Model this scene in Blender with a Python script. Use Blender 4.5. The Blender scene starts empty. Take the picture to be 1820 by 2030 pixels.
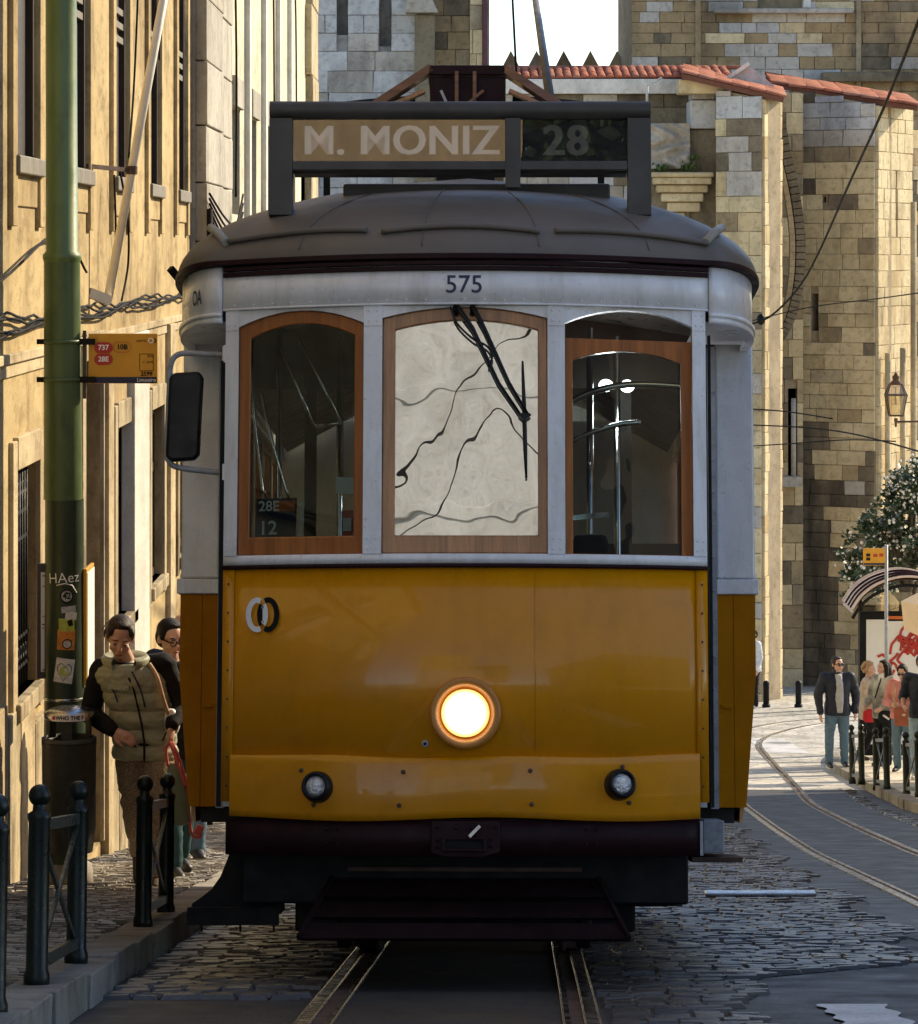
import bpy, bmesh, math, random
from mathutils import Vector, Matrix
import numpy as np

# ------------------------------------------------------------------ scene, camera, world, sun, exposure
SC = bpy.context.scene
COL = SC.collection
random.seed(7)
F, CX, HY = 6885.0, 910.0, 496.0            # focal length, axis and horizon of the photograph (in 1820 x 2030 units)

cam_d = bpy.data.cameras.new('camera')
cam = bpy.data.objects.new('camera', cam_d)
COL.objects.link(cam)
cam.location = (0, 0, 0)
cam.rotation_euler = (math.radians(90), 0, 0)
cam_d.sensor_fit = 'AUTO'
cam_d.sensor_width = 36.0
cam_d.lens = 36.0 * F / 2030.0
cam_d.shift_y = -(2030 / 2 - HY) / 2030.0
cam_d.clip_start = 0.1
cam_d.clip_end = 2000.0
SC.camera = cam

SUN_DIR = Vector((0.70, 0.58, 0.55)).normalized()
world = bpy.data.worlds.new("World")
SC.world = world
world.use_nodes = True
wn = world.node_tree
bgn = wn.nodes['Background']
sky = wn.nodes.new('ShaderNodeTexSky')
sky.sky_type = 'NISHITA'
sky.sun_disc = False
sky.sun_elevation = math.asin(SUN_DIR.z)
sky.sun_rotation = math.atan2(SUN_DIR.x, SUN_DIR.y)
sky.air_density = 0.85
sky.dust_density = 0.2
sky.ozone_density = 1.0
wn.links.new(sky.outputs[0], bgn.inputs[0])
bgn.inputs[1].default_value = 0.15
sun_d = bpy.data.lights.new('sun', 'SUN')
sun_d.energy = 4.2
sun_d.angle = math.radians(0.5)
sun_d.color = (1.0, 0.83, 0.58)
sun = bpy.data.objects.new('sun', sun_d)
COL.objects.link(sun)
sun.rotation_euler = SUN_DIR.to_track_quat('Z', 'Y').to_euler()
SC.view_settings.view_transform = 'Standard'
SC.view_settings.look = 'None'
SC.view_settings.gamma = 1.0
SC.view_settings.exposure = 0.85
SC.view_settings.use_curve_mapping = False
SC.cycles.max_bounces = 8

# ------------------------------------------------------------------ helpers
def tag(o, label=None, cat=None, group=None, kind=None):
    if label: o['label'] = label
    if cat: o['category'] = cat
    if group: o['group'] = group
    if kind: o['kind'] = kind
    return o

def empty(name, loc=(0, 0, 0), rot=(0, 0, 0), label=None, cat=None, group=None, kind=None):
    o = bpy.data.objects.new(name, None)
    COL.objects.link(o)
    o.empty_display_size = 0.2
    o.location = loc
    o.rotation_euler = rot
    return tag(o, label, cat, group, kind)

def link(name, mesh, parent=None, loc=(0, 0, 0), rot=(0, 0, 0), scale=(1, 1, 1), label=None, kind=None):
    o = bpy.data.objects.new(name, mesh)
    COL.objects.link(o)
    if parent is not None: o.parent = parent
    o.location = loc
    o.rotation_euler = rot
    o.scale = scale
    return tag(o, label, None, None, kind)

def copy_tree(o, parent=None):
    c = o.copy()
    COL.objects.link(c)
    c.parent = parent
    for ch in list(o.children):
        copy_tree(ch, c)
    return c

def frame_of(d):
    d = Vector(d).normalized()
    up = Vector((0, 0, 1)) if abs(d.z) < 0.95 else Vector((0, 1, 0))
    a = d.cross(up).normalized()
    b = a.cross(d).normalized()
    return d, a, b

class MB:
    """collects shapes and links them as one mesh object"""
    def __init__(self):
        self.v, self.f, self.s = [], [], []
    def add(self, vs, fs, smooth=False):
        o = len(self.v)
        self.v += [tuple(p) for p in vs]
        self.f += [tuple(i + o for i in q) for q in fs]
        self.s += [smooth] * len(fs)
        return self
    def box(self, x0, x1, y0, y1, z0, z1):
        vs = [(x0, y0, z0), (x1, y0, z0), (x1, y1, z0), (x0, y1, z0), (x0, y0, z1), (x1, y0, z1), (x1, y1, z1), (x0, y1, z1)]
        return self.add(vs, [(0, 3, 2, 1), (4, 5, 6, 7), (0, 1, 5, 4), (1, 2, 6, 5), (2, 3, 7, 6), (3, 0, 4, 7)])
    def obox(self, c, size, m=None):
        o = len(self.v)
        sx, sy, sz = [k / 2 for k in size]
        self.box(-sx, sx, -sy, sy, -sz, sz)
        m = m if m is not None else Matrix.Identity(3)
        for i in range(o, len(self.v)):
            self.v[i] = tuple(Vector(c) + m @ Vector(self.v[i]))
        return self
    def bar(self, p0, p1, w, h, side=None):
        """a rectangular bar from p0 to p1, w across (along side), h the other way"""
        p0, p1 = Vector(p0), Vector(p1)
        d, a, b = frame_of(p1 - p0)
        if side is not None:
            a = Vector(side); a = (a - d * a.dot(d)).normalized(); b = a.cross(d)
        vs = []
        for p in (p0, p1):
            for su, sv in ((-1, -1), (1, -1), (1, 1), (-1, 1)):
                vs.append(p + a * su * w / 2 + b * sv * h / 2)
        return self.add(vs, [(0, 1, 2, 3), (7, 6, 5, 4), (0, 4, 5, 1), (1, 5, 6, 2), (2, 6, 7, 3), (3, 7, 4, 0)])
    def cyl(self, p0, p1, r0, r1=None, n=14, caps=True):
        r1 = r0 if r1 is None else r1
        p0, p1 = Vector(p0), Vector(p1)
        d, a, b = frame_of(p1 - p0)
        vs, fs = [], []
        for p, r in ((p0, r0), (p1, r1)):
            for k in range(n):
                t = 2 * math.pi * k / n
                vs.append(p + (a * math.cos(t) + b * math.sin(t)) * r)
        self.add(vs, [(k, (k + 1) % n, n + (k + 1) % n, n + k) for k in range(n)], True)
        if caps:
            self.add(vs[:n], [tuple(range(n))[::-1]])
            self.add(vs[n:], [tuple(range(n))])
        return self
    def tube(self, pts, r, n=8, caps=True):
        pts = [Vector(p) for p in pts]
        rs = r if isinstance(r, (list, tuple)) else [r] * len(pts)
        vs, fs = [], []
        d0, a, b = frame_of(pts[1] - pts[0])
        for i, p in enumerate(pts):
            d = (pts[min(i + 1, len(pts) - 1)] - pts[max(i - 1, 0)]).normalized()
            a = (a - d * a.dot(d)).normalized()
            b = a.cross(d)
            for k in range(n):
                t = 2 * math.pi * k / n
                vs.append(p + (a * math.cos(t) + b * math.sin(t)) * rs[i])
        for i in range(len(pts) - 1):
            for k in range(n):
                fs.append((i * n + k, i * n + (k + 1) % n, (i + 1) * n + (k + 1) % n, (i + 1) * n + k))
        self.add(vs, fs, True)
        if caps:
            self.add(vs[:n], [tuple(range(n))])
            self.add(vs[-n:], [tuple(range(n))[::-1]])
        return self
    def lathe(self, prof, c=(0, 0, 0), m=None, n=20):
        m = m if m is not None else Matrix.Identity(3)
        vs, fs = [], []
        for r, z in prof:
            for k in range(n):
                t = 2 * math.pi * k / n
                vs.append(Vector(c) + m @ Vector((r * math.cos(t), r * math.sin(t), z)))
        for i in range(len(prof) - 1):
            for k in range(n):
                fs.append((i * n + k, i * n + (k + 1) % n, (i + 1) * n + (k + 1) % n, (i + 1) * n + k))
        return self.add(vs, fs, True)
    def ell(self, c, r, m=None, nu=16, nv=10):
        prof = [(math.cos(-math.pi / 2 + math.pi * j / nv), math.sin(-math.pi / 2 + math.pi * j / nv)) for j in range(nv + 1)]
        m = m if m is not None else Matrix.Identity(3)
        r = r if isinstance(r, (tuple, list)) else (r, r, r)
        o = len(self.v)
        self.lathe([(max(a, 1e-4), b) for a, b in prof], n=nu)
        for i in range(o, len(self.v)):
            q = self.v[i]
            self.v[i] = tuple(Vector(c) + m @ Vector((q[0] * r[0], q[1] * r[1], q[2] * r[2])))
        return self
    def grid(self, fn, nu, nv, smooth=True, closed_u=False):
        vs = [fn(i / nu, j / nv) for j in range(nv + 1) for i in range(nu + 1)]
        fs = [(j * (nu + 1) + i, j * (nu + 1) + i + 1, (j + 1) * (nu + 1) + i + 1, (j + 1) * (nu + 1) + i) for j in range(nv) for i in range(nu)]
        return self.add(vs, fs, smooth)
    def prism(self, poly, to3, depth):
        """polygon (2-D, counter-clockwise) carried into 3-D by to3(u, v, w) and given thickness w = 0..depth"""
        n = len(poly)
        vs = [to3(u, v, 0) for u, v in poly] + [to3(u, v, depth) for u, v in poly]
        fs = [tuple(range(n)), tuple(range(n, 2 * n))[::-1]] + [(i, n + i, n + (i + 1) % n, (i + 1) % n) for i in range(n)]
        return self.add(vs, fs)
    def ring(self, outer, inner, to3, depth):
        """a flat frame between two outlines of equally many points"""
        n = len(outer)
        vs = [to3(u, v, 0) for u, v in outer] + [to3(u, v, 0) for u, v in inner] + [to3(u, v, depth) for u, v in outer] + [to3(u, v, depth) for u, v in inner]
        fs = []
        for i in range(n):
            j = (i + 1) % n
            fs += [(i, j, n + j, n + i), (2 * n + i, 3 * n + i, 3 * n + j, 2 * n + j), (i, 2 * n + i, 2 * n + j, j), (n + i, n + j, 3 * n + j, 3 * n + i)]
        return self.add(vs, fs)
    def xf(self, fn):
        self.v = [tuple(fn(*p)) for p in self.v]
        return self
    def mesh(self, name, m):
        me = bpy.data.meshes.new(name)
        me.from_pydata(self.v, [], self.f)
        me.polygons.foreach_set('use_smooth', self.s)
        if m is not None: me.materials.append(m)
        bm = bmesh.new(); bm.from_mesh(me)
        bmesh.ops.remove_doubles(bm, verts=bm.verts, dist=1e-5)
        bmesh.ops.recalc_face_normals(bm, faces=bm.faces)
        bm.to_mesh(me); bm.free()
        return me
    def build(self, name, m, parent=None, loc=(0, 0, 0), rot=(0, 0, 0), label=None, bevel=0.0, seg=2, kind=None, subsurf=0, cat=None, group=None):
        o = link(name, self.mesh(name, m), parent, loc, rot, label=label, kind=kind)
        if cat: o['category'] = cat
        if group: o['group'] = group
        if bevel:
            b = o.modifiers.new('bevel', 'BEVEL'); b.width = bevel; b.segments = seg; b.limit_method = 'ANGLE'; b.angle_limit = math.radians(40)
            for p in o.data.polygons: p.use_smooth = True
            b.harden_normals = True
        if subsurf:
            s = o.modifiers.new('smooth', 'SUBSURF'); s.levels = subsurf; s.render_levels = subsurf
        return o

def wb(mb, name, m, parent, **kw):
    """build from world coordinates under a parent that is only moved, not turned"""
    l = parent.location
    mb.xf(lambda x, y, z: (x - l.x, y - l.y, z - l.z))
    return mb.build(name, m, parent, **kw)

def catmull(pts, n=6):
    pts = [Vector(p) for p in pts]
    out = []
    for i in range(len(pts) - 1):
        p0, p1, p2, p3 = pts[max(i - 1, 0)], pts[i], pts[i + 1], pts[min(i + 2, len(pts) - 1)]
        for k in range(n):
            t = k / n
            out.append(0.5 * ((2 * p1) + (p2 - p0) * t + (2 * p0 - 5 * p1 + 4 * p2 - p3) * t * t + (3 * p1 - p0 - 3 * p2 + p3) * t ** 3))
    out.append(pts[-1])
    return out

def arch(x0, x1, z0, zs, zt, n=10):
    """outline of an opening with a segmental arch, counter-clockwise from bottom left"""
    pts = [(x0, z0), (x1, z0)]
    for k in range(n + 1):
        t = k / n
        pts.append((x1 + (x0 - x1) * t, zs + (zt - zs) * (1 - (2 * t - 1) ** 2)))
    return pts

def text_mesh(s, size, bold=0.0, align='CENTER', spacing=1.0):
    cu = bpy.data.curves.new('lettering', 'FONT')
    cu.body = s; cu.size = size; cu.align_x = align; cu.align_y = 'CENTER'; cu.offset = bold; cu.space_character = spacing
    cu.resolution_u = 4
    o = bpy.data.objects.new('lettering', cu)
    COL.objects.link(o)
    dg = bpy.context.evaluated_depsgraph_get()
    me = bpy.data.meshes.new_from_object(o.evaluated_get(dg))
    bpy.data.objects.remove(o)
    return me

def text(name, s, size, to3, m, parent, bold=0.0, align='CENTER', spacing=1.0, sx=1.0, label=None):
    me = text_mesh(s, size, bold, align, spacing)
    for v in me.vertices:
        v.co = to3(v.co.x * sx, v.co.y)
    me.materials.clear(); me.materials.append(m)
    return link(name, me, parent, label=label)

# ------------------------------------------------------------------ materials
def newmat(name):
    m = bpy.data.materials.new(name); m.use_nodes = True
    return m, m.node_tree, m.node_tree.nodes['Principled BSDF']

def ramp(nt, src, stops):
    r = nt.nodes.new('ShaderNodeValToRGB')
    while len(r.color_ramp.elements) < len(stops): r.color_ramp.elements.new(0.5)
    for e, (p, c) in zip(r.color_ramp.elements, stops):
        e.position = p; e.color = (*c, 1) if len(c) == 3 else c
    nt.links.new(src, r.inputs[0])
    return r.outputs[0]

def noise(nt, scale, detail=4, rough=0.6, vec=None, stretch=None):
    tc = nt.nodes.new('ShaderNodeNewGeometry').outputs['Position'] if vec is None else vec
    if stretch:
        mp = nt.nodes.new('ShaderNodeMapping'); mp.inputs['Scale'].default_value = stretch
        nt.links.new(tc, mp.inputs[0]); tc = mp.outputs[0]
    n = nt.nodes.new('ShaderNodeTexNoise')
    n.inputs['Scale'].default_value = scale; n.inputs['Detail'].default_value = detail; n.inputs['Roughness'].default_value = rough
    nt.links.new(tc, n.inputs['Vector'])
    return n.outputs[0]

def mixc(nt, fac, a, b, mode='MIX'):
    x = nt.nodes.new('ShaderNodeMix'); x.data_type = 'RGBA'; x.blend_type = mode
    for sock, val in ((x.inputs[0], fac), (x.inputs[6], a), (x.inputs[7], b)):
        if hasattr(val, 'is_output'): nt.links.new(val, sock)
        elif isinstance(val, (int, float)): sock.default_value = val
        else: sock.default_value = (*val, 1)
    return x.outputs[2]

def bump(nt, bsdf, height, strength, dist=0.01):
    b = nt.nodes.new('ShaderNodeBump'); b.inputs['Strength'].default_value = strength; b.inputs['Distance'].default_value = dist
    nt.links.new(height, b.inputs['Height']); nt.links.new(b.outputs[0], bsdf.inputs['Normal'])

def mat(name, col, rough=0.5, metal=0.0, var=0.15, scale=6.0, bmp=0.0, bscale=40.0, spec=0.5, dirt=None, coat=0.0, stretch=None, rvar=0.12, streaks=None):
    """painted or plain surface: colour wanders a little, optional dirt colour, fine relief"""
    m, nt, b = newmat(name)
    n = noise(nt, scale, 5, 0.6, stretch=stretch)
    lo = tuple(c * (1 - var) for c in col); hi = tuple(min(c * (1 + var), 1) for c in col)
    c = ramp(nt, n, [(0.3, lo), (0.7, hi)])
    if dirt:
        n2 = noise(nt, scale * 2.7, 6, 0.7, stretch=stretch)
        f = ramp(nt, n2, [(0.5, (0, 0, 0)), (0.72, (dirt[3],) * 3)])
        c = mixc(nt, f, c, dirt[:3])
    if streaks:
        f = ramp(nt, noise(nt, 9.0, 6, 0.7, stretch=(1.0, 1.0, .12)), [(0.48, (0, 0, 0)), (0.7, (streaks[3],) * 3)])
        c = mixc(nt, f, c, streaks[:3])
        f = ramp(nt, noise(nt, 55.0, 3, 0.6), [(0.66, (0, 0, 0)), (0.72, (streaks[3] * 1.3,) * 3)])
        c = mixc(nt, f, c, streaks[:3])
    nt.links.new(c, b.inputs['Base Color'])
    r = ramp(nt, noise(nt, scale * 1.7, 4, 0.6), [(0.3, (max(rough - rvar, 0.02),) * 3), (0.7, (min(rough + rvar, 1),) * 3)])
    nt.links.new(r, b.inputs['Roughness'])
    b.inputs['Metallic'].default_value = metal
    b.inputs['Specular IOR Level'].default_value = spec
    b.inputs['Coat Weight'].default_value = coat
    b.inputs['Coat Roughness'].default_value = 0.045
    if bmp: bump(nt, b, noise(nt, bscale, 5, 0.6), bmp, 0.01)
    return m

def glass_mat(name, r0, tint=(0.8, 0.85, 0.82), wav=0.0, wscale=4.0, rough=0.0):
    """window glass: lets the inside show, mirrors what is outside; more so at a slant. Old panes are wavy"""
    m, nt, b = newmat(name)
    nt.nodes.remove(b)
    out = nt.nodes['Material Output']
    tr = nt.nodes.new('ShaderNodeBsdfTransparent'); tr.inputs[0].default_value = (*tint, 1)
    gl = nt.nodes.new('ShaderNodeBsdfGlossy'); gl.inputs['Roughness'].default_value = rough
    lw = nt.nodes.new('ShaderNodeLayerWeight'); lw.inputs[0].default_value = 0.35
    f = ramp(nt, lw.outputs['Fresnel'], [(0.0, (r0,) * 3), (1.0, (1, 1, 1))])
    mx = nt.nodes.new('ShaderNodeMixShader')
    nt.links.new(f, mx.inputs[0]); nt.links.new(tr.outputs[0], mx.inputs[1]); nt.links.new(gl.outputs[0], mx.inputs[2])
    if wav:
        bp = nt.nodes.new('ShaderNodeBump'); bp.inputs['Strength'].default_value = wav; bp.inputs['Distance'].default_value = 0.02
        nt.links.new(noise(nt, wscale, 2, 0.4), bp.inputs['Height']); nt.links.new(bp.outputs[0], gl.inputs['Normal'])
    nt.links.new(mx.outputs[0], out.inputs[0])
    return m

def emit_mat(name, col, s):
    m, nt, b = newmat(name)
    b.inputs['Base Color'].default_value = (*col, 1)
    b.inputs['Emission Color'].default_value = (*col, 1)
    b.inputs['Emission Strength'].default_value = s
    return m

def wood_mat(name, col, axis=2, rough=0.35):
    m, nt, b = newmat(name)
    st = [18, 18, 18]; st[axis] = 1.2
    tc = nt.nodes.new('ShaderNodeTexCoord').outputs['Object']
    n = noise(nt, 2.2, 6, 0.65, vec=tc, stretch=st)
    c = ramp(nt, n, [(0.3, tuple(k * 0.55 for k in col)), (0.55, col), (0.75, tuple(min(k * 1.35, 1) for k in col))])
    nt.links.new(c, b.inputs['Base Color'])
    b.inputs['Roughness'].default_value = rough
    b.inputs['Coat Weight'].default_value = 0.3
    bump(nt, b, n, 0.15, 0.004)
    return m

def stone_mat(name, cols, stain=(0.05, 0.045, 0.035), stain_amt=0.75, rough=0.9, sscale=0.35, bmp=0.6):
    """building stone: each block has a colour of its own, grain, pits and weather stains running down"""
    m, nt, b = newmat(name)
    info = nt.nodes.new('ShaderNodeObjectInfo')
    k = len(cols)
    c = ramp(nt, info.outputs['Random'], [(i / max(k - 1, 1), cc) for i, cc in enumerate(cols)])
    g = noise(nt, 7.0, 7, 0.7)
    c = mixc(nt, 0.75, c, ramp(nt, g, [(0.25, (0.35, 0.33, 0.3)), (0.5, (1, 1, 1)), (0.8, (1.0, 0.98, 0.9))]), 'MULTIPLY')
    g2 = noise(nt, 1.1, 6, 0.75)
    c = mixc(nt, 0.45, c, ramp(nt, g2, [(0.3, (0.55, 0.5, 0.42)), (0.55, (1, 1, 1)), (0.75, (1.25, 1.2, 1.1))]), 'MULTIPLY')
    s = noise(nt, sscale, 6, 0.65, stretch=(1.6, 1.6, 0.55))
    f = ramp(nt, s, [(0.47, (0, 0, 0)), (0.64, (stain_amt,) * 3)])
    c = mixc(nt, f, c, stain)
    nt.links.new(c, b.inputs['Base Color'])
    b.inputs['Roughness'].default_value = rough
    b.inputs['Specular IOR Level'].default_value = 0.25
    bump(nt, b, noise(nt, 14.0, 8, 0.7), bmp, 0.04)
    return m

def plaster_mat(name, col, streak, amt=0.6, scale=1.2):
    """old limewash: blotches, and grime that has run down from sills and bands"""
    m, nt, b = newmat(name)
    n = noise(nt, scale, 7, 0.7, stretch=(1.5, 0.45, 1.0))
    c = ramp(nt, n, [(0.28, tuple(k * 0.72 for k in col)), (0.52, col), (0.75, tuple(min(k * 1.15, 1) for k in col))])
    s = noise(nt, 1.6, 6, 0.7, stretch=(1.2, 0.6, 0.3))
    f = ramp(nt, s, [(0.46, (0, 0, 0)), (0.7, (amt,) * 3)])
    c = mixc(nt, f, c, streak)
    fine = noise(nt, 7.0, 8, 0.75, stretch=(1, .35, .8))
    c = mixc(nt, amt, c, ramp(nt, fine, [(0.3, (0.42, 0.36, 0.28)), (0.5, (1, 1, 1)), (0.75, (1.12, 1.1, 1.05))]), 'MULTIPLY')
    nt.links.new(c, b.inputs['Base Color'])
    b.inputs['Roughness'].default_value = 0.92
    b.inputs['Specular IOR Level'].default_value = 0.2
    bump(nt, b, noise(nt, 22.0, 8, 0.7), 0.5, 0.02)
    return m

M = {}
M['yellow'] = mat('yellow_paint', (0.64, 0.25, 0.002), 0.26, var=0.06, scale=1.6, coat=0.36, spec=0.3, bmp=0.1, bscale=3.5, streaks=(0.25, 0.1, 0.006, 0.16), dirt=(0.25, 0.11, 0.01, 0.25))
M['white'] = mat('white_paint', (0.8, 0.8, 0.81), 0.32, var=0.05, scale=3, coat=0.2, dirt=(0.45, 0.41, 0.34, 0.25), bmp=0.05, bscale=9, streaks=(0.36, 0.31, 0.24, 0.4))
M['grey_post'] = mat('grey_metal_trim', (0.34, 0.35, 0.37), 0.5, var=0.2, scale=9, dirt=(0.12, 0.1, 0.08, 0.6), bmp=0.1)
M['tray_paint'] = mat('grimy_maroon_paint', (0.012, 0.004, 0.005), 0.7, var=0.4, scale=7, spec=0.15, dirt=(0.02, 0.016, 0.012, 0.5))
M['rail_bright'] = mat('polished_steel_edge', (0.75, 0.74, 0.72), 0.18, metal=1.0, var=0.04, scale=2, rvar=0.03)
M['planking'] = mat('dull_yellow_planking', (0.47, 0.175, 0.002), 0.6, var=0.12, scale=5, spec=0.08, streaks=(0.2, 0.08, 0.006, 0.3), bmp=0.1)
M['maroon'] = mat('maroon_paint', (0.019, 0.004, 0.006), 0.55, var=0.25, scale=5, bmp=0.06, dirt=(0.022, 0.014, 0.012, 0.5), spec=0.18)
M['black'] = mat('black_iron', (0.006, 0.006, 0.006), 0.6, var=0.3, scale=8, bmp=0.1, spec=0.2)
M['black_gloss'] = mat('black_plastic', (0.008, 0.008, 0.009), 0.35, var=0.2, scale=6, spec=0.25)
M['charcoal'] = mat('charcoal_sheet_metal', (0.045, 0.043, 0.04), 0.5, var=0.2, scale=4, bmp=0.05, dirt=(0.09, 0.075, 0.06, 0.4))
M['roof'] = mat('roof_canvas', (0.125, 0.108, 0.092), 0.55, var=0.22, scale=1.6, bmp=0.12, bscale=14, dirt=(0.13, 0.105, 0.08, 0.5))
M['wood'] = wood_mat('varnished_wood', (0.36, 0.115, 0.022))
M['wood_light'] = wood_mat('worn_varnished_wood', (0.42, 0.19, 0.07))
M['plank'] = wood_mat('weathered_plank', (0.2, 0.09, 0.05), axis=0, rough=0.7)
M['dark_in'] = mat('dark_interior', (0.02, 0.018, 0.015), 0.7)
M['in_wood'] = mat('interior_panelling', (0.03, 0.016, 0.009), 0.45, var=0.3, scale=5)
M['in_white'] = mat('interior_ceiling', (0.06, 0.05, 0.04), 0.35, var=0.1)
M['steel'] = mat('steel', (0.5, 0.5, 0.5), 0.28, metal=1.0, var=0.15, scale=9)
M['rail'] = mat('worn_rail_steel', (0.42, 0.41, 0.4), 0.26, metal=1.0, var=0.2, scale=6, dirt=(0.12, 0.08, 0.06, 0.25))
M['rust'] = mat('rusty_iron', (0.09, 0.05, 0.035), 0.8, var=0.4, scale=8, bmp=0.3)
M['chrome'] = mat('chrome', (0.75, 0.75, 0.75), 0.12, metal=1.0, var=0.05)
M['glass'] = glass_mat('window_glass', 0.05, (0.55, 0.62, 0.57), 0.12, 3.0)
M['screen'] = glass_mat('windscreen_glass', 0.5, (0.7, 0.72, 0.68), 0.075, 3.0)
M['sign_glass'] = glass_mat('sign_glass', 0.12, (0.8, 0.8, 0.8), 0.015, 3.0)
M['ink'] = mat('dark_blue_lettering', (0.012, 0.015, 0.06), 0.4)
M['letter_white'] = mat('white_lettering', (0.88, 0.88, 0.86), 0.5, var=0.03)
M['letter_dim'] = mat('dim_grey_lettering', (0.2, 0.19, 0.16), 0.5, var=0.1)
M['blind'] = mat('black_roller_blind', (0.014, 0.013, 0.012), 0.6)
M['lamp_on'] = emit_mat('lit_headlamp_lens', (1.0, 0.86, 0.6), 9.0)
_nt = M['lamp_on'].node_tree
_tc = _nt.nodes.new('ShaderNodeTexCoord'); _mp = _nt.nodes.new('ShaderNodeMapping'); _mp.inputs['Location'].default_value = (-.004, 0, -1.035)
_nt.links.new(_tc.outputs['Object'], _mp.inputs[0])
_ln = _nt.nodes.new('ShaderNodeVectorMath'); _ln.operation = 'LENGTH'; _nt.links.new(_mp.outputs[0], _ln.inputs[0])
_b = _nt.nodes['Principled BSDF']
_nt.links.new(ramp(_nt, _ln.outputs['Value'], [(0.0, (1.0, .9, .7)), (.055, (1.0, .8, .45)), (.085, (1.0, .5, .12)), (.1, (.7, .25, .03))]), _b.inputs['Emission Color'])
_st = _nt.nodes.new('ShaderNodeMapRange'); _st.inputs['From Min'].default_value = .03; _st.inputs['From Max'].default_value = .095; _st.inputs['To Min'].default_value = 7; _st.inputs['To Max'].default_value = .35
_nt.links.new(_ln.outputs['Value'], _st.inputs[0]); _nt.links.new(_st.outputs[0], _b.inputs['Emission Strength'])
M['lamp_ring'] = mat('headlamp_ring', (0.5, 0.2, 0.03), 0.3, var=0.1)
M['inner_lamp'] = emit_mat('lit_cabin_lamp', (0.9, 0.95, 1.0), 9.0)
M['rubber'] = mat('rubber', (0.012, 0.012, 0.012), 0.7)
M['paper'] = mat('paper', (0.7, 0.7, 0.68), 0.8, var=0.04)
M['navy'] = mat('navy_card', (0.012, 0.018, 0.05), 0.4)
M['orange_print'] = mat('orange_print', (0.55, 0.13, 0.02), 0.5)
M['red_print'] = mat('red_print', (0.45, 0.03, 0.02), 0.5)
M['green_iron'] = mat('dark_green_iron', (0.006, 0.012, 0.009), 0.34, var=0.3, spec=0.35, scale=12, bmp=0.15, bscale=60)

# ------------------------------------------------------------------ the lie of the land: the street drops away from the camera
GD = np.array([-60, -20, 0, 4, 8, 11.5, 13, 17, 20, 25, 30, 36, 44, 52, 59, 70, 80, 95, 140, 400.0])
GZ = np.array([3.4, 0.2, -1.5, -1.72, -2.09, -2.562, -2.777, -3.353, -3.782, -4.499, -5.216, -6.018, -7.062, -8.006, -8.801, -9.77, -10.504, -11.35, -13.0, -20.0])
_gd = np.arange(-60, 400, 0.25); _gz = np.interp(_gd, GD, GZ)
_k = np.ones(9) / 9
_gz[8:-8] = np.convolve(np.pad(_gz, 4, 'edge'), _k, 'valid')[8:-8]
def zg(d): return float(np.interp(d, _gd, _gz))
def P(px, py, d): return Vector(((px - CX) / F * d, d, (HY - py) / F * d))   # where a sight line meets distance d
def X(px, d): return (px - CX) / F * d
def Z(py, d): return (HY - py) / F * d
KX = -1.30          # left kerb
WX = -2.62          # left house fronts
KH = 0.12
# ------------------------------------------------------------------ ground
def ground_mat(name, lo, hi, rough, cell=0.0, glint=0.0, bmp=0.3, patch=None):
    m, nt, b = newmat(name)
    n = noise(nt, 1.3, 7, 0.7); n2 = noise(nt, 60, 3, 0.6)
    c = ramp(nt, n, [(0.3, lo), (0.7, hi)])
    c = mixc(nt, 0.5, c, ramp(nt, n2, [(0.3, (0.55, 0.55, 0.55)), (0.7, (1.2, 1.2, 1.2))]), 'MULTIPLY')
    if patch:
        f = ramp(nt, noise(nt, 0.45, 5, 0.6), [(0.52, (0, 0, 0)), (0.6, (0.8,) * 3)])
        c = mixc(nt, f, c, patch)
    h = n2
    if cell:
        pos = nt.nodes.new('ShaderNodeNewGeometry').outputs['Position']
        v = nt.nodes.new('ShaderNodeTexVoronoi'); v.feature = 'DISTANCE_TO_EDGE'; v.inputs['Scale'].default_value = cell
        nt.links.new(pos, v.inputs['Vector'])
        e = ramp(nt, v.outputs['Distance'], [(0.0, (0.5,) * 3), (0.1, (1, 1, 1))])
        v2 = nt.nodes.new('ShaderNodeTexVoronoi'); v2.inputs['Scale'].default_value = cell
        nt.links.new(pos, v2.inputs['Vector'])
        tint = ramp(nt, v2.outputs['Color'], [(0.0, (0.75, 0.75, 0.75)), (1.0, (1.25, 1.22, 1.15))])
        c = mixc(nt, 1.0, mixc(nt, 1.0, c, tint, 'MULTIPLY'), e, 'MULTIPLY')
        h = e
    nt.links.new(c, b.inputs['Base Color'])
    r = ramp(nt, noise(nt, 3.5, 5, 0.6), [(0.3, (rough - 0.12,) * 3), (0.7, (rough + 0.15,) * 3)])
    nt.links.new(r, b.inputs['Roughness'])
    b.inputs['Specular IOR Level'].default_value = 0.5
    bump(nt, b, h, bmp, 0.012)
    return m

M['asphalt'] = ground_mat('worn_asphalt', (0.032, 0.031, 0.03), (0.062, 0.06, 0.056), 0.62, bmp=0.5)
M['asphalt_dark'] = ground_mat('newer_asphalt', (0.022, 0.023, 0.026), (0.04, 0.041, 0.044), 0.55, bmp=0.45)
M['plaza'] = ground_mat('worn_setts_far', (0.52, 0.5, 0.46), (0.66, 0.63, 0.57), 0.5, cell=4.0, bmp=0.25, patch=(0.34, 0.33, 0.3))
M['calcada_far'] = ground_mat('limestone_setts_far', (0.56, 0.5, 0.38), (0.7, 0.63, 0.5), 0.6, cell=9.0, bmp=0.25)
M['mortar_bed'] = ground_mat('dirt_joints', (0.025, 0.022, 0.018), (0.05, 0.045, 0.035), 0.9)
M['road_paint'] = ground_mat('worn_road_paint', (0.4, 0.4, 0.4), (0.75, 0.75, 0.75), 0.6, patch=(0.1, 0.1, 0.1))
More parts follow.
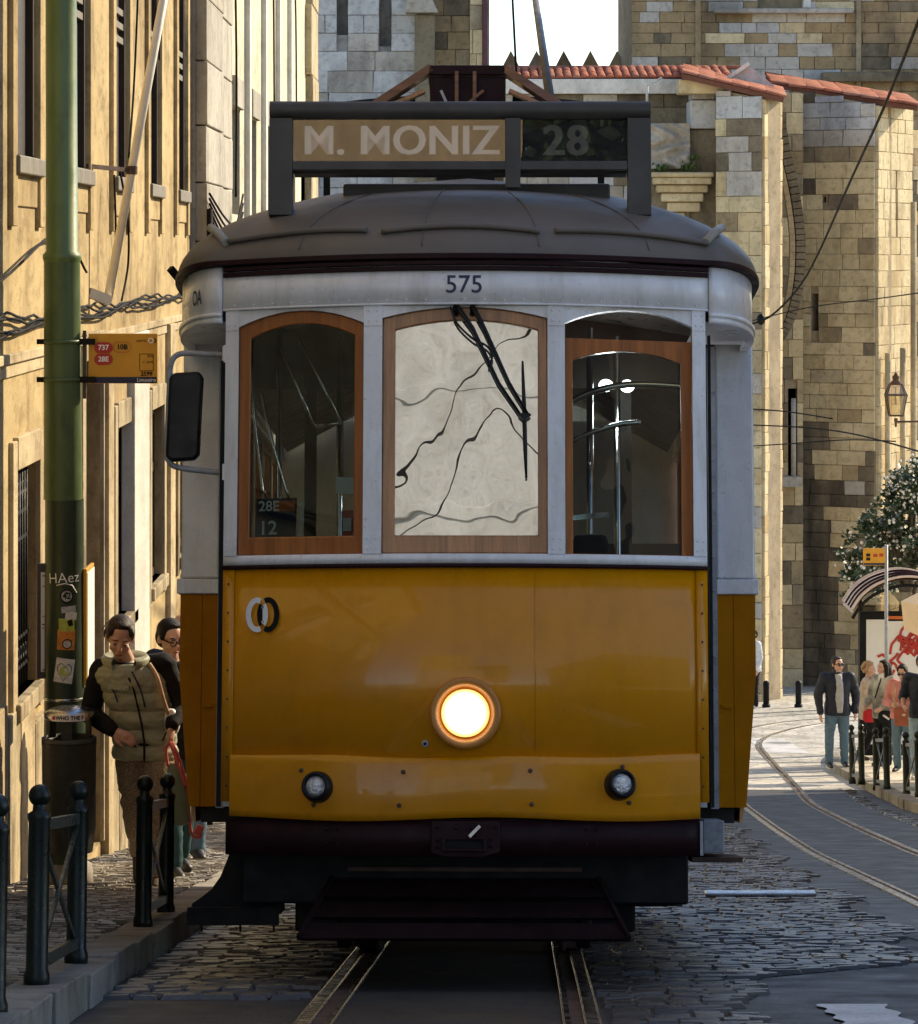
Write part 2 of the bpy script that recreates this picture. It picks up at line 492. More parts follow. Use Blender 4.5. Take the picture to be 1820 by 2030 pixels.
M['dirt'] = ground_mat('bare_earth', (0.12, 0.09, 0.05), (0.2, 0.16, 0.1), 0.95)

def sett_mat(name, cols, rough):
    m, nt, b = newmat(name)
    info = nt.nodes.new('ShaderNodeObjectInfo')
    pos = nt.nodes.new('ShaderNodeNewGeometry').outputs['Position']
    at = nt.nodes.new('ShaderNodeVertexColor'); at.layer_name = 'tone'
    c = ramp(nt, at.outputs['Color'], [(i / (len(cols) - 1), cc) for i, cc in enumerate(cols)])
    c2 = ramp(nt, info.outputs['Random'], [(0, (0.75,) * 3), (1, (1.25, 1.22, 1.18))])
    c = mixc(nt, 1.0, c, c2, 'MULTIPLY')
    c = mixc(nt, 0.5, c, ramp(nt, noise(nt, 25, 5, 0.7), [(0.3, (0.4, 0.4, 0.4)), (0.7, (1.2, 1.2, 1.2))]), 'MULTIPLY')
    f = ramp(nt, noise(nt, 1.1, 5, 0.6), [(0.45, (0, 0, 0)), (0.62, (0.7,) * 3)])
    c = mixc(nt, f, c, (0.035, 0.03, 0.022))
    nt.links.new(c, b.inputs['Base Color'])
    r = ramp(nt, noise(nt, 6, 4, 0.6), [(0.3, (rough - 0.12,) * 3), (0.7, (rough + 0.15,) * 3)])
    nt.links.new(r, b.inputs['Roughness'])
    b.inputs['Specular IOR Level'].default_value = 0.6
    bump(nt, b, noise(nt, 45, 6, 0.7), 0.5, 0.01)
    return m
M['basalt'] = sett_mat('basalt_sett', [(0.05, 0.051, 0.056), (0.085, 0.085, 0.09), (0.12, 0.115, 0.11)], 0.34)
M['limestone'] = sett_mat('limestone_sett', [(0.2, 0.175, 0.135), (0.36, 0.32, 0.255), (0.5, 0.46, 0.38)], 0.5)
M['kerb'] = stone_mat('kerb_stone', [(0.26, 0.24, 0.2), (0.36, 0.33, 0.28), (0.3, 0.28, 0.25)], (0.07, 0.06, 0.045), 0.6, 0.8, 1.2, 0.5)

def sheet(name, xa, xb, d0, d1, dz, m, step=0.5, nx=6, parent=None, kind='structure'):
    n = max(2, int((d1 - d0) / step))
    fa = xa if callable(xa) else (lambda d: xa)
    fb = xb if callable(xb) else (lambda d: xb)
    mb = MB()
    def fn(u, v):
        d = d0 + (d1 - d0) * v
        return (fa(d) + (fb(d) - fa(d)) * u, d, zg(d) + dz)
    mb.grid(fn, nx, n)
    o = mb.build(name, m, parent)
    o['kind'] = kind
    return o

def rk(d): return float(np.interp(d, [-60, 30, 42.5, 47.5, 59, 62, 66, 70], [5.3, 5.3, 5.5, 5.73, 6.26, 6.6, 7.8, 10.5]))   # right kerb
sheet('terrain', -80, 80, -60, 400, -0.35, M['dirt'], 2.0, 4)
sheet('road', KX - 0.05, lambda d: rk(d) + 0.05, -60, 50, 0, M['asphalt'], 0.5, 4)
sheet('road', KX - 0.05, 40, 50, 140, 0, M['plaza'], 0.5, 8)

# ---- tram rails: head, dark groove, lip
TR1 = [(-60, -0.12), (8, -0.09), (11.5, -0.04), (13, 0.0), (15.5, 0.035), (18, 0.09), (24, 0.25), (34, 0.6), (46, 1.3), (56, 1.9), (64, 2.4), (70, 3.3), (75, 5.2), (78, 8.0), (80, 12)]
TR2 = [(-60, 1.9), (5, 2.45), (11, 2.72), (20, 3.13), (30, 3.5), (38, 3.82), (46, 4.16), (50.3, 4.46), (55, 4.74), (59.4, 4.98), (63, 5.1), (66.5, 5.25), (69.6, 5.72), (72.2, 6.5), (74.4, 7.5), (76, 9.0), (77.5, 12)]
def smooth_path(pts, step=0.4):
    ds = np.arange(pts[0][0], pts[-1][0], step)
    xs = np.interp(ds, [p[0] for p in pts], [p[1] for p in pts])
    for _ in range(2): xs[3:-3] = np.convolve(xs, np.ones(7) / 7, 'valid')
    return [(float(x), float(d)) for x, d in zip(xs, ds)]
def rail(path, off, label):
    """one grooved rail: strips laid along the path, offset sideways"""
    pts = []
    for i, (x, d) in enumerate(path):
        x0, d0 = path[max(i - 1, 0)]; x1, d1 = path[min(i + 1, len(path) - 1)]
        tx, td = x1 - x0, d1 - d0
        l = math.hypot(tx, td)
        pts.append((x, d, td / l, -tx / l))
    root = empty('tram_rail', (pts[0][0], pts[0][1], zg(pts[0][1])), kind='structure', label=label)
    s = 1 if off > 0 else -1
    def strip(a, b, z0, z1, name, m):
        mb = MB()
        for i in range(len(pts) - 1):
            q = []
            for x, d, nx, nd in (pts[i], pts[i + 1]):
                for o in (a, b):
                    px, pd = x + nx * (off + s * o), d + nd * (off + s * o)
                    q += [(px, pd, zg(pd) + z0), (px, pd, zg(pd) + z1)]
            mb.add(q, [(1, 3, 7, 5), (0, 1, 5, 4), (2, 6, 7, 3)])
        mb.xf(lambda x, y, z: (x - root.location.x, y - root.location.y, z - root.location.z))
        mb.build(name, m, root)
    strip(0.0, 0.055, -0.02, 0.014, 'rail_head', M['rail'])
    strip(-0.045, 0.0, -0.02, 0.006, 'rail_groove', M['rust'])
    strip(-0.07, -0.045, -0.02, 0.01, 'rail_lip', M['rail'])
    for o, zz in ((0.003, .013), (-.068, .009), (.052, .013)):      # polished edge tubes added for thin bright sky glints
        q = [Vector((x + nx * (off + s * o), d + nd * (off + s * o), zg(d + nd * (off + s * o)) + zz)) - root.location for x, d, nx, nd in pts if 9 < d < 70]
        MB().tube(q, .004, 5).build('rail_edge', M['rail_bright'], root)
    return root
p1, p2 = smooth_path(TR1), smooth_path(TR2)
for pth, nm in ((p1, 'under the tram'), (p2, 'of the empty second track')):
    rail(pth, -0.45, 'grooved steel rail ' + nm)
    rail(pth, 0.45, 'grooved steel rail ' + nm)
def t1(d): return float(np.interp(d, [q[1] for q in p1], [q[0] for q in p1]))
def t2(d): return float(np.interp(d, [q[1] for q in p2], [q[0] for q in p2]))
# newer asphalt around the second track, and the concrete bed of the first
sheet('road_patch', lambda d: t2(d) - 0.85 + 0.12 * math.sin(d * 1.3), lambda d: t2(d) + 1.1 + 0.1 * math.sin(d * 0.9), 11, 50, 0.004, M['asphalt_dark'], 0.4, 3)
sheet('road_marking', lambda d: 1.27 + .012 * math.sin(d * 23), lambda d: 1.5 + .015 * math.sin(d * 17), 11.0, 12.3, 0.008, M['road_paint'], 0.04, 4)
sheet('road_marking', lambda d: 3.1, lambda d: 5.4, 62.2, 62.9, 0.006, M['road_paint'], 0.2, 4)
sheet('road_marking', lambda d: 2.9, lambda d: 5.6, 68.5, 69.3, 0.006, M['road_paint'], 0.2, 4)
sheet('road_marking', lambda d: 5.65, lambda d: 6.4, 63.5, 68.5, 0.006, M['road_paint'], 0.4, 2)
sheet('road_marking', lambda d: 4.9, lambda d: 6.4, 60.6, 60.9, 0.006, M['road_paint'], 0.2, 4)

# ---- setts: the nearest ones one by one, the rest joined
def sett_shape(rng):
    """unit sett, a worn block: 5 faces, edges drawn in at the top"""
    j = lambda a: a + rng.uniform(-0.05, 0.05)
    lo = [(j(-.5), j(-.5), 0), (j(.5), j(-.5), 0), (j(.5), j(.5), 0), (j(-.5), j(.5), 0)]
    mid = [(x * 1.0, y * 1.0, .6) for x, y, z in lo]
    hi = [(x * .84, y * .82, 1 + rng.uniform(-.05, .05)) for x, y, z in lo]
    return lo + mid + hi, [(0, 1, 5, 4), (1, 2, 6, 5), (2, 3, 7, 6), (3, 0, 4, 7), (4, 5, 9, 8), (5, 6, 10, 9), (6, 7, 11, 10), (7, 4, 8, 11), (8, 9, 10, 11)]
def setts(root_name, xa, xb, d0, d1, size, h, m, label, seed, singles=300, dz=0.0, rise=0.007, name='cobble', wave=0.014):
    rng = random.Random(seed)
    fa = xa if callable(xa) else (lambda d: xa)
    fb = xb if callable(xb) else (lambda d: xb)
    root = sheet(root_name, xa, xb, d0, d1, dz + .003, M['mortar_bed'], 0.4, 3)
    root['label'] = label
    shapes = [sett_shape(rng) for _ in range(5)]
    meshes = []
    for vs, fs in shapes:
        mb = MB().add(vs, fs)
        me = mb.mesh(name, m)
        ca = me.color_attributes.new('tone', 'FLOAT_COLOR', 'POINT')
        t = rng.random()
        for i in range(len(me.vertices)): ca.data[i].color = (t, t, t, 1)
        meshes.append(me)
    rest = MB(); tones = []
    d, row, made = d0, 0, 0
    while d < d1:
        dd = size[1] * rng.uniform(0.88, 1.12)
        x = fa(d) + rng.uniform(-0.03, 0.03)
        while x < fb(d) - size[0] * 0.5:
            w = size[0] * rng.uniform(0.8, 1.25)
            cx, cd = x + w / 2, d + dd / 2 + 0.03 * math.sin(cx_ := (x * 2.1 + row * 0.37))
            inside = abs(cx) < 0.1325 * cd
            bumpz = wave * (math.sin(cx * 3.1 + cd * 1.3) * 0.4 + math.sin(cd * 2.6 + cx) * 0.6) * 0.5
            z = zg(cd) + dz - h + 0.013 + rng.uniform(-1, 1) * rise * 0.6 + max(bumpz, -.006)
            rx, ry, rz = rng.gauss(0, 0.022) - 0.1421, rng.gauss(0, 0.03), rng.gauss(0, 0.04)
            k = rng.randrange(5)
            sc = (w * 0.96, dd * 0.95, h)
            if inside and made < singles:
                link(name, meshes[k], root, (cx, cd, z), (rx, ry, rz), sc); made += 1
            else:
                mm = Matrix.LocRotScale(Vector((cx, cd, z)), Matrix.Rotation(rz, 3, 'Z') @ Matrix.Rotation(ry, 3, 'Y') @ Matrix.Rotation(rx, 3, 'X'), Vector(sc))
                rest.add([mm @ Vector(q) for q in shapes[k][0]], shapes[k][1])
                tones += [rng.random()] * 12
            x += w
        d += dd; row += 1
    if rest.v:
        me = bpy.data.meshes.new(name)
        me.from_pydata(rest.v, [], rest.f)
        me.polygons.foreach_set('use_smooth', rest.s)
        me.materials.append(m)
        ca = me.color_attributes.new('tone', 'FLOAT_COLOR', 'POINT')
        ca.data.foreach_set('color', np.repeat(np.array(tones), 4))
        link(name, me, root, kind='stuff')
    return root
setts('cobbled_road', lambda d: t1(d) + 0.53, lambda d: (1.05 + 0.1 * math.sin(d * 3) if d < 13.6 else min(t2(d) - 0.85 - 0.1 * math.sin(d * 1.7), 1.05 + (d - 13.6) * 0.8)), 11.0, 46, (0.125, 0.1), 0.045, M['basalt'],
      'worn dark cobbles between the two tram tracks', 3)
setts('cobbled_road', KX + 0.02, lambda d: t1(d) - 0.56, 12.6, 42, (0.125, 0.1), 0.045, M['basalt'], 'worn cobbles between the kerb and the tram track', 4, singles=200)
setts('cobbled_road', lambda d: t2(d) + 1.1, lambda d: rk(d) - 0.25, 26, 50, (0.16, 0.13), 0.05, M['basalt'], 'cobbles between the second track and the far kerb', 5, singles=150)
# ---- pavements
sheet('pavement', -80, KX - 0.22, -60, 70, KH - 0.03, M['calcada_far'], 0.5, 3)
setts('pavement', WX - 0.1, KX - 0.22, 10.0, 36, (0.085, 0.075), 0.04, M['limestone'], 'pavement of small worn limestone setts along the yellow house', 6, dz=KH, rise=0.008, wave=0.012)
def pav_right():
    mb = MB()
    mb.grid(lambda u, v: (lambda d: (rk(d) + 0.2 + (40 - rk(d)) * u ** 2, d, zg(d) + KH))(-60 + 130 * v), 10, 260)
    o = mb.build('pavement', M['calcada_far']); o['kind'] = 'structure'; o['label'] = 'pale limestone pavement with the people waiting'
pav_right()
# ---- kerbs: every kerb stone
def kerb(xf, d0, d1, L, label, seed, w=0.2):
    rng = random.Random(seed)
    root = empty('kerb', (xf(d0), d0, zg(d0)), kind='structure', label=label)
    ms = []
    for k in range(4):
        mb = MB().box(-.5, .5, -.5, .5, -.5, .5)
        me = mb.mesh('kerb_stone', M['kerb']); ms.append(me)
    d = d0
    while d < d1:
        l = L * rng.uniform(0.8, 1.25)
        a, b = Vector((xf(d), d, zg(d))), Vector((xf(d + l), d + l, zg(d + l)))
        c = (a + b) / 2; t = (b - a)
        o = link('kerb_stone', ms[rng.randrange(4)], root, c - root.location + Vector((rng.uniform(-.012, .012), 0, KH / 2 - 0.05 + rng.uniform(-.008, .008))),
                 (math.asin(t.z / t.length), rng.gauss(0, .015), -math.atan2(t.x, t.y) + rng.gauss(0, .006)), (w, t.length - 0.015, KH + 0.12))
        bv = o.modifiers.new('worn_edge', 'BEVEL'); bv.width = 0.025; bv.segments = 2
        d += l
    return root
kerb(lambda d: KX - 0.1, 9.5, 44, 0.85, 'worn stone kerb of the pavement by the yellow house', 11)
kerb(lambda d: rk(d) + 0.1, 28, 66, 0.9, 'pale kerb of the sunlit pavement', 12)
# ------------------------------------------------------------------ the tram (own axes: x across, y back from its nose, z up from the rail)
PITCH = -math.atan(0.1436)
tram = empty('tram', (0.018, 13.0, -2.777), (PITCH, 0, -0.0125), 'yellow and white vintage tram with a lit round headlamp, coming up the cobbled street', 'tram')
def yf(x): return 0.2 * (x / 0.92) ** 2                # the bowed nose in plan
def bowed(o=0.0): return lambda x, y, z: (x, y + yf(x) + o, z)
ZB, ZD, ZS, ZW, ZH, ZT = 0.64, 1.585, 1.60, 1.638, 2.60, 2.745   # apron foot, dash top, sill rail, window foot, header foot, header top

def bow_sheet(x0, x1, z0, z1, t, off, nx=24, nz=1):
    """a bent panel t thick, front face at the nose line + off"""
    mb = MB()
    g = lambda o: (lambda u, v: (x0 + (x1 - x0) * u, yf(x0 + (x1 - x0) * u) + o, z0 + (z1 - z0) * v))
    mb.grid(g(off), nx, nz); mb.grid(g(off + t), nx, nz)
    for v in (0, 1):
        mb.grid(lambda u, w: (lambda p: (p[0], p[1] + t * w, p[2]))(g(off)(u, v)), nx, 1, False)
    for u in (0, 1):
        mb.grid(lambda w, v: (lambda p: (p[0], p[1] + t * w, p[2]))(g(off)(u, v)), 1, nz, False)
    return mb
HW = 0.936
dash = bow_sheet(-HW, HW, ZB + 0.1, ZD, 0.03, 0.0).build('front_panel', M['yellow'], tram)
# corner strips of the dash and their seams
for s in (-1, 1):
    mb = bow_sheet(min(s * HW, s * (HW - 0.045)), max(s * HW, s * (HW - 0.045)), ZB + 0.06, ZD, 0.01, -0.006, 2)
    mb.build('corner_strip', M['yellow'], dash)
# lower apron plate: stands proud, its top edge sags a little
mb = MB()
def apron(u, v, o):
    x = -0.9 + 1.8 * u
    zt = 0.882 - 0.012 * (1 - (x / 0.9) ** 2) + 0.004 * math.sin(x * 9)
    zb = 0.638 + 0.008 * math.sin(x * 6 + 1)
    return (x, yf(x) + o - 0.012 * math.sin(v * math.pi) - 0.004 * math.sin(x * 7) * v, zb + (zt - zb) * v)
mb.grid(lambda u, v: apron(u, v, -0.012), 40, 8); mb.grid(lambda u, v: apron(u, v, 0.02), 40, 8)
mb.grid(lambda u, w: apron(u, 1, -0.012 + 0.032 * w), 40, 1, False); mb.grid(lambda u, w: apron(u, 0, -0.012 + 0.032 * w), 40, 1, False)
apr = mb.build('apron', M['yellow'], tram)
for (x, z) in ((-0.62, .82), (-0.57, .69), (-0.23, .815), (-0.245, .69), (.25, .82), (.255, .695), (.6, .835), (.625, .70)):
    MB().ell((x, yf(x) - 0.026, z), (.009, .006, .009), nu=8, nv=5).build('rivet', M['rust'], apr)
sm_ = MB().ell((0, 0, 0), (.0045, .004, .0045), nu=7, nv=4).mesh('screw', M['rust'])
for s in (-1, 1):
    for k in range(8):
        x = s * (HW - .022); link('screw', sm_, dash, (x, yf(x) - .008, .76 + .11 * k))
bow_sheet(.268, .272, .89, ZD, .002, -.0012, 1).build('panel_seam', M['yellow'], dash)
# maroon waist line and white sill rail
bow_sheet(-HW - .004, HW + .004, ZD, ZS, 0.03, -0.012).build('waist_moulding', M['maroon'], tram)
sill = bow_sheet(-HW, HW, ZS + 0.001, ZW, 0.04, -0.008).build('sill_rail', M['white'], tram)
# header panel and its rivets
hd = bow_sheet(-HW - 0.012, HW + 0.012, ZH, ZT, 0.03, -0.014).build('header_panel', M['white'], tram)
rm = MB().ell((0, 0, 0), (.004, .004, .004), nu=6, nv=4).mesh('rivet', M['white'])
for k in range(25):
    x = -0.9 + 1.8 * k / 24
    link('rivet', rm, hd, (x, yf(x) - 0.016, ZH + 0.012))
bow_sheet(-HW - 0.012, HW + 0.012, ZH - 0.007, ZH, 0.03, -0.018).build('header_bead', M['white'], hd)
def on_nose(x0, z0, o=-0.016):
    return lambda u, v: (x0 + u, yf(x0 + u) + o, z0 + v)
text('fleet_number', '575', 0.098, on_nose(-0.003, 2.668), M['ink'], tram, bold=0.0006, spacing=1.0)

# windows: each stands in a flat plane of its own between the posts
WIN = {'l': (-0.883, -0.39), 'c': (-0.318, 0.318), 'r': (0.385, 0.883)}
def wplane(x0, x1, o=0.0):
    y0, y1 = yf(x0), yf(x1)
    def f(x, z, w=0):
        t = (x - x0) / (x1 - x0)
        return (x, y0 + (y1 - y0) * t + o + w, z)
    return f
POSTS = [(-HW, -0.883), (-0.39, -0.318), (0.318, 0.385), (0.883, HW)]
for a, b in POSTS:
    mb = MB()
    f = wplane(a, b, -0.006)
    for z0, z1, e in ((ZW, ZH - 0.007, 0.0), (ZW, ZW + 0.075, -0.004), (ZH - 0.085, ZH - 0.007, -0.004)):
        q = [f(a, z0, e), f(b, z0, e), f(b, z1, e), f(a, z1, e), f(a, z0, .06), f(b, z0, .06), f(b, z1, .06), f(a, z1, .06)]
        mb.add(q, [(0, 1, 2, 3), (4, 7, 6, 5), (0, 4, 5, 1), (1, 5, 6, 2), (2, 6, 7, 3), (3, 7, 4, 0)])
    for z in (ZW + .02, ZW + .058, ZH - .066, ZH - .026):
        for t in (.28, .72):
            x = a + (b - a) * t
            mb.ell(f(x, z, -0.004), (.004, .004, .004), nu=6, nv=4)
    mb.build('window_post', M['white'], tram)
for key, (x0, x1) in WIN.items():
    f = wplane(x0, x1)
    zs, zt = (2.528, 2.585) if key != 'c' else (2.545, 2.588)
    # white spandrel over the arch
    n = 12; mb = MB()
    pts = [(x0 + (x1 - x0) * k / n, zs + (zt - zs) * (1 - (2 * k / n - 1) ** 2)) for k in range(n + 1)]
    for i in range(n):
        (xa, za), (xb, zb) = pts[i], pts[i + 1]
        mb.add([f(xa, za, -.004), f(xb, zb, -.004), f(xb, ZH - .008, -.004), f(xa, ZH - .008, -.004), f(xa, za, .05), f(xb, zb, .05)], [(0, 1, 2, 3), (0, 4, 5, 1)])
    mb.build('window_arch', M['white'], tram)
    if key != 'r':
        wt = .048 if key == 'l' else .05
        wbot = .072
        wood = M['wood'] if key == 'l' else M['wood_light']
        to3 = lambda u, v, w, f=f: f(u, v, w + 0.016)
        fr = MB().ring(arch(x0 + .001, x1 - .001, ZW + .001, zs, zt), arch(x0 + wt, x1 - wt * .75, ZW + wbot, zs - .045, zt - .05), to3, .04).build('window_frame', wood, tram, bevel=.006)
        gm = M['glass'] if key == 'l' else M['screen']
        g = MB().add([f(u, v, .034) for u, v in arch(x0 + wt - .01, x1 - wt * .75 + .01, ZW + wbot - .01, zs - .04, zt - .045)], [tuple(range(13))])
        g.build('pane', gm, fr)
    else:   # the driver's sash is let down a hand's breadth
        to3 = lambda u, v, w, f=f: f(u, v, w + 0.02)
        zt2 = 2.472
        o = [(x0 + .002, ZW + .001), (x1 - .002, ZW + .001)] + [(x1 - .002 + (x0 - x1 + .004) * k / 10, zt2) for k in range(11)]
        i = arch(x0 + .03, x1 - .045, ZW + .004, zt2 - .085, zt2 - .045)
        fr = MB().ring(o, i, to3, .04).build('lowered_sash', M['wood'], tram, bevel=.006, label='window sash let down, dark gap above it')
        MB().add([f(u, v, .038) for u, v in arch(x0 + .022, x1 - .037, ZW + .002, zt2 - .08, zt2 - .04)], [tuple(range(13))]).build('pane', M['glass'], fr)

# ---- windscreen wiper: two arms, pivot plate, blade, hose
fc = wplane(*WIN['c'])
wp = MB()
wp.cyl(fc(-.035, 2.585, -.03), fc(-.035, 2.56, .0), .012); wp.cyl(fc(.03, 2.585, -.03), fc(.03, 2.56, .0), .012)
wp.tube([fc(-.03, 2.585, -.035), fc(.03, 2.5, -.05), fc(.13, 2.29, -.05), fc(.215, 2.165, -.045)], [.011, .008, .006, .005])
wp.tube([fc(.03, 2.585, -.035), fc(.075, 2.5, -.05), fc(.17, 2.29, -.05), fc(.245, 2.165, -.045)], [.011, .008, .006, .005])
wip = wp.build('wiper', M['black_gloss'], tram)
MB().prism([(.205, 2.165), (.228, 2.145), (.255, 2.165), (.25, 2.172), (.21, 2.172)], lambda u, v, w: fc(u, v, -.055 + w), .02).build('wiper_joint', M['black_gloss'], wip)
MB().tube([fc(.222, 2.375, -.03), fc(.228, 2.2, -.032), fc(.232, 2.05, -.032), fc(.236, 1.925, -.03)], [.004, .008, .008, .004]).build('wiper_blade', M['rubber'], wip)
MB().tube(catmull([fc(-.055, 2.585, -.03), fc(-.03, 2.52, -.04), fc(.03, 2.46, -.045), (fc(.085, 2.43, -.05)), fc(.105, 2.39, -.05), fc(.09, 2.35, -.05)], 5), .0045).build('hose', M['rubber'], wip)

# ---- things stuck inside the glass
fl = wplane(*WIN['l'])
mb = MB().prism([(-.815, 1.70), (-.655, 1.70), (-.65, 1.862), (-.81, 1.862)], lambda u, v, w: fl(u, v, .06 + w), .006)
card = mb.build('route_card', M['navy'], tram)
MB().prism([(-.742, 1.81), (-.66, 1.81), (-.66, 1.852), (-.742, 1.852)], lambda u, v, w: fl(u, v, .056 + w), .002).build('colour_block', M['orange_print'], card)
text('lettering', '28E', .055, lambda u, v: fl(-.802 + u, 1.83 + v, .055), M['letter_white'], card, bold=.0008, align='LEFT')
text('lettering', '12', .075, lambda u, v: fl(-.802 + u, 1.745 + v, .055), M['letter_white'], card, bold=.001, align='LEFT')
MB().prism([(-.648, 1.69), (-.632, 1.69), (-.622, 1.85), (-.636, 1.85)], lambda u, v, w: fl(u, v, .07 + w), .02).build('card_edge', M['paper'], card)
MB().prism([(-.5, 1.875), (-.428, 1.872), (-.426, 1.935), (-.498, 1.94)], lambda u, v, w: fl(u, v, .05 + w), .003).build('paper_note', M['paper'], tram)
rb = MB().prism([(-.475, 1.712), (-.43, 1.712), (-.43, 1.81), (-.475, 1.81)], lambda u, v, w: fl(u, v, .06 + w), .01).build('red_notice', M['red_print'], tram)
MB().prism([(-.47, 1.73), (-.437, 1.73), (-.437, 1.78), (-.47, 1.78)], lambda u, v, w: fl(u, v, .056 + w), .002).build('paper_note', M['paper'], rb)
# a pale sun screen hangs behind the middle pane
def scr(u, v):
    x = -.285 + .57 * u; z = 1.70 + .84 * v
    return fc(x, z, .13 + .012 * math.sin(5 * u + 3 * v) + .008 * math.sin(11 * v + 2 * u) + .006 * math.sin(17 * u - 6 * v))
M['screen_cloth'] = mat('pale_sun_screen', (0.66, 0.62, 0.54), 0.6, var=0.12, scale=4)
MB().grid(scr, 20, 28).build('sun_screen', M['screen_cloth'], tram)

# ---- emblem: two linked rings
def ering(cx, cz, rx, rz, t, skip, m, o=-0.009):
    mb = MB(); n = 44
    for k in range(n):
        a0, a1 = 2 * math.pi * k / n, 2 * math.pi * (k + 1) / n
        am = (a0 + a1) / 2
        q = []
        for a, e in ((a0, 0), (a1, 0), (a1, -t), (a0, -t)):
            x = cx + (rx + e) * math.cos(a); z = cz + (rz + e) * math.sin(a)
            q.append((x, yf(x) + o, z))
        mm = skip(am) if skip else 0
        if mm: continue
        mb.add(q, [(0, 1, 2, 3)])
    return mb
ECX, ECZ = -.777, 1.41
lw = lambda a: (abs(math.cos(a) - 0.55) < 0.13 and True)
em = ering(ECX - .022, ECZ, .044, .067, .021, lambda a: abs(a - .95) < .2 or abs(a - 5.33) < .2, M['letter_white']).build('emblem_ring', M['letter_white'], tram, label='white ring of the linked ring emblem')
ering(ECX + .022, ECZ, .044, .067, .021, lambda a: abs(a - 2.19) < .2 or abs(a - 4.09) < .2, M['black']).build('emblem_ring', M['black_gloss'], tram, label='black ring of the linked ring emblem')

# ---- headlamp
rx90 = Matrix.Rotation(math.radians(90), 3, 'X')       # lathe axis z -> -y (towards the viewer)
hl = MB().lathe([(.135, -.0), (.136, .028), (.128, .04), (.112, .036), (.1, .012), (.092, -.012)], (0.004, 0, 1.035), rx90, 40).build('headlamp', M['lamp_ring'], tram)
MB().lathe([(.0001, .016), (.03, .0155), (.05, .014), (.07, .01), (.085, .006), (.097, -.008)], (0.004, 0, 1.035), rx90, 32).build('lens', M['lamp_on'], hl)
MB().lathe([(.0001, .004), (.006, .004), (.012, .004), (.014, -.01)], (-.148, -.002, .92), rx90, 14).build('socket', M['grey_post'], tram)
MB().lathe([(.0001, .005), (.0065, .005)], (-.148, -.002, .92), rx90, 12).build('socket_hole', M['black'], tram)
# small fog lamps, turned outwards with the bow of the apron
M['clear_lens'] = mat('faceted_clear_lens', (0.85, 0.83, 0.8), 0.12, metal=0.6, var=0.35, scale=70, bmp=1.0, bscale=90)
for x, z in ((-.555, .757), (.588, .768)):
    tilt = Matrix.Rotation(math.radians(-14 if x < 0 else 18), 3, 'Z') @ Matrix.Rotation(math.radians(-7), 3, 'X')
    c = Vector((x, yf(x) - .028, z))
    lp = MB().lathe([(.058, -.035), (.06, .0), (.056, .03), (.05, .045), (.042, .045), (.038, .03)], c, tilt @ rx90, 26).build('fog_lamp', M['black_gloss'], tram)
    mb = MB().lathe([(.0001, .046), (.02, .044), (.034, .038), (.041, .028)], c, tilt @ rx90, 14)
    for p in mb.s: pass
    mb.build('lens', M['clear_lens'], lp)

# ---- bumper and what hangs below
bp = bow_sheet(-.915, .915, .50, .636, .05, .0).build('bumper', M['maroon'], tram)
bm_ = MB().ell((0, 0, 0), (.007, .006, .007), nu=7, nv=4).mesh('bolt', M['maroon'])
for x in (-.5, .48):
    for dx in (-.02, .02):
        for z in (.545, .6): link('bolt', bm_, bp, (x + dx, yf(x) - .003, z))
cp = MB().prism([(-.125, .632), (-.125, .512), (-.07, .497), (.07, .497), (.135, .515), (.135, .632)], lambda u, v, w: (u, yf(u) - .028 + w, v), .03).build('coupling_plate', M['maroon'], tram, bevel=.006)
MB().ring([(-.085, .52), (.085, .52), (.085, .572), (-.085, .572)], [(-.07, .53), (.07, .53), (.07, .563), (-.07, .563)], lambda u, v, w: (u, -.05 + w, v), .03).build('coupling_slot', M['maroon'], cp, bevel=.004)
MB().box(-.07, .07, -.034, -.03, .53, .563).build('slot_hole', M['black'], cp)
for x, z in ((-.1, .535), (-.1, .56), (-.1, .61), (.1, .54), (.1, .565), (.12, .61), (-.03, .605), (.03, .605)):
    link('bolt', bm_, cp, (x, -.03, z))
MB().bar((.02, -.05, .575), (.06, -.05, .615), .012, .012).build('coupling_pin', M['steel'], cp)
# frame and lifeguard tray
MB().box(-.86, .86, .32, .42, .31, .5).build('headstock', M['black'], tram, bevel=.01)
MB().box(-.66, .66, .44, .5, .2, .45).build('plough_board', M['black'], tram, bevel=.01)
MB().box(-.8, .8, .5, 7.4, .42, .5).build('chassis', M['black'], tram)
tray = MB()
slats = [(.41, .345, .30, .18), (.325, .272, .17, .075), (.252, .2, .06, -.05)]
tr = empty('lifeguard_tray'); tr.parent = tram
for (za, zb, ya, yb) in slats:
    w = lambda z: .51 + (.41 - z) / .21 * .105
    q = [(-w(zb), yb, zb), (w(zb), yb, zb), (w(za), ya, za), (-w(za), ya, za)]
    vs = q + [(x, y + .02, z - .012) for x, y, z in q]
    MB().add(vs, [(0, 1, 2, 3), (7, 6, 5, 4), (0, 4, 5, 1), (1, 5, 6, 2), (2, 6, 7, 3), (3, 7, 4, 0)]).build('slat', M['tray_paint'], tr, bevel=.003)
for s in (-1, 1):
    MB().bar((s * .51, .29, .41), (s * .618, -.055, .2), .014, .02).build('tray_edge', M['tray_paint'], tr)
    MB().bar((s * .38, .30, .50), (s * .44, -.03, .23), .03, .02).build('tray_arm', M['black'], tr) if False else None
MB().box(-.45, .45, .29, .31, .435, .45).build('tray_rod', M['rust'], tr)
for s in (-1, 1):
    MB().cyl((s * .455, .16, .29), (s * .455, .2, .16), .03, n=10).build('tray_bracket', M['black'], tr)
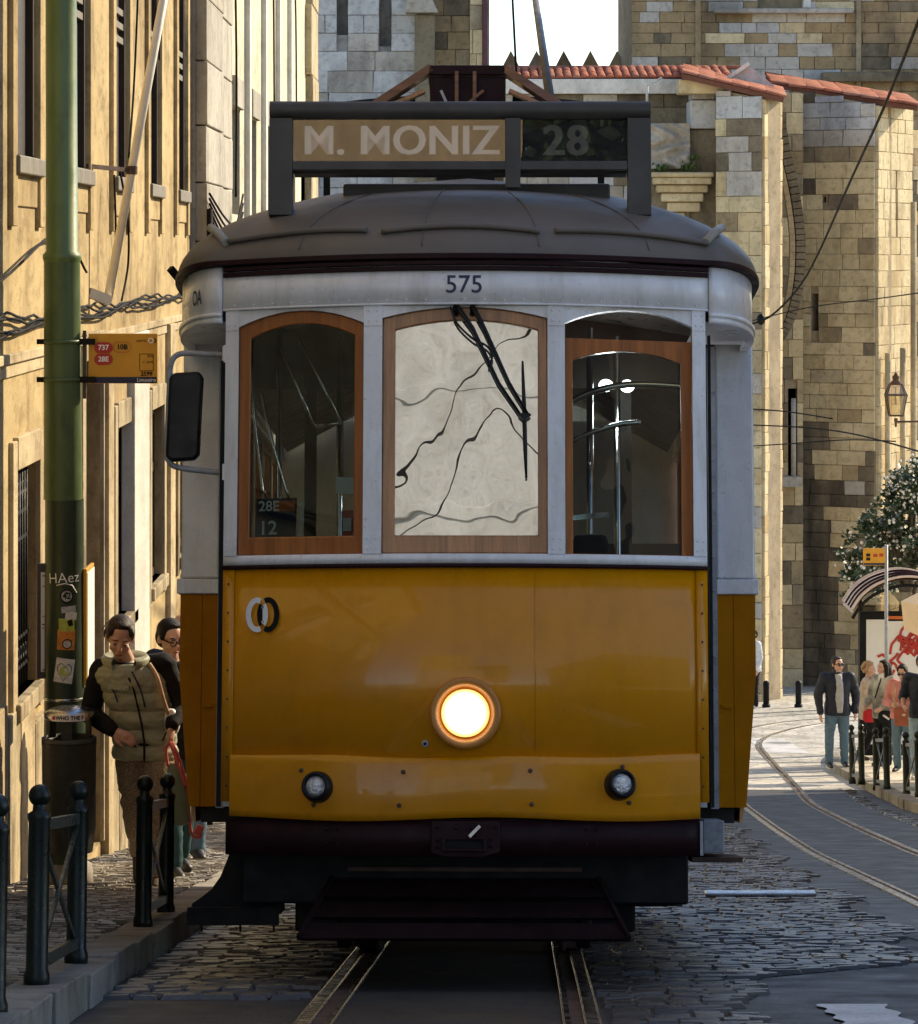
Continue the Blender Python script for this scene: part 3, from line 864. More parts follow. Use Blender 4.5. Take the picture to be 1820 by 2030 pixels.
# wheels
for y in (2.6, 5.3):
    for s in (-1, 1):
        MB().lathe([(.001, -.06), (.33, -.06), (.35, -.03), (.35, .03), (.38, .04), (.38, .07), (.001, .07)], (s * .46, y, .36), Matrix.Rotation(math.radians(90 * -s), 3, 'Y'), 28).build('wheel', M['rust'], tram)
MB().box(-.62, .62, 2.0, 5.9, .3, .42).build('truck_frame', M['black'], tram)
# steps
st = MB()
prof = [(-.915, .50), (-.93, .46), (-.95, .41), (-.985, .36), (-1.03, .325), (-1.06, .305), (-1.06, .285), (-.70, .285), (-.7, .5)]
st.prism(prof, lambda u, v, w: (u, .42 + w, v), .02)
sp = st.build('step_bracket', M['black'], tram)
MB().box(-1.075, -.72, .4, .78, .262, .292).build('step_board', M['rust'], sp, bevel=.006)
MB().box(-1.075, -.72, .385, .4, .225, .292).build('step_riser', M['black'], sp)
for x in (-1.02, -.87, -.74): MB().bar((x, .4, .23), (x, .41, .2), .008, .008).build('bolt', M['black'], sp)
MB().prism(prof, lambda u, v, w: (u, .95 + w, v), .02).build('step_bracket', M['black'], tram)
sb = MB().box(.62, .83, .4, .8, .3, .5).build('sand_box', M['black'], tram, bevel=.01)
MB().box(.815, .84, .38, .42, .3, .47).build('box_edge', M['rust'], sb)
s2 = MB().box(.915, 1.03, .8, 1.25, .49, .62).build('step_box', M['grey_post'], tram, bevel=.006)
MB().box(.9, 1.1, .78, 1.25, .455, .475).build('step_board', M['rust'], s2)
MB().bar((.905, .2, .63), (.905, .2, .5), .012, .03).build('bumper_edge', M['grey_post'], bp)

# ---- letterboard round the corners, over the entrance
def plan(a, o=0.0):
    """outline of the upper works in plan: a in [-1, 1]; nose, rounded corner, side"""
    s = 1 if a >= 0 else -1
    a = abs(a)
    if a < .4:
        x = (HW + .012) * a / .4
        p, n = Vector((x, yf(x) - .014)), Vector((.43 * x * .92, -1)).normalized()
    elif a < .7:
        t = (a - .4) / .3 * math.pi / 2
        p = Vector((.948 + .217 * math.sin(t), .93 - .735 * math.cos(t)))
        n = Vector((math.sin(t) * .735, -math.cos(t) * .217)).normalized()
    else:
        p = Vector((1.165, .93 + (a - .7) / .3 * 6.0)); n = Vector((1, 0))
    p = p + n * o
    return Vector((s * p.x, p.y))
def plan_strip(a0, a1, z0, z1, o0, o1, n=26):
    mb = MB()
    def q(u, v, o):
        p = plan(a0 + (a1 - a0) * u, o)
        return (p.x, p.y, z0 + (z1 - z0) * v)
    mb.grid(lambda u, v: q(u, v, o1), n, 1)
    mb.grid(lambda u, v: q(u, v, o0), n, 1)
    mb.grid(lambda u, w: q(u, 0, o0 + (o1 - o0) * w), n, 1, False)
    mb.grid(lambda u, w: q(u, 1, o0 + (o1 - o0) * w), n, 1, False)
    for u in (0, 1): mb.grid(lambda w, v: q(u, v, o0 + (o1 - o0) * w), 1, 1, False)
    return mb
for s in (-1, 1):
    lb = plan_strip(s * .402, s * 1.0, 2.575, 2.765, -.03, .0, 34).build('letterboard', M['white'], tram)
    plan_strip(s * .402, s * .72, 2.57, 2.585, 0, .012).build('letterboard_bead', M['white'], lb)
    plan_strip(s * .402, s * .72, 2.545, 2.57, -.03, .006).build('letterboard_ledge', M['white'], lb)
    # soffit over the step
    mb = MB(); n = 14
    for i in range(n):
        pa, pb = plan(s * (.402 + .3 * i / n), -.01), plan(s * (.402 + .3 * (i + 1) / n), -.01)
        mb.add([(pa.x, pa.y, 2.552), (pb.x, pb.y, 2.552), (s * .9, pb.y, 2.552), (s * .9, pa.y, 2.552)], [(0, 1, 2, 3)])
    mb.build('soffit', M['white'], lb)
lbt = lambda u, v: (lambda p: (p.x, p.y, 2.665 + v))(plan(-.56 + u * .2, .004))
text('lettering', 'OA', .085, lambda u, v: (lambda p: (p.x, p.y, 2.655 + v))(plan(-.5 + u * .33, .004)), M['ink'], tram, bold=.001)
# gutter mouldings under the roof
for z0, z1, o, aa in ((2.768, 2.79, .03, .72), (2.745, 2.762, .02, .40), (2.724, 2.742, .012, .40)):
    plan_strip(-aa, aa, z0, z1, -.02, o, 70).build('roof_moulding', M['maroon'], tram, bevel=.004)

# ---- roof
def roof_pt(a, t):
    p = plan(a, .022)
    sp = Vector((0, min(max(p.y, 1.35), 6.2)))
    q = p.lerp(sp, t)
    return Vector((q.x, q.y, 2.788 + .52 * t ** .5))
TS = [0, .002, .006, .014, .03, .055, .09, .14, .2, .3, .42, .56, .72, .86, 1.0]
AS = [-1, -.9, -.8, -.74] + [-.7 + 1.4 * i / 64 for i in range(65)] + [.74, .8, .9, 1]
mb = MB()
vs = [roof_pt(a, t) for t in TS for a in AS]
na = len(AS)
fs = [(j * na + i, j * na + i + 1, (j + 1) * na + i + 1, (j + 1) * na + i) for j in range(len(TS) - 1) for i in range(na - 1)]
mb.add(vs, fs, True)
mb.build('roof', M['roof'], tram)
def roof_t(a, z): return ((z - 2.788) / .52) ** 2
def roof_line(a0, a1, zf, n=16, lift=.012):
    out = []
    for k in range(n + 1):
        u = k / n; a = a0 + (a1 - a0) * u
        p = roof_pt(a, roof_t(a, zf(u)))
        out.append(Vector((p.x, p.y - lift, p.z + lift * .4)))
    return out
for a0, a1, zf in ((-.40, -.165, lambda u: 2.862 + .03 * math.sin(u * 2.2)), (-.14, .125, lambda u: 2.878 + .022 * math.sin(u * math.pi)), (.15, .41, lambda u: 2.883 - .03 * u * u + .008 * math.sin(u * math.pi))):
    MB().tube(roof_line(a0, a1, zf), .012, 7).build('rain_gutter', M['roof'], tram)
M['gutter_end'] = mat('weathered_zinc', (0.3, 0.29, 0.25), 0.6, var=0.2)
for s in (-1, 1):
    a0 = .405 * s
    p = roof_pt(a0, roof_t(a0, 2.862)); p2 = roof_pt(s * .5, roof_t(s * .5, 2.925))
    MB().tube([p + Vector((0, -.015, 0)), (p + p2) / 2 + Vector((s * .01, -.02, .02)), p2 + Vector((s * .01, -.01, .02))], .018, 8).build('gutter_end', M['gutter_end'], tram)
for k in range(7):
    t0, t1_ = .03 + .055 * k, .03 + .055 * (k + .8)
    f_ = lambda t: Vector((-1.187 * (1 - t), 2.0 + .05 * k, 2.80 + .52 * math.sqrt(t) + .045))
    MB().bar(f_(t0), f_(t1_), .09, .05, (0, 1, 0)).build('roof_strap', M['black'], tram)
MB().tube([Vector((-1.187 * (1 - t), 2.1, 2.80 + .52 * math.sqrt(t) + .02)) for t in (0, .02, .06, .12, .2, .3, .42)], .03, 7).build('roof_cable', M['black'], tram)
MB().bar((-1.165, .95, 2.79), (-1.225, .9, 2.86), .025, .025).build('roof_hook', M['black'], tram)
for a in (-.27, -.07, .12, .3):
    MB().tube([roof_pt(a, t) + Vector((0, -.002, .001)) for t in (.003, .01, .03, .06, .1, .17, .26, .38, .5)], .0026, 5).build('roof_seam', M['roof'], tram)
# ---- destination box on the roof
sgn = empty('destination_box', (-.024, 0, 0)); sgn.parent = tram
mb = MB()
mb.cyl((-.757, .33, 3.415), (.757, .33, 3.415), .036, n=16)
mb.box(-.757, .757, .33, .5, 3.379, 3.451)
for s in (-1, 1):
    mb.box(min(s * .757, s * .665), max(s * .757, s * .665), .3, .42, 2.99, 3.379)
mb.box(-.664, .664, .302, .34, 3.172, 3.206)
mb.box(.18, .24, .301, .36, 3.1, 3.379)
mb.box(-.664, .664, .4, .5, 3.172, 3.379)
mb.build('box_frame', M['charcoal'], sgn, bevel=.005)
MB().box(-.663, .663, .347, .37, 3.208, 3.378).build('roller_blind', M['blind'], sgn)
for k in (-1, 0, 1): text('lettering', 'M. MONIZ', .165, lambda u, v: (-.235 + u + .0036 * k, .3455 - .0006 * k, 3.291 + v), M['letter_white'], sgn, bold=.0012, spacing=1.05)
for k in (-1, 0, 1): text('lettering', '28', .17, lambda u, v: (.42 + u + .005 * k, .3455 - .0006 * k, 3.29 + v), M['letter_dim'], sgn, bold=.002, spacing=1.1)
for x0, x1 in ((-.664, .179), (.241, .664)):
    MB().add([(x0, .335, 3.206), (x1, .335, 3.206), (x1, .335, 3.379), (x0, .335, 3.379)], [(0, 1, 2, 3)]).build('pane', M['sign_glass'], sgn)
MB().box(-.5, .58, .6, .75, 3.06, 3.165).build('roof_box', M['charcoal'], tram, bevel=.01)
# ---- trolley gantry and pole
gan = empty('trolley_gantry', (-.03, 0, 0)); gan.parent = tram
MB().box(-.16, .19, 2.0, 3.6, 3.885, 3.93).build('walk_board', M['maroon'], gan, bevel=.006)
MB().box(-.15, .18, 2.02, 2.06, 3.70, 3.88).build('end_board', M['maroon'], gan, bevel=.004)
for x in (-.03, .05): MB().box(x - .008, x + .008, 1.99, 2.015, 3.76, 3.9).build('upright', M['plank'], gan)
MB().bar((.02, 1.98, 3.75), (.09, 1.98, 3.81), .018, .012).build('lever', M['plank'], gan)
MB().bar((-.1, 1.98, 3.81), (-.06, 1.98, 3.72), .012, .012).build('lever', M['grey_post'], gan)
for s in (-1, 1):
    c = .015
    MB().bar((c + s * .16, 2.05, 3.92), (c + s * .46, 2.05, 3.72), .1, .035, (0, 1, 0)).build('raking_plank', M['plank'], gan)
    MB().bar((c + s * .19, 2.05, 3.82), (c + s * .37, 2.05, 3.74), .05, .018, (0, 1, 0)).build('raking_batten', M['wood_light'], gan)
    pts = catmull([(s * .73, 2.2, 3.66), (s * .66, 2.2, 3.75), (s * .52, 2.2, 3.785), (s * .22, 2.2, 3.81)], 5)
    MB().tube(pts, .02, 6).build('roof_rail', M['black'], gan)
    MB().box(min(s * .4, s * .8), max(s * .4, s * .8), 2.3, 5, 3.1, 3.3).build('roof_duct', M['black'], gan)
    MB().bar((s * .62, 2.2, 3.72), (s * .62, 2.3, 3.1), .03, .03).build('rail_leg', M['black'], gan)
MB().box(-.12, .14, 2.06, 3.5, 3.15, 3.7).build('gantry_base', M['black'], gan)
pole = MB().tube([(.40, 2.5, 3.62), (.3, 7.5, 5.75)], [.026, .016], 8).build('trolley_pole', M['charcoal'], tram)
MB().tube([(.21, 2.3, 3.9), (.16, 3.4, 5.2), (.14, 6.5, 5.6)], .006, 5).build('trolley_rope', M['black'], pole)

# ---- platform, entrances, body
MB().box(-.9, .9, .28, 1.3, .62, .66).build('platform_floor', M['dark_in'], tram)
for s in (-1, 1):
    # open doorway: jamb behind the nose, folded door leaf, grey post, body end panel
    MB().box(min(s * .885, s * .932), max(s * .885, s * .932), .27, .33, .68, 2.55).build('door_jamb', M['white'], tram)
    MB().box(min(s * .92, s * .95), max(s * .92, s * .95), .6, .9, .7, 2.5).build('door_leaf', M['wood'], tram)
    mb = MB().box(min(s * .998, s * 1.03), max(s * .998, s * 1.03), 1.12, 1.2, .66, 2.56)
    for k in range(14): mb.ell((s * 1.014, 1.117, .74 + k * .135), (.005, .004, .005), nu=6, nv=4)
    mb.build('door_post', M['grey_post'], tram)
    MB().box(min(s * .965, s * .997), max(s * .965, s * .997), 1.18, 1.24, .66, 2.56).build('door_gap_seal', M['black'], tram)  # black strip painted in for the dark of the open door gap
    e = .012
    MB().prism([(s * 1.032, 1.6), (s * 1.19, 1.6), (s * 1.19, 2.6), (s * 1.032, 2.6)][::s], lambda u, v, w: (u, 1.18 + w, v), .06).build('corner_panel', M['white'], tram, bevel=.01)
    MB().box(min(s * 1.03, s * 1.205), max(s * 1.03, s * 1.205), 1.165, 1.25, 1.535, 1.598).build('corner_sill', M['white'], tram, bevel=.006)
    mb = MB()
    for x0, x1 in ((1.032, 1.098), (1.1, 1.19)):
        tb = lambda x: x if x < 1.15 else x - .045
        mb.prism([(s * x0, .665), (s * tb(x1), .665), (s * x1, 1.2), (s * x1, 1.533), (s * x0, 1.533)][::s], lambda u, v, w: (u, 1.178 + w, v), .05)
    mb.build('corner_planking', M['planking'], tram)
    MB().box(min(s * 1.05, s * 1.09), max(s * 1.05, s * 1.09), 1.165, 1.178, 1.07, 1.085).build('latch', M['planking'], tram)
    # body side
    mb = MB()
    sec = [(1.13, .6), (1.155, .75), (1.185, 1.1), (1.195, 1.53), (1.16, 1.53), (1.12, .6)]
    mb.prism([(s * x, z) for x, z in sec][::s], lambda u, v, w: (u, 1.232 + w, v), 5.7)
    side = mb.build('side_panel', M['yellow'], tram)
    MB().box(min(s * 1.16, s * 1.2), max(s * 1.16, s * 1.2), 1.255, 6.93, 1.535, 1.62).build('side_rail', M['white'], tram)
    for k in range(8):
        y0 = 1.32 + k * .7
        MB().box(min(s * 1.15, s * 1.195), max(s * 1.15, s * 1.195), y0 - .07, y0, 1.62, 2.575).build('side_post', M['white'], tram)
        w = MB().ring([(y0 + .002, 1.622), (y0 + .628, 1.622), (y0 + .628, 2.57), (y0 + .002, 2.57)], [(y0 + .05, 1.67), (y0 + .58, 1.67), (y0 + .58, 2.52), (y0 + .05, 2.52)], lambda u, v, q: (s * (1.185 - q), u, v), .03).build('side_window', M['wood'], tram)
        MB().add([(s * 1.17, y0 + .04, 1.66), (s * 1.17, y0 + .59, 1.66), (s * 1.17, y0 + .59, 2.53), (s * 1.17, y0 + .04, 2.53)], [(0, 1, 2, 3)]).build('pane', M['glass'], w)
    plan_strip(s * .72, s * 1.0, 2.55, 2.575, -.04, .006).build('side_cornice', M['white'], tram)
MB().box(-1.19, 1.19, 6.9, 6.95, .6, 1.6).build('rear_panel', M['yellow'], tram)
MB().box(-1.19, 1.19, 6.9, 6.95, 1.95, 2.79).build('rear_panel', M['white'], tram)
# inside
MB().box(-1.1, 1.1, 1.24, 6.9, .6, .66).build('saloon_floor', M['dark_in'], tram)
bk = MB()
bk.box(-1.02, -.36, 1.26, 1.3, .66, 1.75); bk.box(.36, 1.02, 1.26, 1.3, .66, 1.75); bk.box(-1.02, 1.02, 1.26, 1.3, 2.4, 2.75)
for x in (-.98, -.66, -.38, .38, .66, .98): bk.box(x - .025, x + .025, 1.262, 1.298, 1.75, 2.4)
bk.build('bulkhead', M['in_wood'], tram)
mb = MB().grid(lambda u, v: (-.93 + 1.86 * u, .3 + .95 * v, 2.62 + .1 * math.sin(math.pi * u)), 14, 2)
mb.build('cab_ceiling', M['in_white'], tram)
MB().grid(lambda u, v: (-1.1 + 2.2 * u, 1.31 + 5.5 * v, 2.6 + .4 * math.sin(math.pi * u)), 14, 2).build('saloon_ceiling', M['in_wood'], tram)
for x, y, z in ((.57, .95, 2.38), (.66, 1.02, 2.385)):
    MB().ell((x, y, z), (.03, .03, .026), nu=12, nv=8).build('cabin_lamp', M['inner_lamp'], tram)
for x, y in ((-.52, .9), (-.76, .75), (.5, .8), (.62, 1.1)):
    MB().cyl((x, y, .66), (x, y, 2.6), .014, n=10).build('grab_pole', M['chrome'], tram)
MB().box(.42, .56, .4, .62, .66, 1.74).build('controller', M['black'], tram, bevel=.03)
MB().bar((.40, .42, 1.8), (.56, .5, 1.82), .02, .02).build('controller_handle', M['steel'], tram)
MB().box(-.6, -.42, .5, .62, .66, 1.7).build('brake_column', M['black'], tram, bevel=.02)
for y in (2.0, 2.9, 3.8, 4.7):
    for s in (-1, 1):
        mb = MB().box(min(s * .35, s * 1.05), max(s * .35, s * 1.05), y, y + .42, 1.02, 1.1); mb.box(min(s * .35, s * 1.05), max(s * .35, s * 1.05), y + .4, y + .46, 1.1, 1.6)
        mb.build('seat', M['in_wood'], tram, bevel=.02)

ll = bpy.data.lights.new('cabin_light', 'POINT'); ll.energy = 1.3; ll.shadow_soft_size = .04; ll.color = (.92, .96, 1)
lo_ = bpy.data.objects.new('cabin_light', ll); COL.objects.link(lo_); lo_.parent = tram; lo_.location = (.6, 1.02, 2.3)
for k in range(0):
    y = .42 + .17 * k
    MB().tube(catmull([(.2, y, 2.46), (.42, y, 2.57), (.66, y, 2.6), (.9, y, 2.5)], 5), .012, 7).build('ceiling_rib', M['chrome'], tram)
MB().tube(catmull([(.3, .7, 2.18), (.45, .65, 2.3), (.65, .62, 2.35), (.88, .6, 2.34)], 6), .014, 8).build('hand_rail', M['chrome'], tram)  # curved chrome tubes added to give bright streaks in the right window
MB().tube(catmull([(.3, .72, 2.05), (.45, .68, 2.14), (.6, .66, 2.19), (.7, .64, 2.2)], 6), .011, 8).build('hand_rail', M['chrome'], tram)
for pts in ([(-.735, .45, 2.48), (-.6, .4, 2.16)], [(-.655, .4, 2.5), (-.49, .35, 2.17)], [(-.6, .4, 2.16), (-.49, .35, 2.17)], [(-.84, .3, 2.44), (-.83, .3, 2.2), (-.79, .3, 1.9), (-.77, .3, 1.86)], [(-.8, .3, 2.28), (-.76, .3, 2.1), (-.7, .3, 1.9), (-.69, .3, 1.87)]):
    MB().tube(pts, .006, 6).build('plastic_edge', M['chrome'], tram)
# ---- mirror on its bent arm
mr = MB().tube(catmull([(-.905, .24, 2.425), (-1.0, .3, 2.435), (-1.12, .32, 2.44), (-1.16, .32, 2.40), (-1.165, .32, 2.3), (-1.17, .32, 2.06), (-1.16, .32, 2.015), (-1.12, .32, 1.99), (-.94, .27, 1.965)], 6), .0115, 8).build('mirror_arm', M['grey_post'], tram)
mh = MB().prism([(-1.175, 2.03), (-1.15, 2.012), (-1.06, 2.018), (-1.042, 2.04), (-1.03, 2.34), (-1.045, 2.368), (-1.15, 2.362), (-1.165, 2.34)], lambda u, v, w: (u, .29 + w, v), .05).build('mirror', M['black_gloss'], mr, bevel=.015, seg=3)
for z in (2.425, 1.965):
    MB().obox((-.925, .235, z), (.05, .05, .075)).build('mirror_bracket', M['white'], mr, bevel=.008)
MB().bar((-.945, .22, .68), (-.945, .22, 2.4), .018, .018).build('door_seal', M['black'], tram)
MB().bar((.95, .22, .68), (.95, .22, 2.5), .012, .018).build('door_seal', M['black'], tram)
# ------------------------------------------------------------------ houses on the pavement side
M['ochre'] = plaster_mat('ochre_limewash', (0.52, 0.40, 0.205), (0.14, 0.085, 0.035), 0.8)
M['ochre_pale'] = plaster_mat('pale_limewash', (0.58, 0.48, 0.3), (0.2, 0.13, 0.06), 0.7)
M['cream'] = plaster_mat('cream_plaster', (0.62, 0.57, 0.42), (0.36, 0.29, 0.17), 0.5)
M['white_plaster'] = plaster_mat('white_plaster', (0.7, 0.68, 0.6), (0.45, 0.4, 0.3), 0.3)
M['quoin'] = stone_mat('grey_quoin_stone', [(0.40, 0.37, 0.31), (0.5, 0.47, 0.40), (0.44, 0.4, 0.32)], (0.14, 0.11, 0.07), 0.5, 0.85, 0.8, 0.5)
M['trim_stone'] = stone_mat('weathered_trim_stone', [(0.44, 0.36, 0.22), (0.5, 0.42, 0.27)], (0.1, 0.07, 0.035), 0.8, 0.9, 1.4, 0.4)
M['frame_brown'] = mat('brown_window_paint', (0.055, 0.032, 0.016), 0.5, var=0.3, scale=9)
M['shutter_brown'] = mat('dark_brown_shutter', (0.03, 0.016, 0.007), 0.6, var=0.3, scale=9)  # shade of the far window reveal put into a dark brown
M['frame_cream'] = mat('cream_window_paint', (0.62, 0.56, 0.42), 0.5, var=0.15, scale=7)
M['dark_pane'] = mat('dark_window_pane', (0.012, 0.01, 0.008), 0.25, var=0.2, spec=0.3)
M['door_wood'] = wood_mat('dark_door_wood', (0.075, 0.038, 0.016), rough=0.6)
M['slate_grey'] = mat('grey_painted_sill', (0.2, 0.18, 0.14), 0.8, var=0.2, bmp=0.2)
M['cable'] = mat('black_cable', (0.007, 0.006, 0.005), 0.8, spec=.15)
M['cream_pole'] = mat('cream_painted_tube', (0.75, 0.68, 0.54), 0.4, var=0.12, scale=5, bmp=0.05)
M['roof_far'] = mat('clay_roof', (0.3, 0.1, 0.05), 0.8, var=0.2)

def wall_x(x, d0, d1, zb, zt, holes, depth, s=1):
    """upright wall in the plane X = x facing s; holes (da, db, za, zb) get reveals of the given depth"""
    ds = sorted({d0, d1, *[h[0] for h in holes], *[h[1] for h in holes]})
    zs = sorted({zb, zt, *[h[2] for h in holes], *[h[3] for h in holes]})
    mb = MB()
    for da, db in zip(ds[:-1], ds[1:]):
        for za, zc in zip(zs[:-1], zs[1:]):
            if any(h[0] - 1e-6 <= da and db <= h[1] + 1e-6 and h[2] - 1e-6 <= za and zc <= h[3] + 1e-6 for h in holes): continue
            mb.add([(x, da, za), (x, db, za), (x, db, zc), (x, da, zc)], [(0, 1, 2, 3)])
    xi = x - s * depth
    for a, b, c, e in holes:
        for q in ([(x, a, c), (x, b, c), (xi, b, c), (xi, a, c)], [(x, a, e), (x, b, e), (xi, b, e), (xi, a, e)],
                  [(x, a, c), (x, a, e), (xi, a, e), (xi, a, c)], [(x, b, c), (x, b, e), (xi, b, e), (xi, b, c)]):
            mb.add(q, [(0, 1, 2, 3)])
    mb.add([(x, d0, zb), (x - s * 6, d0, zb), (x - s * 6, d0, zt), (x, d0, zt)], [(0, 1, 2, 3)])
    mb.add([(x, d1, zb), (x - s * 6, d1, zb), (x - s * 6, d1, zt), (x, d1, zt)], [(0, 1, 2, 3)])
    mb.add([(x, d0, zt), (x, d1, zt), (x - s * 6, d1, zt), (x - s * 6, d0, zt)], [(0, 1, 2, 3)])
    return mb

def sash_window(parent, x, a, b, za, zb, s, frame_m, mullions=1, transoms=(), depth=0.2, surround=None, sill=None, label=None):
    """frame, sashes and panes set back in an opening of a wall X = x"""
    xi = x - s * depth
    to = lambda u, v, w: (xi + s * 0.05 - s * w, u, v)
    f = MB().ring([(a + .002, za + .002), (b - .002, za + .002), (b - .002, zb - .002), (a + .002, zb - .002)], [(a + .07, za + .07), (b - .07, za + .07), (b - .07, zb - .07), (a + .07, zb - .07)], to, .05)
    for k in range(mullions):
        c = a + (b - a) * (k + 1) / (mullions + 1)
        f.box(min(xi + s * .045, xi), max(xi + s * .045, xi), c - .045, c + .045, za + .07, zb - .07)
    for t in transoms:
        f.box(min(xi + s * .044, xi), max(xi + s * .044, xi), a + .07, b - .07, t - .04, t + .04)
    w = wb(f, 'window', frame_m, parent, label=label)
    MBp = MB().add([(xi + s * .012, a + .06, za + .06), (xi + s * .012, b - .06, za + .06), (xi + s * .012, b - .06, zb - .06), (xi + s * .012, a + .06, zb - .06)], [(0, 1, 2, 3)])
    MBp.xf(lambda px, py, pz: (px - parent.location.x, py - parent.location.y, pz - parent.location.z))
    MBp.build('pane', M['dark_pane'], w)
    if sill:
        q = MB().box(min(x - s * .1, x + s * .06), max(x - s * .1, x + s * .06), a - .09, b + .09, za - .11, za)
        q.xf(lambda px, py, pz: (px - parent.location.x, py - parent.location.y, pz - parent.location.z))
        q.build('sill', sill, w, bevel=.012)
    return w

# ---- the yellow house: tall shuttered windows over a ground floor with barred openings
HT = 14.0
yh = empty('house', (WX, 8, zg(8)), label='old yellow limewashed house with tall windows beside the green pole', cat='house')
bays = [20.9 + 2.93 * k for k in range(-4, 5)]
bays = [b for b in bays if 8.6 < b < 33.2]
up = [(b - .52, b + .55, .56, 3.6) for b in bays]
up2 = [(b - .52, b + .55, 5.3, 8.0) for b in bays]
gr = []
for i, b in enumerate(bays):
    if abs(b - 23.83) < .1: gr.append((24.15, 25.35, zg(24.7) + KH + .02, -.78))
    elif b < 23: gr.append((b - .5, b + .6, -2.66, -1.3))
    else: gr.append((b - .35, b + .9, -2.85, -1.36))
cart = [(b - .5, b + .55, .02, .2) for b in bays]
wb(wall_x(WX, 8, 33.8, -8, HT, up + up2 + gr, .12), 'wall', M['ochre'], yh)
for i, b in enumerate(bays):
    for (a, c, z0, z1) in (up[i], up2[i]):
        wn_ = sash_window(yh, WX, a, c, z0, z1, 1, M['frame_cream'], 1, (z0 + 1.18,), .11, sill=M['slate_grey'])
        # shutters, reveal shade painted brown, sun painted cream; the dark fanlight bracket at the meeting rail
        q = MB()
        for z in (z0 + 1.05, z0 + 1.16, z0 + 1.27): q.box(WX - .09, WX - .015, a + .35, c - .02, z, z + .05)
        q.xf(lambda x, y, z: (x - WX, y - 8, z - zg(8)))
        q.build('louvre', M['slate_grey'], wn_)
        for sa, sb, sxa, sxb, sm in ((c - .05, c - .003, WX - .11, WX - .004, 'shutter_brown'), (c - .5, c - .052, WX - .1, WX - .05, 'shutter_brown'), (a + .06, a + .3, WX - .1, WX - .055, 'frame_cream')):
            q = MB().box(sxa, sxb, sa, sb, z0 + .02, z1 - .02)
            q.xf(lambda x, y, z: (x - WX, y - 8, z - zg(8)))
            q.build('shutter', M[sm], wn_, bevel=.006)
        # raised plaster surround with long feet
        m = MB()
        p0 = .035
        for aa, bb in ((a - .22, a - .02), (c + .02, c + .22)):
            m.box(WX - .05, WX + p0, aa, bb, z0 - .42, z1 + .25)
        m.box(WX - .05, WX + p0, a - .02, c + .02, z1 + .02, z1 + .25)
        m.box(WX - .05, WX + p0 - .02, a - .02, c + .02, z0 - .3, z0 - .1)
        wb(m, 'window_surround', M['ochre'], yh, bevel=.008)
    a, c, z0, z1 = gr[i]
    if abs(b - 23.83) < .1:
        d = MB().box(WX - .22, WX - .17, a + .002, c - .002, z0, z1 - .3)
        for k in range(4):
            d.box(WX - .17, WX - .155, a + .1 + (k % 2) * .55, a + .55 + (k % 2) * .55, z0 + .2 + (k // 2) * 1.3, z0 + 1.3 + (k // 2) * 1.3)
        dd = wb(d, 'door', M['door_wood'], yh, label='tall dark brown wooden door')
        q = MB().ell((WX - .15, a + .6, z0 + 1.0), .03, nu=8, nv=5); q.xf(lambda x, y, z: (x - WX, y - 8, z - zg(8))); q.build('door_knob', M['rust'], dd)
        q = MB().box(WX - .2, WX - .16, a, c, z1 - .3, z1); q.xf(lambda x, y, z: (x - WX, y - 8, z - zg(8))); q.build('fanlight', M['dark_pane'], dd)
    else:
        w_ = sash_window(yh, WX, a, c, z0, z1, 1, M['frame_brown'], 1, (z0 + .95,), .11, sill=M['trim_stone'])
        if b < 23:      # iron grille
            for k in range(9):
                dk = a + .08 + (c - a - .16) * k / 8
                q = MB().cyl((WX - .05, dk, z0 + .01), (WX - .05, dk, z1 - .01), .011, n=6)
                q.xf(lambda x, y, z: (x - WX, y - 8, z - zg(8))); q.build('grille_bar', M['black'], w_)
            q = MB()
            for z in (z0 + .12, z0 + .3, z0 + .9, z1 - .3): q.box(WX - .058, WX - .042, a, c, z, z + .022)
            for k in range(8):
                for z in (z0 + .21, z1 - .15):
                    dk = a + .08 + (c - a - .16) * (k + .5) / 8
                    q.lathe([(.03, -.006), (.045, -.006), (.045, .006), (.03, .006), (.03, -.006)], (WX - .05, dk, z), Matrix.Rotation(math.radians(90), 3, 'Y'), 10)
            q.xf(lambda x, y, z: (x - WX, y - 8, z - zg(8))); q.build('grille_frame', M['black'], w_)
    # stone surround of the ground-floor opening
    m = MB()
    for aa, bb in ((a - .2, a - .004), (c + .004, c + .2)):
        m.box(WX - .05, WX + .03, aa, bb, z0 - (.0 if abs(b - 23.83) < .1 else .16), z1 + .18)
    m.box(WX - .05, WX + .035, a - .004, c + .004, z1 + .004, z1 + .2)
    wb(m, 'opening_surround', M['trim_stone'] if b > 22 else M['ochre_pale'], yh, bevel=.008)
# plain pilasters, plinth, string courses
for a, c, m_, p in ((25.42, 25.8, 'ochre_pale', .06), (27.45, 28.75, 'white_plaster', .06), (22.6, 23.1, 'ochre', .05), (31.0, 31.5, 'ochre_pale', .05)):
    wb(MB().box(WX - .05, WX + p, a, c, -8, -.66), 'pilaster', M[m_], yh, bevel=.01)
m = MB()
n = 24
for k in range(n):
    a = 8.02 + (23.8 - 8.02) * k / n; c = 8.02 + (23.8 - 8.02) * (k + 1) / n - .012
    z = zg(a) + KH
    wb(MB().box(WX - .05, WX + .035 + (k % 3) * .004, a, c, zg(c) - .3, z + .95), 'plinth_stone', M['ochre_pale'] if k % 2 else M['trim_stone'], yh, bevel=.01)
for k in range(12):
    a = 25.85 + (33.7 - 25.85) * k / 12; c = 25.85 + (33.7 - 25.85) * (k + 1) / 12 - .012
    if c > 27.4 and a < 28.8: continue
    wb(MB().box(WX - .05, WX + .03 + (k % 3) * .004, a, c, zg(c) - .3, zg(a) + .8), 'plinth_stone', M['trim_stone'], yh, bevel=.01)
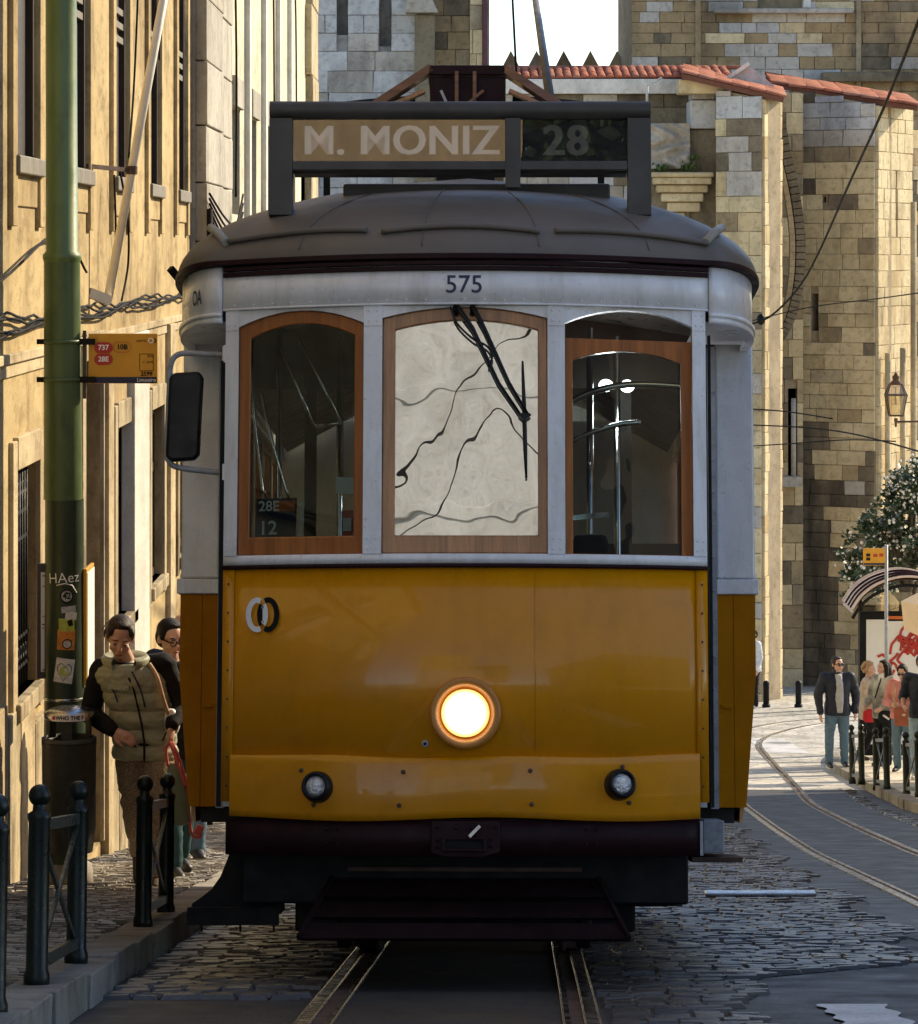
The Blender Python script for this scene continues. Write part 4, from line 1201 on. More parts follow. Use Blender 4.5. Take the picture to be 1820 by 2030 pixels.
wb(MB().box(WX - .05, WX + .035, 8.1, 33.7, -.66, -.6).box(WX - .05, WX + .015, 8.1, 33.7, -.74, -.66), 'string_course', M['ochre_pale'], yh, bevel=.008)
wb(MB().box(WX - .05, WX + .16, 8.0, 33.8, 4.5, 4.7), 'string_course', M['ochre_pale'], yh, bevel=.02)
wb(MB().box(WX - 6, WX + .4, 8.0, 33.8, HT, HT + .2), 'roof', M['roof_far'], yh)
# bundle of old cables sagging along the front
rng = random.Random(21)
for k in range(4):
    pts = []
    for j in range(60):
        d = 9 + 24.7 * j / 59
        pts.append((WX + .03 + .012 * (k % 2), d, -.4 + .025 * math.sin(d * 1.35 + k) + rng.uniform(-.02, .02) - .02 * k))
    wb(MB().tube(catmull(pts, 2), .009, 5), 'cable', M['cable'], yh)
for pts in ([(WX + .09, 25.9, .6), (WX + .12, 26.2, .25), (WX + .1, 26.45, -.1), (WX + .08, 26.15, -.38)], [(WX + .09, 25.5, .55), (WX + .12, 25.3, .1), (WX + .1, 25.35, -.28)], [(WX + .09, 27.6, 2.6), (WX + .1, 27.0, 1.4), (WX + .13, 26.2, .7)],
            [(WX + .1, 29.8, 3.6), (WX + .1, 29.2, 2.4), (WX + .1, 29.2, 1.6)], [(WX + .08, 8.9, -.9), (WX + .12, 18.0, -.25), (WX + .07, 22.0, .1), (WX + .09, 23.6, -.15)]):
    wb(MB().tube(catmull(pts, 8), .009, 5), 'cable', M['cable'], yh)

# ---- quoin between the houses
qh = empty('pilaster', (WX, 33.8, zg(33.8)), label='tall pilaster of big grey stone blocks between the yellow and the cream house', cat='pilaster')
rng = random.Random(4)
z = -7.0
wb(MB().box(WX - 3, WX + .05, 33.82, 38.38, -9, HT), 'wall', M['quoin'], qh)
while z < 8:
    h = rng.uniform(.55, .72)
    cut = 36.3 + rng.uniform(-.25, .25)
    for a, c, p in ((33.86, cut, .16), (cut + .012, 38.36, .12)):
        wb(MB().box(WX, WX + p + rng.uniform(-.008, .008), a, c, z, z + h - .014), 'stone', M['quoin'], qh, bevel=.012)
    z += h
for k in range(5):
    s = .28 + .14 * k
    pts = [(WX + .2, 33.7, .55 - .05 * k), (WX + .26, 34.8, .5 - s * .55), (WX + .27, 36.2, .42 - s * .6), (WX + .22, 37.6, .3 - .2 * k * .3), (WX + .22, 38.6, .62 - .1 * k)]
    wb(MB().tube(catmull(pts, 6), .012, 5), 'cable', M['cable'], qh)
wb(MB().tube([(WX + .2, 33.72, .4), (WX + .2, 33.74, -7)], .03, 6), 'downpipe', M['cable'], qh)

# ---- cream house
ch = empty('house', (WX, 38.4, zg(38.4)), label='cream plastered house with narrow windows beyond the grey pilaster', cat='house')
cw = []
for a in (40.1, 43.5, 46.8, 50.4, 54.2, 57.6):
    for z0 in (.42, 4.3, 8.2, -4.6):
        cw.append((a, a + 1.4, z0, z0 + 1.25 if z0 > 0 else z0 + 1.5))
wb(wall_x(WX, 38.4, 61.6, -10, HT + 1, cw, .25), 'wall', M['cream'], ch)
for a, c, z0, z1 in cw:
    sash_window(ch, WX, a, c, z0, z1, 1, M['frame_brown'], 1, (), .2)
    wb(MB().box(WX - .04, WX + .05, a - .1, c + .1, z1 + .003, z1 + .35), 'lintel', M['quoin'], ch, bevel=.01)
for a in (42.4, 46.0, 49.6, 53.0):
    wb(MB().box(WX - .04, WX + .07, a, a + .35, -9, HT + .9), 'pilaster', M['white_plaster'], ch, bevel=.01)
for k in range(16):
    wb(MB().box(WX - .3, WX + .12 + .01 * (k % 2), 59.0 + .3 * (k % 2), 61.66, -9 + k * 1.2, -9 + k * 1.2 + 1.185), 'quoin_stone', M['trim_stone'], ch, bevel=.02)
for pts in ([(WX + .08, 39.0, 4.6), (WX + .1, 39.3, 2.2), (WX + .1, 39.2, .6)], [(WX + .12, 46.4, 5.6), (WX + .1, 47.2, 3.4), (WX + .14, 46.6, 2.0)], [(WX + .1, 52.6, 5.5), (WX + .1, 53.6, 3.6), (WX + .12, 53.4, 2.0)], [(WX + .1, 40.6, 7), (WX + .1, 41.2, 5)]):
    wb(MB().tube(catmull(pts, 6), .014, 5), 'cable', M['cable'], ch)

# ---- flagpole of the yellow house
fp = empty('flagpole', (WX + .12, 24.7, -.36), label='cream painted flagpole leaning out from the yellow house wall', cat='flagpole')
q0, q1 = Vector((WX + .12, 24.7, -.36)), Vector((-2.0, 25.2, 2.6))
wb(MB().tube([q0, q1], .032, 12), 'pole', M['cream_pole'], fp)
wb(MB().bar((WX, 24.6, -.3), (WX + .14, 24.68, -.36), .05, .07), 'socket', M['cream_pole'], fp)
br = q0.lerp(q1, .315)
wb(MB().lathe([(.042, -.03), (.042, .03)], br, None, 12).bar(br + Vector((0, .03, 0)), (WX, 24.4, br.z + .02), .03, .03), 'bracket', M['rust'], fp)

# ---- green pole with the stop sign, stickers and notice case
PD, PX = 20.1, X(128, 20.1)
gp = empty('street_pole', (PX, PD, zg(PD) + KH), label='tall green tram wire pole with stickers and the yellow stop sign', cat='pole')
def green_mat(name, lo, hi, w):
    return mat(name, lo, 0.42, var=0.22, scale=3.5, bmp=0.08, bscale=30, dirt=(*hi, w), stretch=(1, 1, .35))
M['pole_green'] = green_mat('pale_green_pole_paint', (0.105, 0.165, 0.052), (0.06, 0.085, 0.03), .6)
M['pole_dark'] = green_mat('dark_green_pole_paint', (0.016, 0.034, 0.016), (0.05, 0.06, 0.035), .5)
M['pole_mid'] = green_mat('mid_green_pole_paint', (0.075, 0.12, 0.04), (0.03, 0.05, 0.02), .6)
zp = lambda py: Z(py, PD) - gp.location.z
lean = lambda z: -.016 * (z / 4.0)
mb = MB().lathe([(.118, zp(1420)), (.112, zp(990))], n=28); mb.build('shaft', M['pole_dark'], gp)
mb = MB().lathe([(.112, zp(990)), (.105, zp(520))], n=28); mb.xf(lambda x, y, z: (x + lean(z), y, z)); mb.build('shaft', M['pole_mid'], gp)
mb = MB().lathe([(.105, zp(520)), (.112, zp(512)), (.112, zp(505)), (.093, zp(498)), (.088, zp(-400)), (.08, 9)], n=28); mb.xf(lambda x, y, z: (x + lean(z), y, z)); mb.build('shaft', M['pole_green'], gp)
MB().lathe([(.13, 0), (.12, zp(1440)), (.118, zp(1420))], n=24).build('shaft', M['pole_dark'], gp)
MB().lathe([(.0, 0), (.17, 0), (.16, .12), (.13, .14)], n=18).build('foot', M['kerb'], gp)
for py in (1384,): MB().lathe([(.12, -.008), (.124, 0), (.12, .008)], (0, 0, zp(py)), n=24).build('steel_band', M['steel'], gp)
for py in (677, 752): MB().lathe([(.109, -.01), (.118, -.01), (.118, .01), (.109, .01)], (lean(2.5), 0, zp(py)), n=24).build('clamp_band', M['pole_mid'], gp)
# flat prints wrapped on the shaft
def wrapon(r):
    def f(cx, cz, rot=0):
        cr, sr = math.cos(rot), math.sin(rot)
        def to3(u, v):
            uu, vv = u * cr - v * sr, u * sr + v * cr
            a = (cx + uu) / r
            return (r * math.sin(a), -r * math.cos(a), cz + vv)
        return to3
    return f
wr = wrapon(.1195)
def zpx(x_, y_):   # place on the dark shaft: across and up
    return (x_ - 130) / F * PD, zp(y_)
text('graffiti', 'HAez', .085, wr(*zpx(133, 1143), .06), M['letter_white'], gp, bold=-.0006, label='white marker graffiti tag')
MB().tube([Vector(wr(*zpx(118, 1157))(0, 0)), Vector(wr(*zpx(135, 1153))(0, 0)), Vector(wr(*zpx(150, 1157))(0, 0)), Vector(wr(*zpx(160, 1172))(0, 0))], .003, 4).build('graffiti', M['letter_white'], gp)
def sticker(cx, cy, w, h, m, rot=0, shape=None, o=0.0, name='sticker', label=None, parent=None):
    f = wrapon(.1185 + o)(*zpx(cx, cy), rot)
    k = PD / F
    w, h = w * k, h * k
    mb = MB()
    if shape == 'round':
        mb.add([f(w / 2 * math.cos(t * math.pi / 12), h / 2 * math.sin(t * math.pi / 12)) for t in range(24)], [tuple(range(24))])
    elif shape == 'ring':
        n = 20
        vs = [f(w / 2 * math.cos(t * 2 * math.pi / n) * e, h / 2 * math.sin(t * 2 * math.pi / n) * e) for e in (1, .78) for t in range(n)]
        mb.add(vs, [(t, (t + 1) % n, n + (t + 1) % n, n + t) for t in range(n)])
    elif shape == 'heart':
        n = 30; hv = []
        for t in range(n):
            a = 2 * math.pi * t / n
            hv.append((16 * math.sin(a) ** 3 / 34, (13 * math.cos(a) - 5 * math.cos(2 * a) - 2 * math.cos(3 * a) - math.cos(4 * a)) / 30))
        vs = [f(w * x, h * y) for x, y in hv] + [f(w * x * .9, h * y * .9) for x, y in hv]
        mb.add(vs, [(t, (t + 1) % n, n + (t + 1) % n, n + t) for t in range(n)])
    else:
        mb.grid(lambda u, v: f((u - .5) * w, (v - .5) * h), 6, 2)
    return mb.build(name, m, parent or gp, label=label)
M['sticker_grey'] = mat('grey_sticker', (0.4, 0.42, 0.42), 0.5, var=0.3, scale=60)
M['sticker_lime'] = mat('lime_sticker', (0.38, 0.45, 0.06), 0.5, var=0.3, scale=40)
M['sticker_orange'] = mat('orange_sticker', (0.55, 0.2, 0.03), 0.5, var=0.3, scale=40)
M['sticker_white'] = mat('white_sticker', (0.62, 0.62, 0.58), 0.5, var=0.25, scale=50)
sticker(139, 1178, 28, 28, M['sticker_grey'], 0, 'round', label='round grey sticker'); sticker(139, 1178, 28, 28, M['black'], 0, 'ring', .001, 'sticker_rim')
text('sticker_print', '42', .05, wrapon(.121)(*zpx(139, 1178)), M['black'], gp, bold=.001)
sticker(143, 1204, 30, 12, M['sticker_grey'], .1, label='torn grey sticker'); sticker(148, 1217, 24, 16, M['sticker_white'], -.1, label='torn white sticker')
text('sticker_print', 'ROUGH', .026, wrapon(.121)(*zpx(144, 1205)), M['ink'], gp, bold=.0005) if False else None
sticker(139, 1235, 32, 26, M['sticker_lime'], 0, label='lime green sticker'); sticker(146, 1231, 10, 12, M['black'], .3, None, .001, 'sticker_print')
sticker(138, 1264, 36, 40, M['sticker_orange'], -.05, label='torn orange sticker'); sticker(140, 1272, 20, 20, M['sticker_white'], 0, 'round', .001, 'sticker_print'); sticker(140, 1272, 12, 12, M['sticker_grey'], 0, 'round', .002, 'sticker_print'); sticker(140, 1272, 20, 20, M['black'], 0, 'ring', .002, 'sticker_print')
sticker(134, 1325, 38, 48, M['sticker_white'], -.15, label='white sticker with a drawn heart'); sticker(134, 1326, 32, 38, M['ink'], -.15, 'heart', .0012, 'sticker_print'); sticker(134, 1326, 18, 20, M['sticker_lime'], -.15, 'round', .001, 'sticker_print')
# stop sign on two arms
M['sign_yellow'] = mat('yellow_sign_enamel', (0.62, 0.31, 0.02), 0.4, var=0.08, scale=5)
M['sign_blue'] = mat('blue_sign_band', (0.008, 0.014, 0.06), 0.4)
sx = lambda px: (px - 128) / F * PD
sz_ = lambda py: zp(py)
sg = MB().box(sx(176), sx(313), -.02, .0, sz_(760), sz_(661)).build('stop_sign', M['sign_yellow'], gp, bevel=.004)
MB().box(sx(182), sx(311), -.024, -.0205, sz_(759), sz_(747)).build('blue_band', M['sign_blue'], sg)
stx = lambda px, py: (lambda u, v: (sx(px) + u, -.0255, sz_(py) + v))
for px, py, s_, red in ((206, 689, '737', 1), (206, 712, '28E', 1), (243, 688, '10B', 0)):
    w, h = .053, .0325
    pts = [( (w - h) * (1 if math.cos(t * math.pi / 12) > 0 else -1) + h * math.cos(t * math.pi / 12), h * math.sin(t * math.pi / 12)) for t in range(24)]
    if red: MB().add([stx(px, py)(u, v) for u, v in pts], [tuple(range(24))]).build('route_badge', M['red_print'], sg)
    else:
        vs = [stx(px, py)(u, v) for u, v in pts] + [stx(px, py)(u * .92, v * .87) for u, v in pts]
        MB().add(vs, [(t, (t + 1) % 24, 24 + (t + 1) % 24, 24 + t) for t in range(24)]).build('route_badge', M['orange_print'], sg)
    text('lettering', s_, .041, lambda u, v, f=stx(px, py): (lambda p: (p[0], p[1] - .001, p[2]))(f(u, v)), M['letter_white'] if red else M['black_gloss'], sg, bold=.001)
text('lettering', 'Limoeiro', .03, stx(310, 753), M['letter_white'], sg, align='RIGHT')
text('lettering', 'carris', .026, stx(291, 675), M['black_gloss'], sg, align='RIGHT')
MB().ring([(.016 * math.cos(t * .3927), .016 * math.sin(t * .3927)) for t in range(16)], [(.011 * math.cos(t * .3927), .011 * math.sin(t * .3927)) for t in range(16)], lambda u, v, w: stx(300, 675)(u, v), .0).build('logo', M['letter_white'], sg)
MB().ring([(.016 * math.cos(t * .3927), .016 * math.sin(t * .3927)) for t in range(5, 12)] , [(.011 * math.cos(t * .3927), .011 * math.sin(t * .3927)) for t in range(5, 12)], lambda u, v, w: (lambda p: (p[0], p[1] - .0006, p[2]))(stx(305, 675)(-u, v)), .0).build('logo', M['black_gloss'], sg)
text('lettering', 'SMS', .022, stx(305, 706), M['black_gloss'], sg, align='RIGHT')
text('lettering', 'C 3599', .02, stx(304, 718), M['black_gloss'], sg, align='RIGHT')
text('lettering', '2599', .034, stx(303, 741), M['black_gloss'], sg, bold=.001, align='RIGHT')
MB().ring([(sx(277), sz_(735)), (sx(305), sz_(735)), (sx(305), sz_(701)), (sx(277), sz_(701))], [(sx(278), sz_(734)), (sx(304), sz_(734)), (sx(304), sz_(702)), (sx(278), sz_(702))], lambda u, v, w: (u, -.022, v), .0).build('info_box', M['black_gloss'], sg)
MB().box(sx(165), sx(172), -.03, -.01, sz_(790), sz_(655)).build('sign_post', M['frame_brown'], gp)
for py in (677, 752):
    MB().bar((sx(75), -.04, sz_(py)), (sx(100), -.05, sz_(py)), .015, .03).build('clamp_bolt', M['black'], gp)
    MB().bar((sx(150), -.04, sz_(py)), (sx(190), -.045, sz_(py)), .02, .035).build('sign_arm', M['black'], gp)
# notice case on the pole: seen almost edge on, one yellow board and one pale timetable
nc = MB().box(sx(166), sx(173), -.03, .38, sz_(1358), sz_(1127)).build('notice_board', M['sign_yellow'], gp, bevel=.004)
MB().box(sx(173.2), sx(174.5), -.015, .36, sz_(1350), sz_(1135)).build('board_sheet', M['paper'], nc)
M['case_purple'] = mat('dark_violet_case', (0.035, 0.03, 0.05), 0.4)
tc_ = MB().box(sx(74), sx(98), -.02, .03, sz_(1345), sz_(1117)).build('timetable_case', M['case_purple'], gp, bevel=.005)
MB().box(sx(82), sx(99), -.024, -.021, sz_(1331), sz_(1134)).build('timetable', M['paper'], tc_)
for y in (1140, 1160, 1220, 1236, 1243, 1326): MB().box(sx(85), sx(97), -.0265, -.0245, sz_(y + 2), sz_(y)).build('timetable_print', M['orange_print'] if y % 3 else M['black'], tc_)
MB().box(sx(96), sx(112), -.06, -.02, sz_(1322), sz_(1306)).build('case_arm', M['paper'], tc_)
# collars for overhead cables round the top of the pole
# ---- litter bin strapped to the pole
M['bin_grey'] = mat('dark_green_plastic', (0.032, 0.036, 0.03), 0.5, var=0.25, scale=7, bmp=0.1, dirt=(0.07, 0.065, 0.05, .5))
bd = 19.72
lb_ = empty('litter_bin', (X(137, bd), bd, Z(1690, bd)), label='dark litter bin with a domed lid strapped to the green pole', cat='litter bin')
bz = lambda py: Z(py, bd) - lb_.location.z
br_ = .152
MB().lathe([(.001, bz(1690)), (br_ * .88, bz(1688)), (br_, bz(1640)), (br_ * 1.02, bz(1478)), (br_ * 1.03, bz(1474)), (br_ * 1.03, bz(1462)), (br_ * .95, bz(1460)), (br_ * .93, bz(1474))], n=30).build('barrel', M['bin_grey'], lb_)
MB().lathe([(br_ * 1.0, bz(1476)), (br_ * 1.035, bz(1470)), (br_ * 1.0, bz(1462))], n=30).build('rim', M['black_gloss'], lb_)
for k in range(3):
    a = math.radians(90 + 120 * k)
    MB().box(-.03, .03, -.006, .006, bz(1465), bz(1424)).xf(lambda x, y, z, a=a: (x * math.cos(a + 1.57) - (y + .12) * math.sin(a + 1.57), x * math.sin(a + 1.57) + (y + .12) * math.cos(a + 1.57), z)).build('lid_post', M['bin_grey'], lb_)
lid = MB().lathe([(.0001, bz(1398)), (.06, bz(1400)), (.11, bz(1405)), (.145, bz(1412)), (.142, bz(1424)), (.12, bz(1426))], n=30).build('lid', M['steel'], lb_)
wl = lambda u, v: (.1465 * math.sin(u / .1465), -.1465 * math.cos(u / .1465), v)
MB().grid(lambda u, v: wl(-.09 + .2 * u, bz(1424) + (bz(1411) - bz(1424)) * v), 12, 1).build('sticker', M['letter_white'], lid)
text('lettering', 'WHO THE F', .03, lambda u, v: (lambda p: (p[0] * 1.006, p[1] * 1.006, p[2]))(wl(.02 + u, bz(1417.5) + v)), M['black_gloss'], lid, bold=.0012)
MB().add([(lambda p: (p[0] * 1.006, p[1] * 1.006, p[2]))(wl(-.075 + .012 * math.cos(t * .5236), bz(1417.5) + .012 * math.sin(t * .5236))) for t in range(12)], [tuple(range(12))]).build('red_dot', M['red_print'], lid)

# ---- pavement fences: two ball-topped posts, rails and a crossed pair of bars
def fence_section():
    root = empty('bollard_fence')
    H, L = .63, 1.2
    for y in (0, L):
        MB().lathe([(.001, -.02), (.044, -.02), (.044, .04), (.037, .06), (.036, H - .09), (.04, H - .075), (.04, H - .06), (.024, H - .05), (.022, H - .03)], (0, y, 0), n=18).build('post', M['green_iron'], root)
        MB().ell((0, y, H), .038, nu=18, nv=12).build('ball', M['green_iron'], root)
    M.setdefault('worn_green', mat('worn_green_iron', (0.035, 0.045, 0.035), 0.35, var=0.4, scale=20, dirt=(0.2, 0.2, 0.18, .6)))
    for z in (H - .1, .08):
        MB().box(-.012, .012, .045, L - .045, z - .02, z + .02).build('rail', M['worn_green'], root, bevel=.003)
    MB().bar((0.004, .05, .1), (0.004, L - .05, H - .12), .012, .022, (1, 0, 0)).build('cross_bar', M['worn_green'], root)
    MB().bar((-.004, .05, H - .12), (-.004, L - .05, .1), .012, .022, (1, 0, 0)).build('cross_bar', M['worn_green'], root)
    return root
fs0 = fence_section()
FP = [(-1.40, 9.25, 'dark green ball-topped fence section cut by the photograph edge by the kerb'), (-1.405, 11.55, 'dark green ball-topped fence section with crossed bars nearest the litter bin side of the kerb'),
      (-1.392, 15.3, 'dark green ball-topped fence section with crossed bars in front of the woman'),
      (5.73, 49.4, 'sunlit green fence section in front of the woman with the dark long hair'), (5.78, 46.9, 'sunlit green fence section in front of the woman in pink'), (5.85, 44.2, 'sunlit green fence section at the sunlit kerb below the man in navy')]
for i, (x, d, lab) in enumerate(FP):
    o = fs0 if i == 0 else copy_tree(fs0)
    o.location = (x, d, zg(d) + KH)
    o.rotation_euler = (PITCH, 0, 0)
    if x > 0: o.scale = (1.2, 1.0, 1.25)
    tag(o, lab, 'fence', 'ball-topped fence sections along the kerbs')
# ------------------------------------------------------------------ the cathedral and what stands round the square
M['st_brown'] = stone_mat('brown_ashlar', [(0.38, 0.27, 0.145), (0.47, 0.37, 0.21), (0.41, 0.31, 0.175), (0.48, 0.4, 0.26), (0.37, 0.28, 0.18)], (0.06, 0.05, 0.04), 0.7, 0.9, 0.3)
M['st_pale'] = stone_mat('pale_ashlar', [(0.5, 0.46, 0.4), (0.58, 0.54, 0.48), (0.45, 0.41, 0.34)], (0.12, 0.11, 0.1), 0.6, 0.9, 0.3)
M['st_gold'] = stone_mat('golden_ashlar', [(0.63, 0.5, 0.28), (0.7, 0.58, 0.36), (0.66, 0.53, 0.31), (0.58, 0.45, 0.25)], (0.12, 0.09, 0.05), 0.55, 0.9, 0.35)
M['st_gold_pale'] = stone_mat('sunbleached_ashlar', [(0.58, 0.47, 0.27), (0.64, 0.54, 0.34), (0.5, 0.38, 0.2)], (0.25, 0.17, 0.08), 0.5, 0.9, 0.5)
M['st_dark'] = stone_mat('blackened_ashlar', [(0.17, 0.14, 0.095), (0.22, 0.18, 0.12), (0.26, 0.215, 0.145)], (0.035, 0.03, 0.024), 0.8, 0.92, 0.4)
M['st_white'] = stone_mat('limewashed_ashlar', [(0.52, 0.52, 0.51), (0.6, 0.6, 0.59), (0.46, 0.45, 0.43)], (0.13, 0.14, 0.16), 0.85, 0.9, 0.22)
M['mortar'] = plaster_mat('old_mortar', (0.36, 0.29, 0.19), (0.14, 0.11, 0.07), 0.6)
M['mortar_white'] = plaster_mat('grey_mortar', (0.3, 0.29, 0.27), (0.1, 0.1, 0.1), 0.7)
M['tile'] = stone_mat('terracotta', [(0.42, 0.115, 0.055), (0.5, 0.17, 0.09), (0.36, 0.09, 0.045), (0.47, 0.2, 0.12)], (0.16, 0.07, 0.05), 0.5, 0.75, 0.9, 0.25)
M['tile_bed'] = mat('tile_bed', (0.16, 0.06, 0.035), 0.9)
M['whitewash'] = plaster_mat('whitewash', (0.7, 0.68, 0.62), (0.4, 0.38, 0.33), 0.4)
M['maroon_pipe'] = mat('maroon_downpipe', (0.12, 0.035, 0.035), 0.5)
M['black_hole'] = mat('dark_opening', (0.006, 0.005, 0.005), 0.9)

def block_mesh(rng, m):
    j = lambda a: a + rng.uniform(-.012, .012)
    bk = [(-.5, 0, -.5), (.5, 0, -.5), (.5, 0, .5), (-.5, 0, .5)]
    md = [(j(-.5), -.82, j(-.5)), (j(.5), -.82, j(-.5)), (j(.5), -.82, j(.5)), (j(-.5), -.82, j(.5))]
    fr = [(x * .97, -1 + rng.uniform(-.08, .08), z * .95) for x, y, z in md]
    return MB().add(bk + md + fr, [(0, 1, 5, 4), (1, 2, 6, 5), (2, 3, 7, 6), (3, 0, 4, 7), (4, 5, 9, 8), (5, 6, 10, 9), (6, 7, 11, 10), (7, 4, 8, 11), (8, 9, 10, 11)]).mesh('stone', m)
_blk = {}
def block(rng, key):
    if key not in _blk: _blk[key] = [block_mesh(random.Random(len(key) * 7 + k), M[key]) for k in range(3)]
    return _blk[key][rng.randrange(3)]
def in_view(p):
    """does the photograph show this place (inside the frame and not behind the tram)"""
    px, py = CX + F * p.x / p.y, HY - F * p.z / p.y
    if not (-15 < px < 1835 and -25 < py < 2030): return False
    if 375 < px < 1440 and py > 480: return False
    if 540 < px < 1280 and py > 215: return False
    return not (355 < px < 1490 and py > 560)
class Wall:
    """a straight masonry wall from plan point a to plan point b (the outside on the right hand going from a to b seen from above is the camera's side)"""
    def __init__(self, parent, a, b, z0, z1, thick=1.2, mortar='mortar', back=True):
        self.p, self.a, self.b, self.z0, self.z1 = parent, Vector((a[0], a[1], 0)), Vector((b[0], b[1], 0)), z0, z1
        self.L = (self.b - self.a).length
        self.t = (self.b - self.a) / self.L
        self.n = Vector((self.t.y, -self.t.x, 0))
        self.rot = math.atan2(self.t.y, self.t.x)
        self.mortar, self.thick = mortar, thick
    def at(self, u, z, o=0.0): return self.a + self.t * u + self.n * o + Vector((0, 0, z))
    def stones(self, row, length, pick, seed, holes=(), ztop=None, proud=.025, budget=300):
        """courses of stones over the whole wall; those in view first as stones of their own"""
        rng = random.Random(seed)
        zt = ztop or (lambda u: self.z1)
        mb = MB(); n = 10
        for i in range(n):      # the core of the wall with its holes cut
            pass
        us = sorted({0, self.L, *[h[0] for h in holes], *[h[1] for h in holes]})
        zs = sorted({self.z0, self.z1, *[h[2] for h in holes], *[h[3] for h in holes]})
        for ua, ub in zip(us[:-1], us[1:]):
            k = max(1, int((ub - ua) / .5))
            for i in range(k):
                a, b = ua + (ub - ua) * i / k, ua + (ub - ua) * (i + 1) / k
                for za, zb in zip(zs[:-1], zs[1:]):
                    if any(h[0] - 1e-6 <= ua and ub <= h[1] + 1e-6 and h[2] - 1e-6 <= za and zb <= h[3] + 1e-6 for h in holes): continue
                    ta, tb = (min(zb, zt(a)), min(zb, zt(b))) if ztop else (zb, zb)
                    if min(ta, tb) <= za: continue
                    mb.add([self.at(a, za), self.at(b, za), self.at(b, tb), self.at(a, ta)], [(0, 1, 2, 3)])
        for u0, u1, h0, h1 in holes:
            for q in (((u0, h0), (u1, h0)), ((u0, h1), (u1, h1)), ((u0, h0), (u0, h1)), ((u1, h0), (u1, h1))):
                mb.add([self.at(*q[0]), self.at(*q[1]), self.at(*q[1], -.5), self.at(*q[0], -.5)], [(0, 1, 2, 3)])
            mb.add([self.at(u0, h0, -.5), self.at(u1, h0, -.5), self.at(u1, h1, -.5), self.at(u0, h1, -.5)], [(0, 1, 2, 3)])
        # ends, back and cap of the core
        T = -self.thick
        mb.add([self.at(0, self.z0), self.at(0, zt(0)), self.at(0, zt(0), T), self.at(0, self.z0, T)], [(0, 1, 2, 3)])
        mb.add([self.at(self.L, self.z0), self.at(self.L, zt(self.L)), self.at(self.L, zt(self.L), T), self.at(self.L, self.z0, T)], [(0, 1, 2, 3)])
        mb.add([self.at(0, zt(0)), self.at(self.L, zt(self.L)), self.at(self.L, zt(self.L), T), self.at(0, zt(0), T)], [(0, 1, 2, 3)])
        mb.add([self.at(0, self.z0, T), self.at(self.L, self.z0, T), self.at(self.L, zt(self.L), T), self.at(0, zt(0), T)], [(0, 1, 2, 3)])
        wb(mb, 'wall', M[self.mortar], self.p)
        cand = []
        z = self.z0
        while z < self.z1 - .08:
            h = min(rng.uniform(*row), self.z1 - z)
            u = -rng.uniform(0, .4)
            while u < self.L - .03:
                l = rng.uniform(*length)
                if self.L - (u + l) < .16: l = self.L - u
                spans = [(max(u, 0), min(u + l, self.L))]
                for h0, h1, g0, g1 in holes:
                    if z + h < g0 + .02 or z > g1 - .02: continue
                    out = []
                    for a, b in spans:
                        if b <= h0 or a >= h1: out.append((a, b)); continue
                        if a < h0: out.append((a, h0))
                        if b > h1: out.append((h1, b))
                    spans = out
                for a, b in spans:
                    if b - a < .05: continue
                    um = (a + b) / 2
                    top = min(z + h, zt(um)) if ztop else z + h
                    if top - z < .08: continue
                    cand.append((um, (z + top) / 2, b - a, top - z))
                u += l
            z += h
        made = 0; rest = {}
        for um, zm, l, h in cand:
            key = pick(um / self.L, zm, rng)
            o = rng.uniform(0, proud)
            dep = .06 + o
            c = self.at(um, zm)
            if made < budget and in_view(c):
                link('stone', block(rng, key), self.p, c - self.p.location, (rng.gauss(0, .006), rng.gauss(0, .004), self.rot), (l - .012, dep, h - .01))
                made += 1
            else:
                mm = Matrix.LocRotScale(c, Matrix.Rotation(self.rot, 3, 'Z'), Vector((l - .012, dep, h - .01)))
                me = block(rng, key)
                rest.setdefault(key, MB()).add([mm @ v.co for v in me.vertices], [tuple(p.vertices) for p in me.polygons])
        for k, m in rest.items():
            wb(m, 'stone', M[k], self.p, kind='stuff')
        return made
def mix(*w):
    keys = [k for k, _ in w]; ws = [x for _, x in w]
    return lambda u, z, rng: rng.choices(keys, ws)[0]

# ---- left bell tower: limewashed part, brown part with its corner, red pipe
bt = empty('bell_tower', (-2, 92, zg(92)), label='whitish stone cathedral tower with dark run-off stains behind the cream house', cat='tower')
Wall(bt, (X(585, 92), 92), (X(828, 92), 92), -11, 13, 6, 'mortar_white').stones((.42, .62), (.7, 1.5), mix(('st_white', 6), ('st_pale', 2)), 31, holes=((X(668, 92) - X(585, 92), X(690, 92) - X(585, 92), 5.7, 12), (X(752, 92) - X(585, 92), X(776, 92) - X(585, 92), 5.4, 12)), proud=.04, budget=150)
Wall(bt, (X(828, 92.6), 92.6), (X(931, 92.6), 92.6), -11, 13, 5, 'mortar').stones((.4, .58), (.5, 1.1), mix(('st_brown', 5), ('st_dark', 2)), 32, budget=80)
Wall(bt, (X(931, 92.2), 92.2), (X(957, 92.2), 92.2), -11, 13, 5, 'mortar').stones((.5, .7), (.3, .4), mix(('st_gold', 4), ('st_brown', 1)), 33, budget=50)
wb(MB().cyl((X(961, 92.0), 92.1, -11), (X(961, 92.0), 92.1, 13), .07, n=10), 'downpipe', M['maroon_pipe'], bt)
wb(MB().cyl((X(967, 92.2), 92.3, -11), (X(967, 92.2), 92.3, 13), .045, n=8), 'downpipe', M['trim_stone'], bt)
wb(MB().prism([(X(803, 91.8), Z(28, 92)), (X(870, 91.8), Z(28, 92)), (X(842, 91.8), Z(-30, 92)), (X(815, 91.8), Z(-30, 92))], lambda u, v, w: (u, 91.4 + w, v), .6), 'buttress_cap', M['st_pale'], bt, bevel=.03)
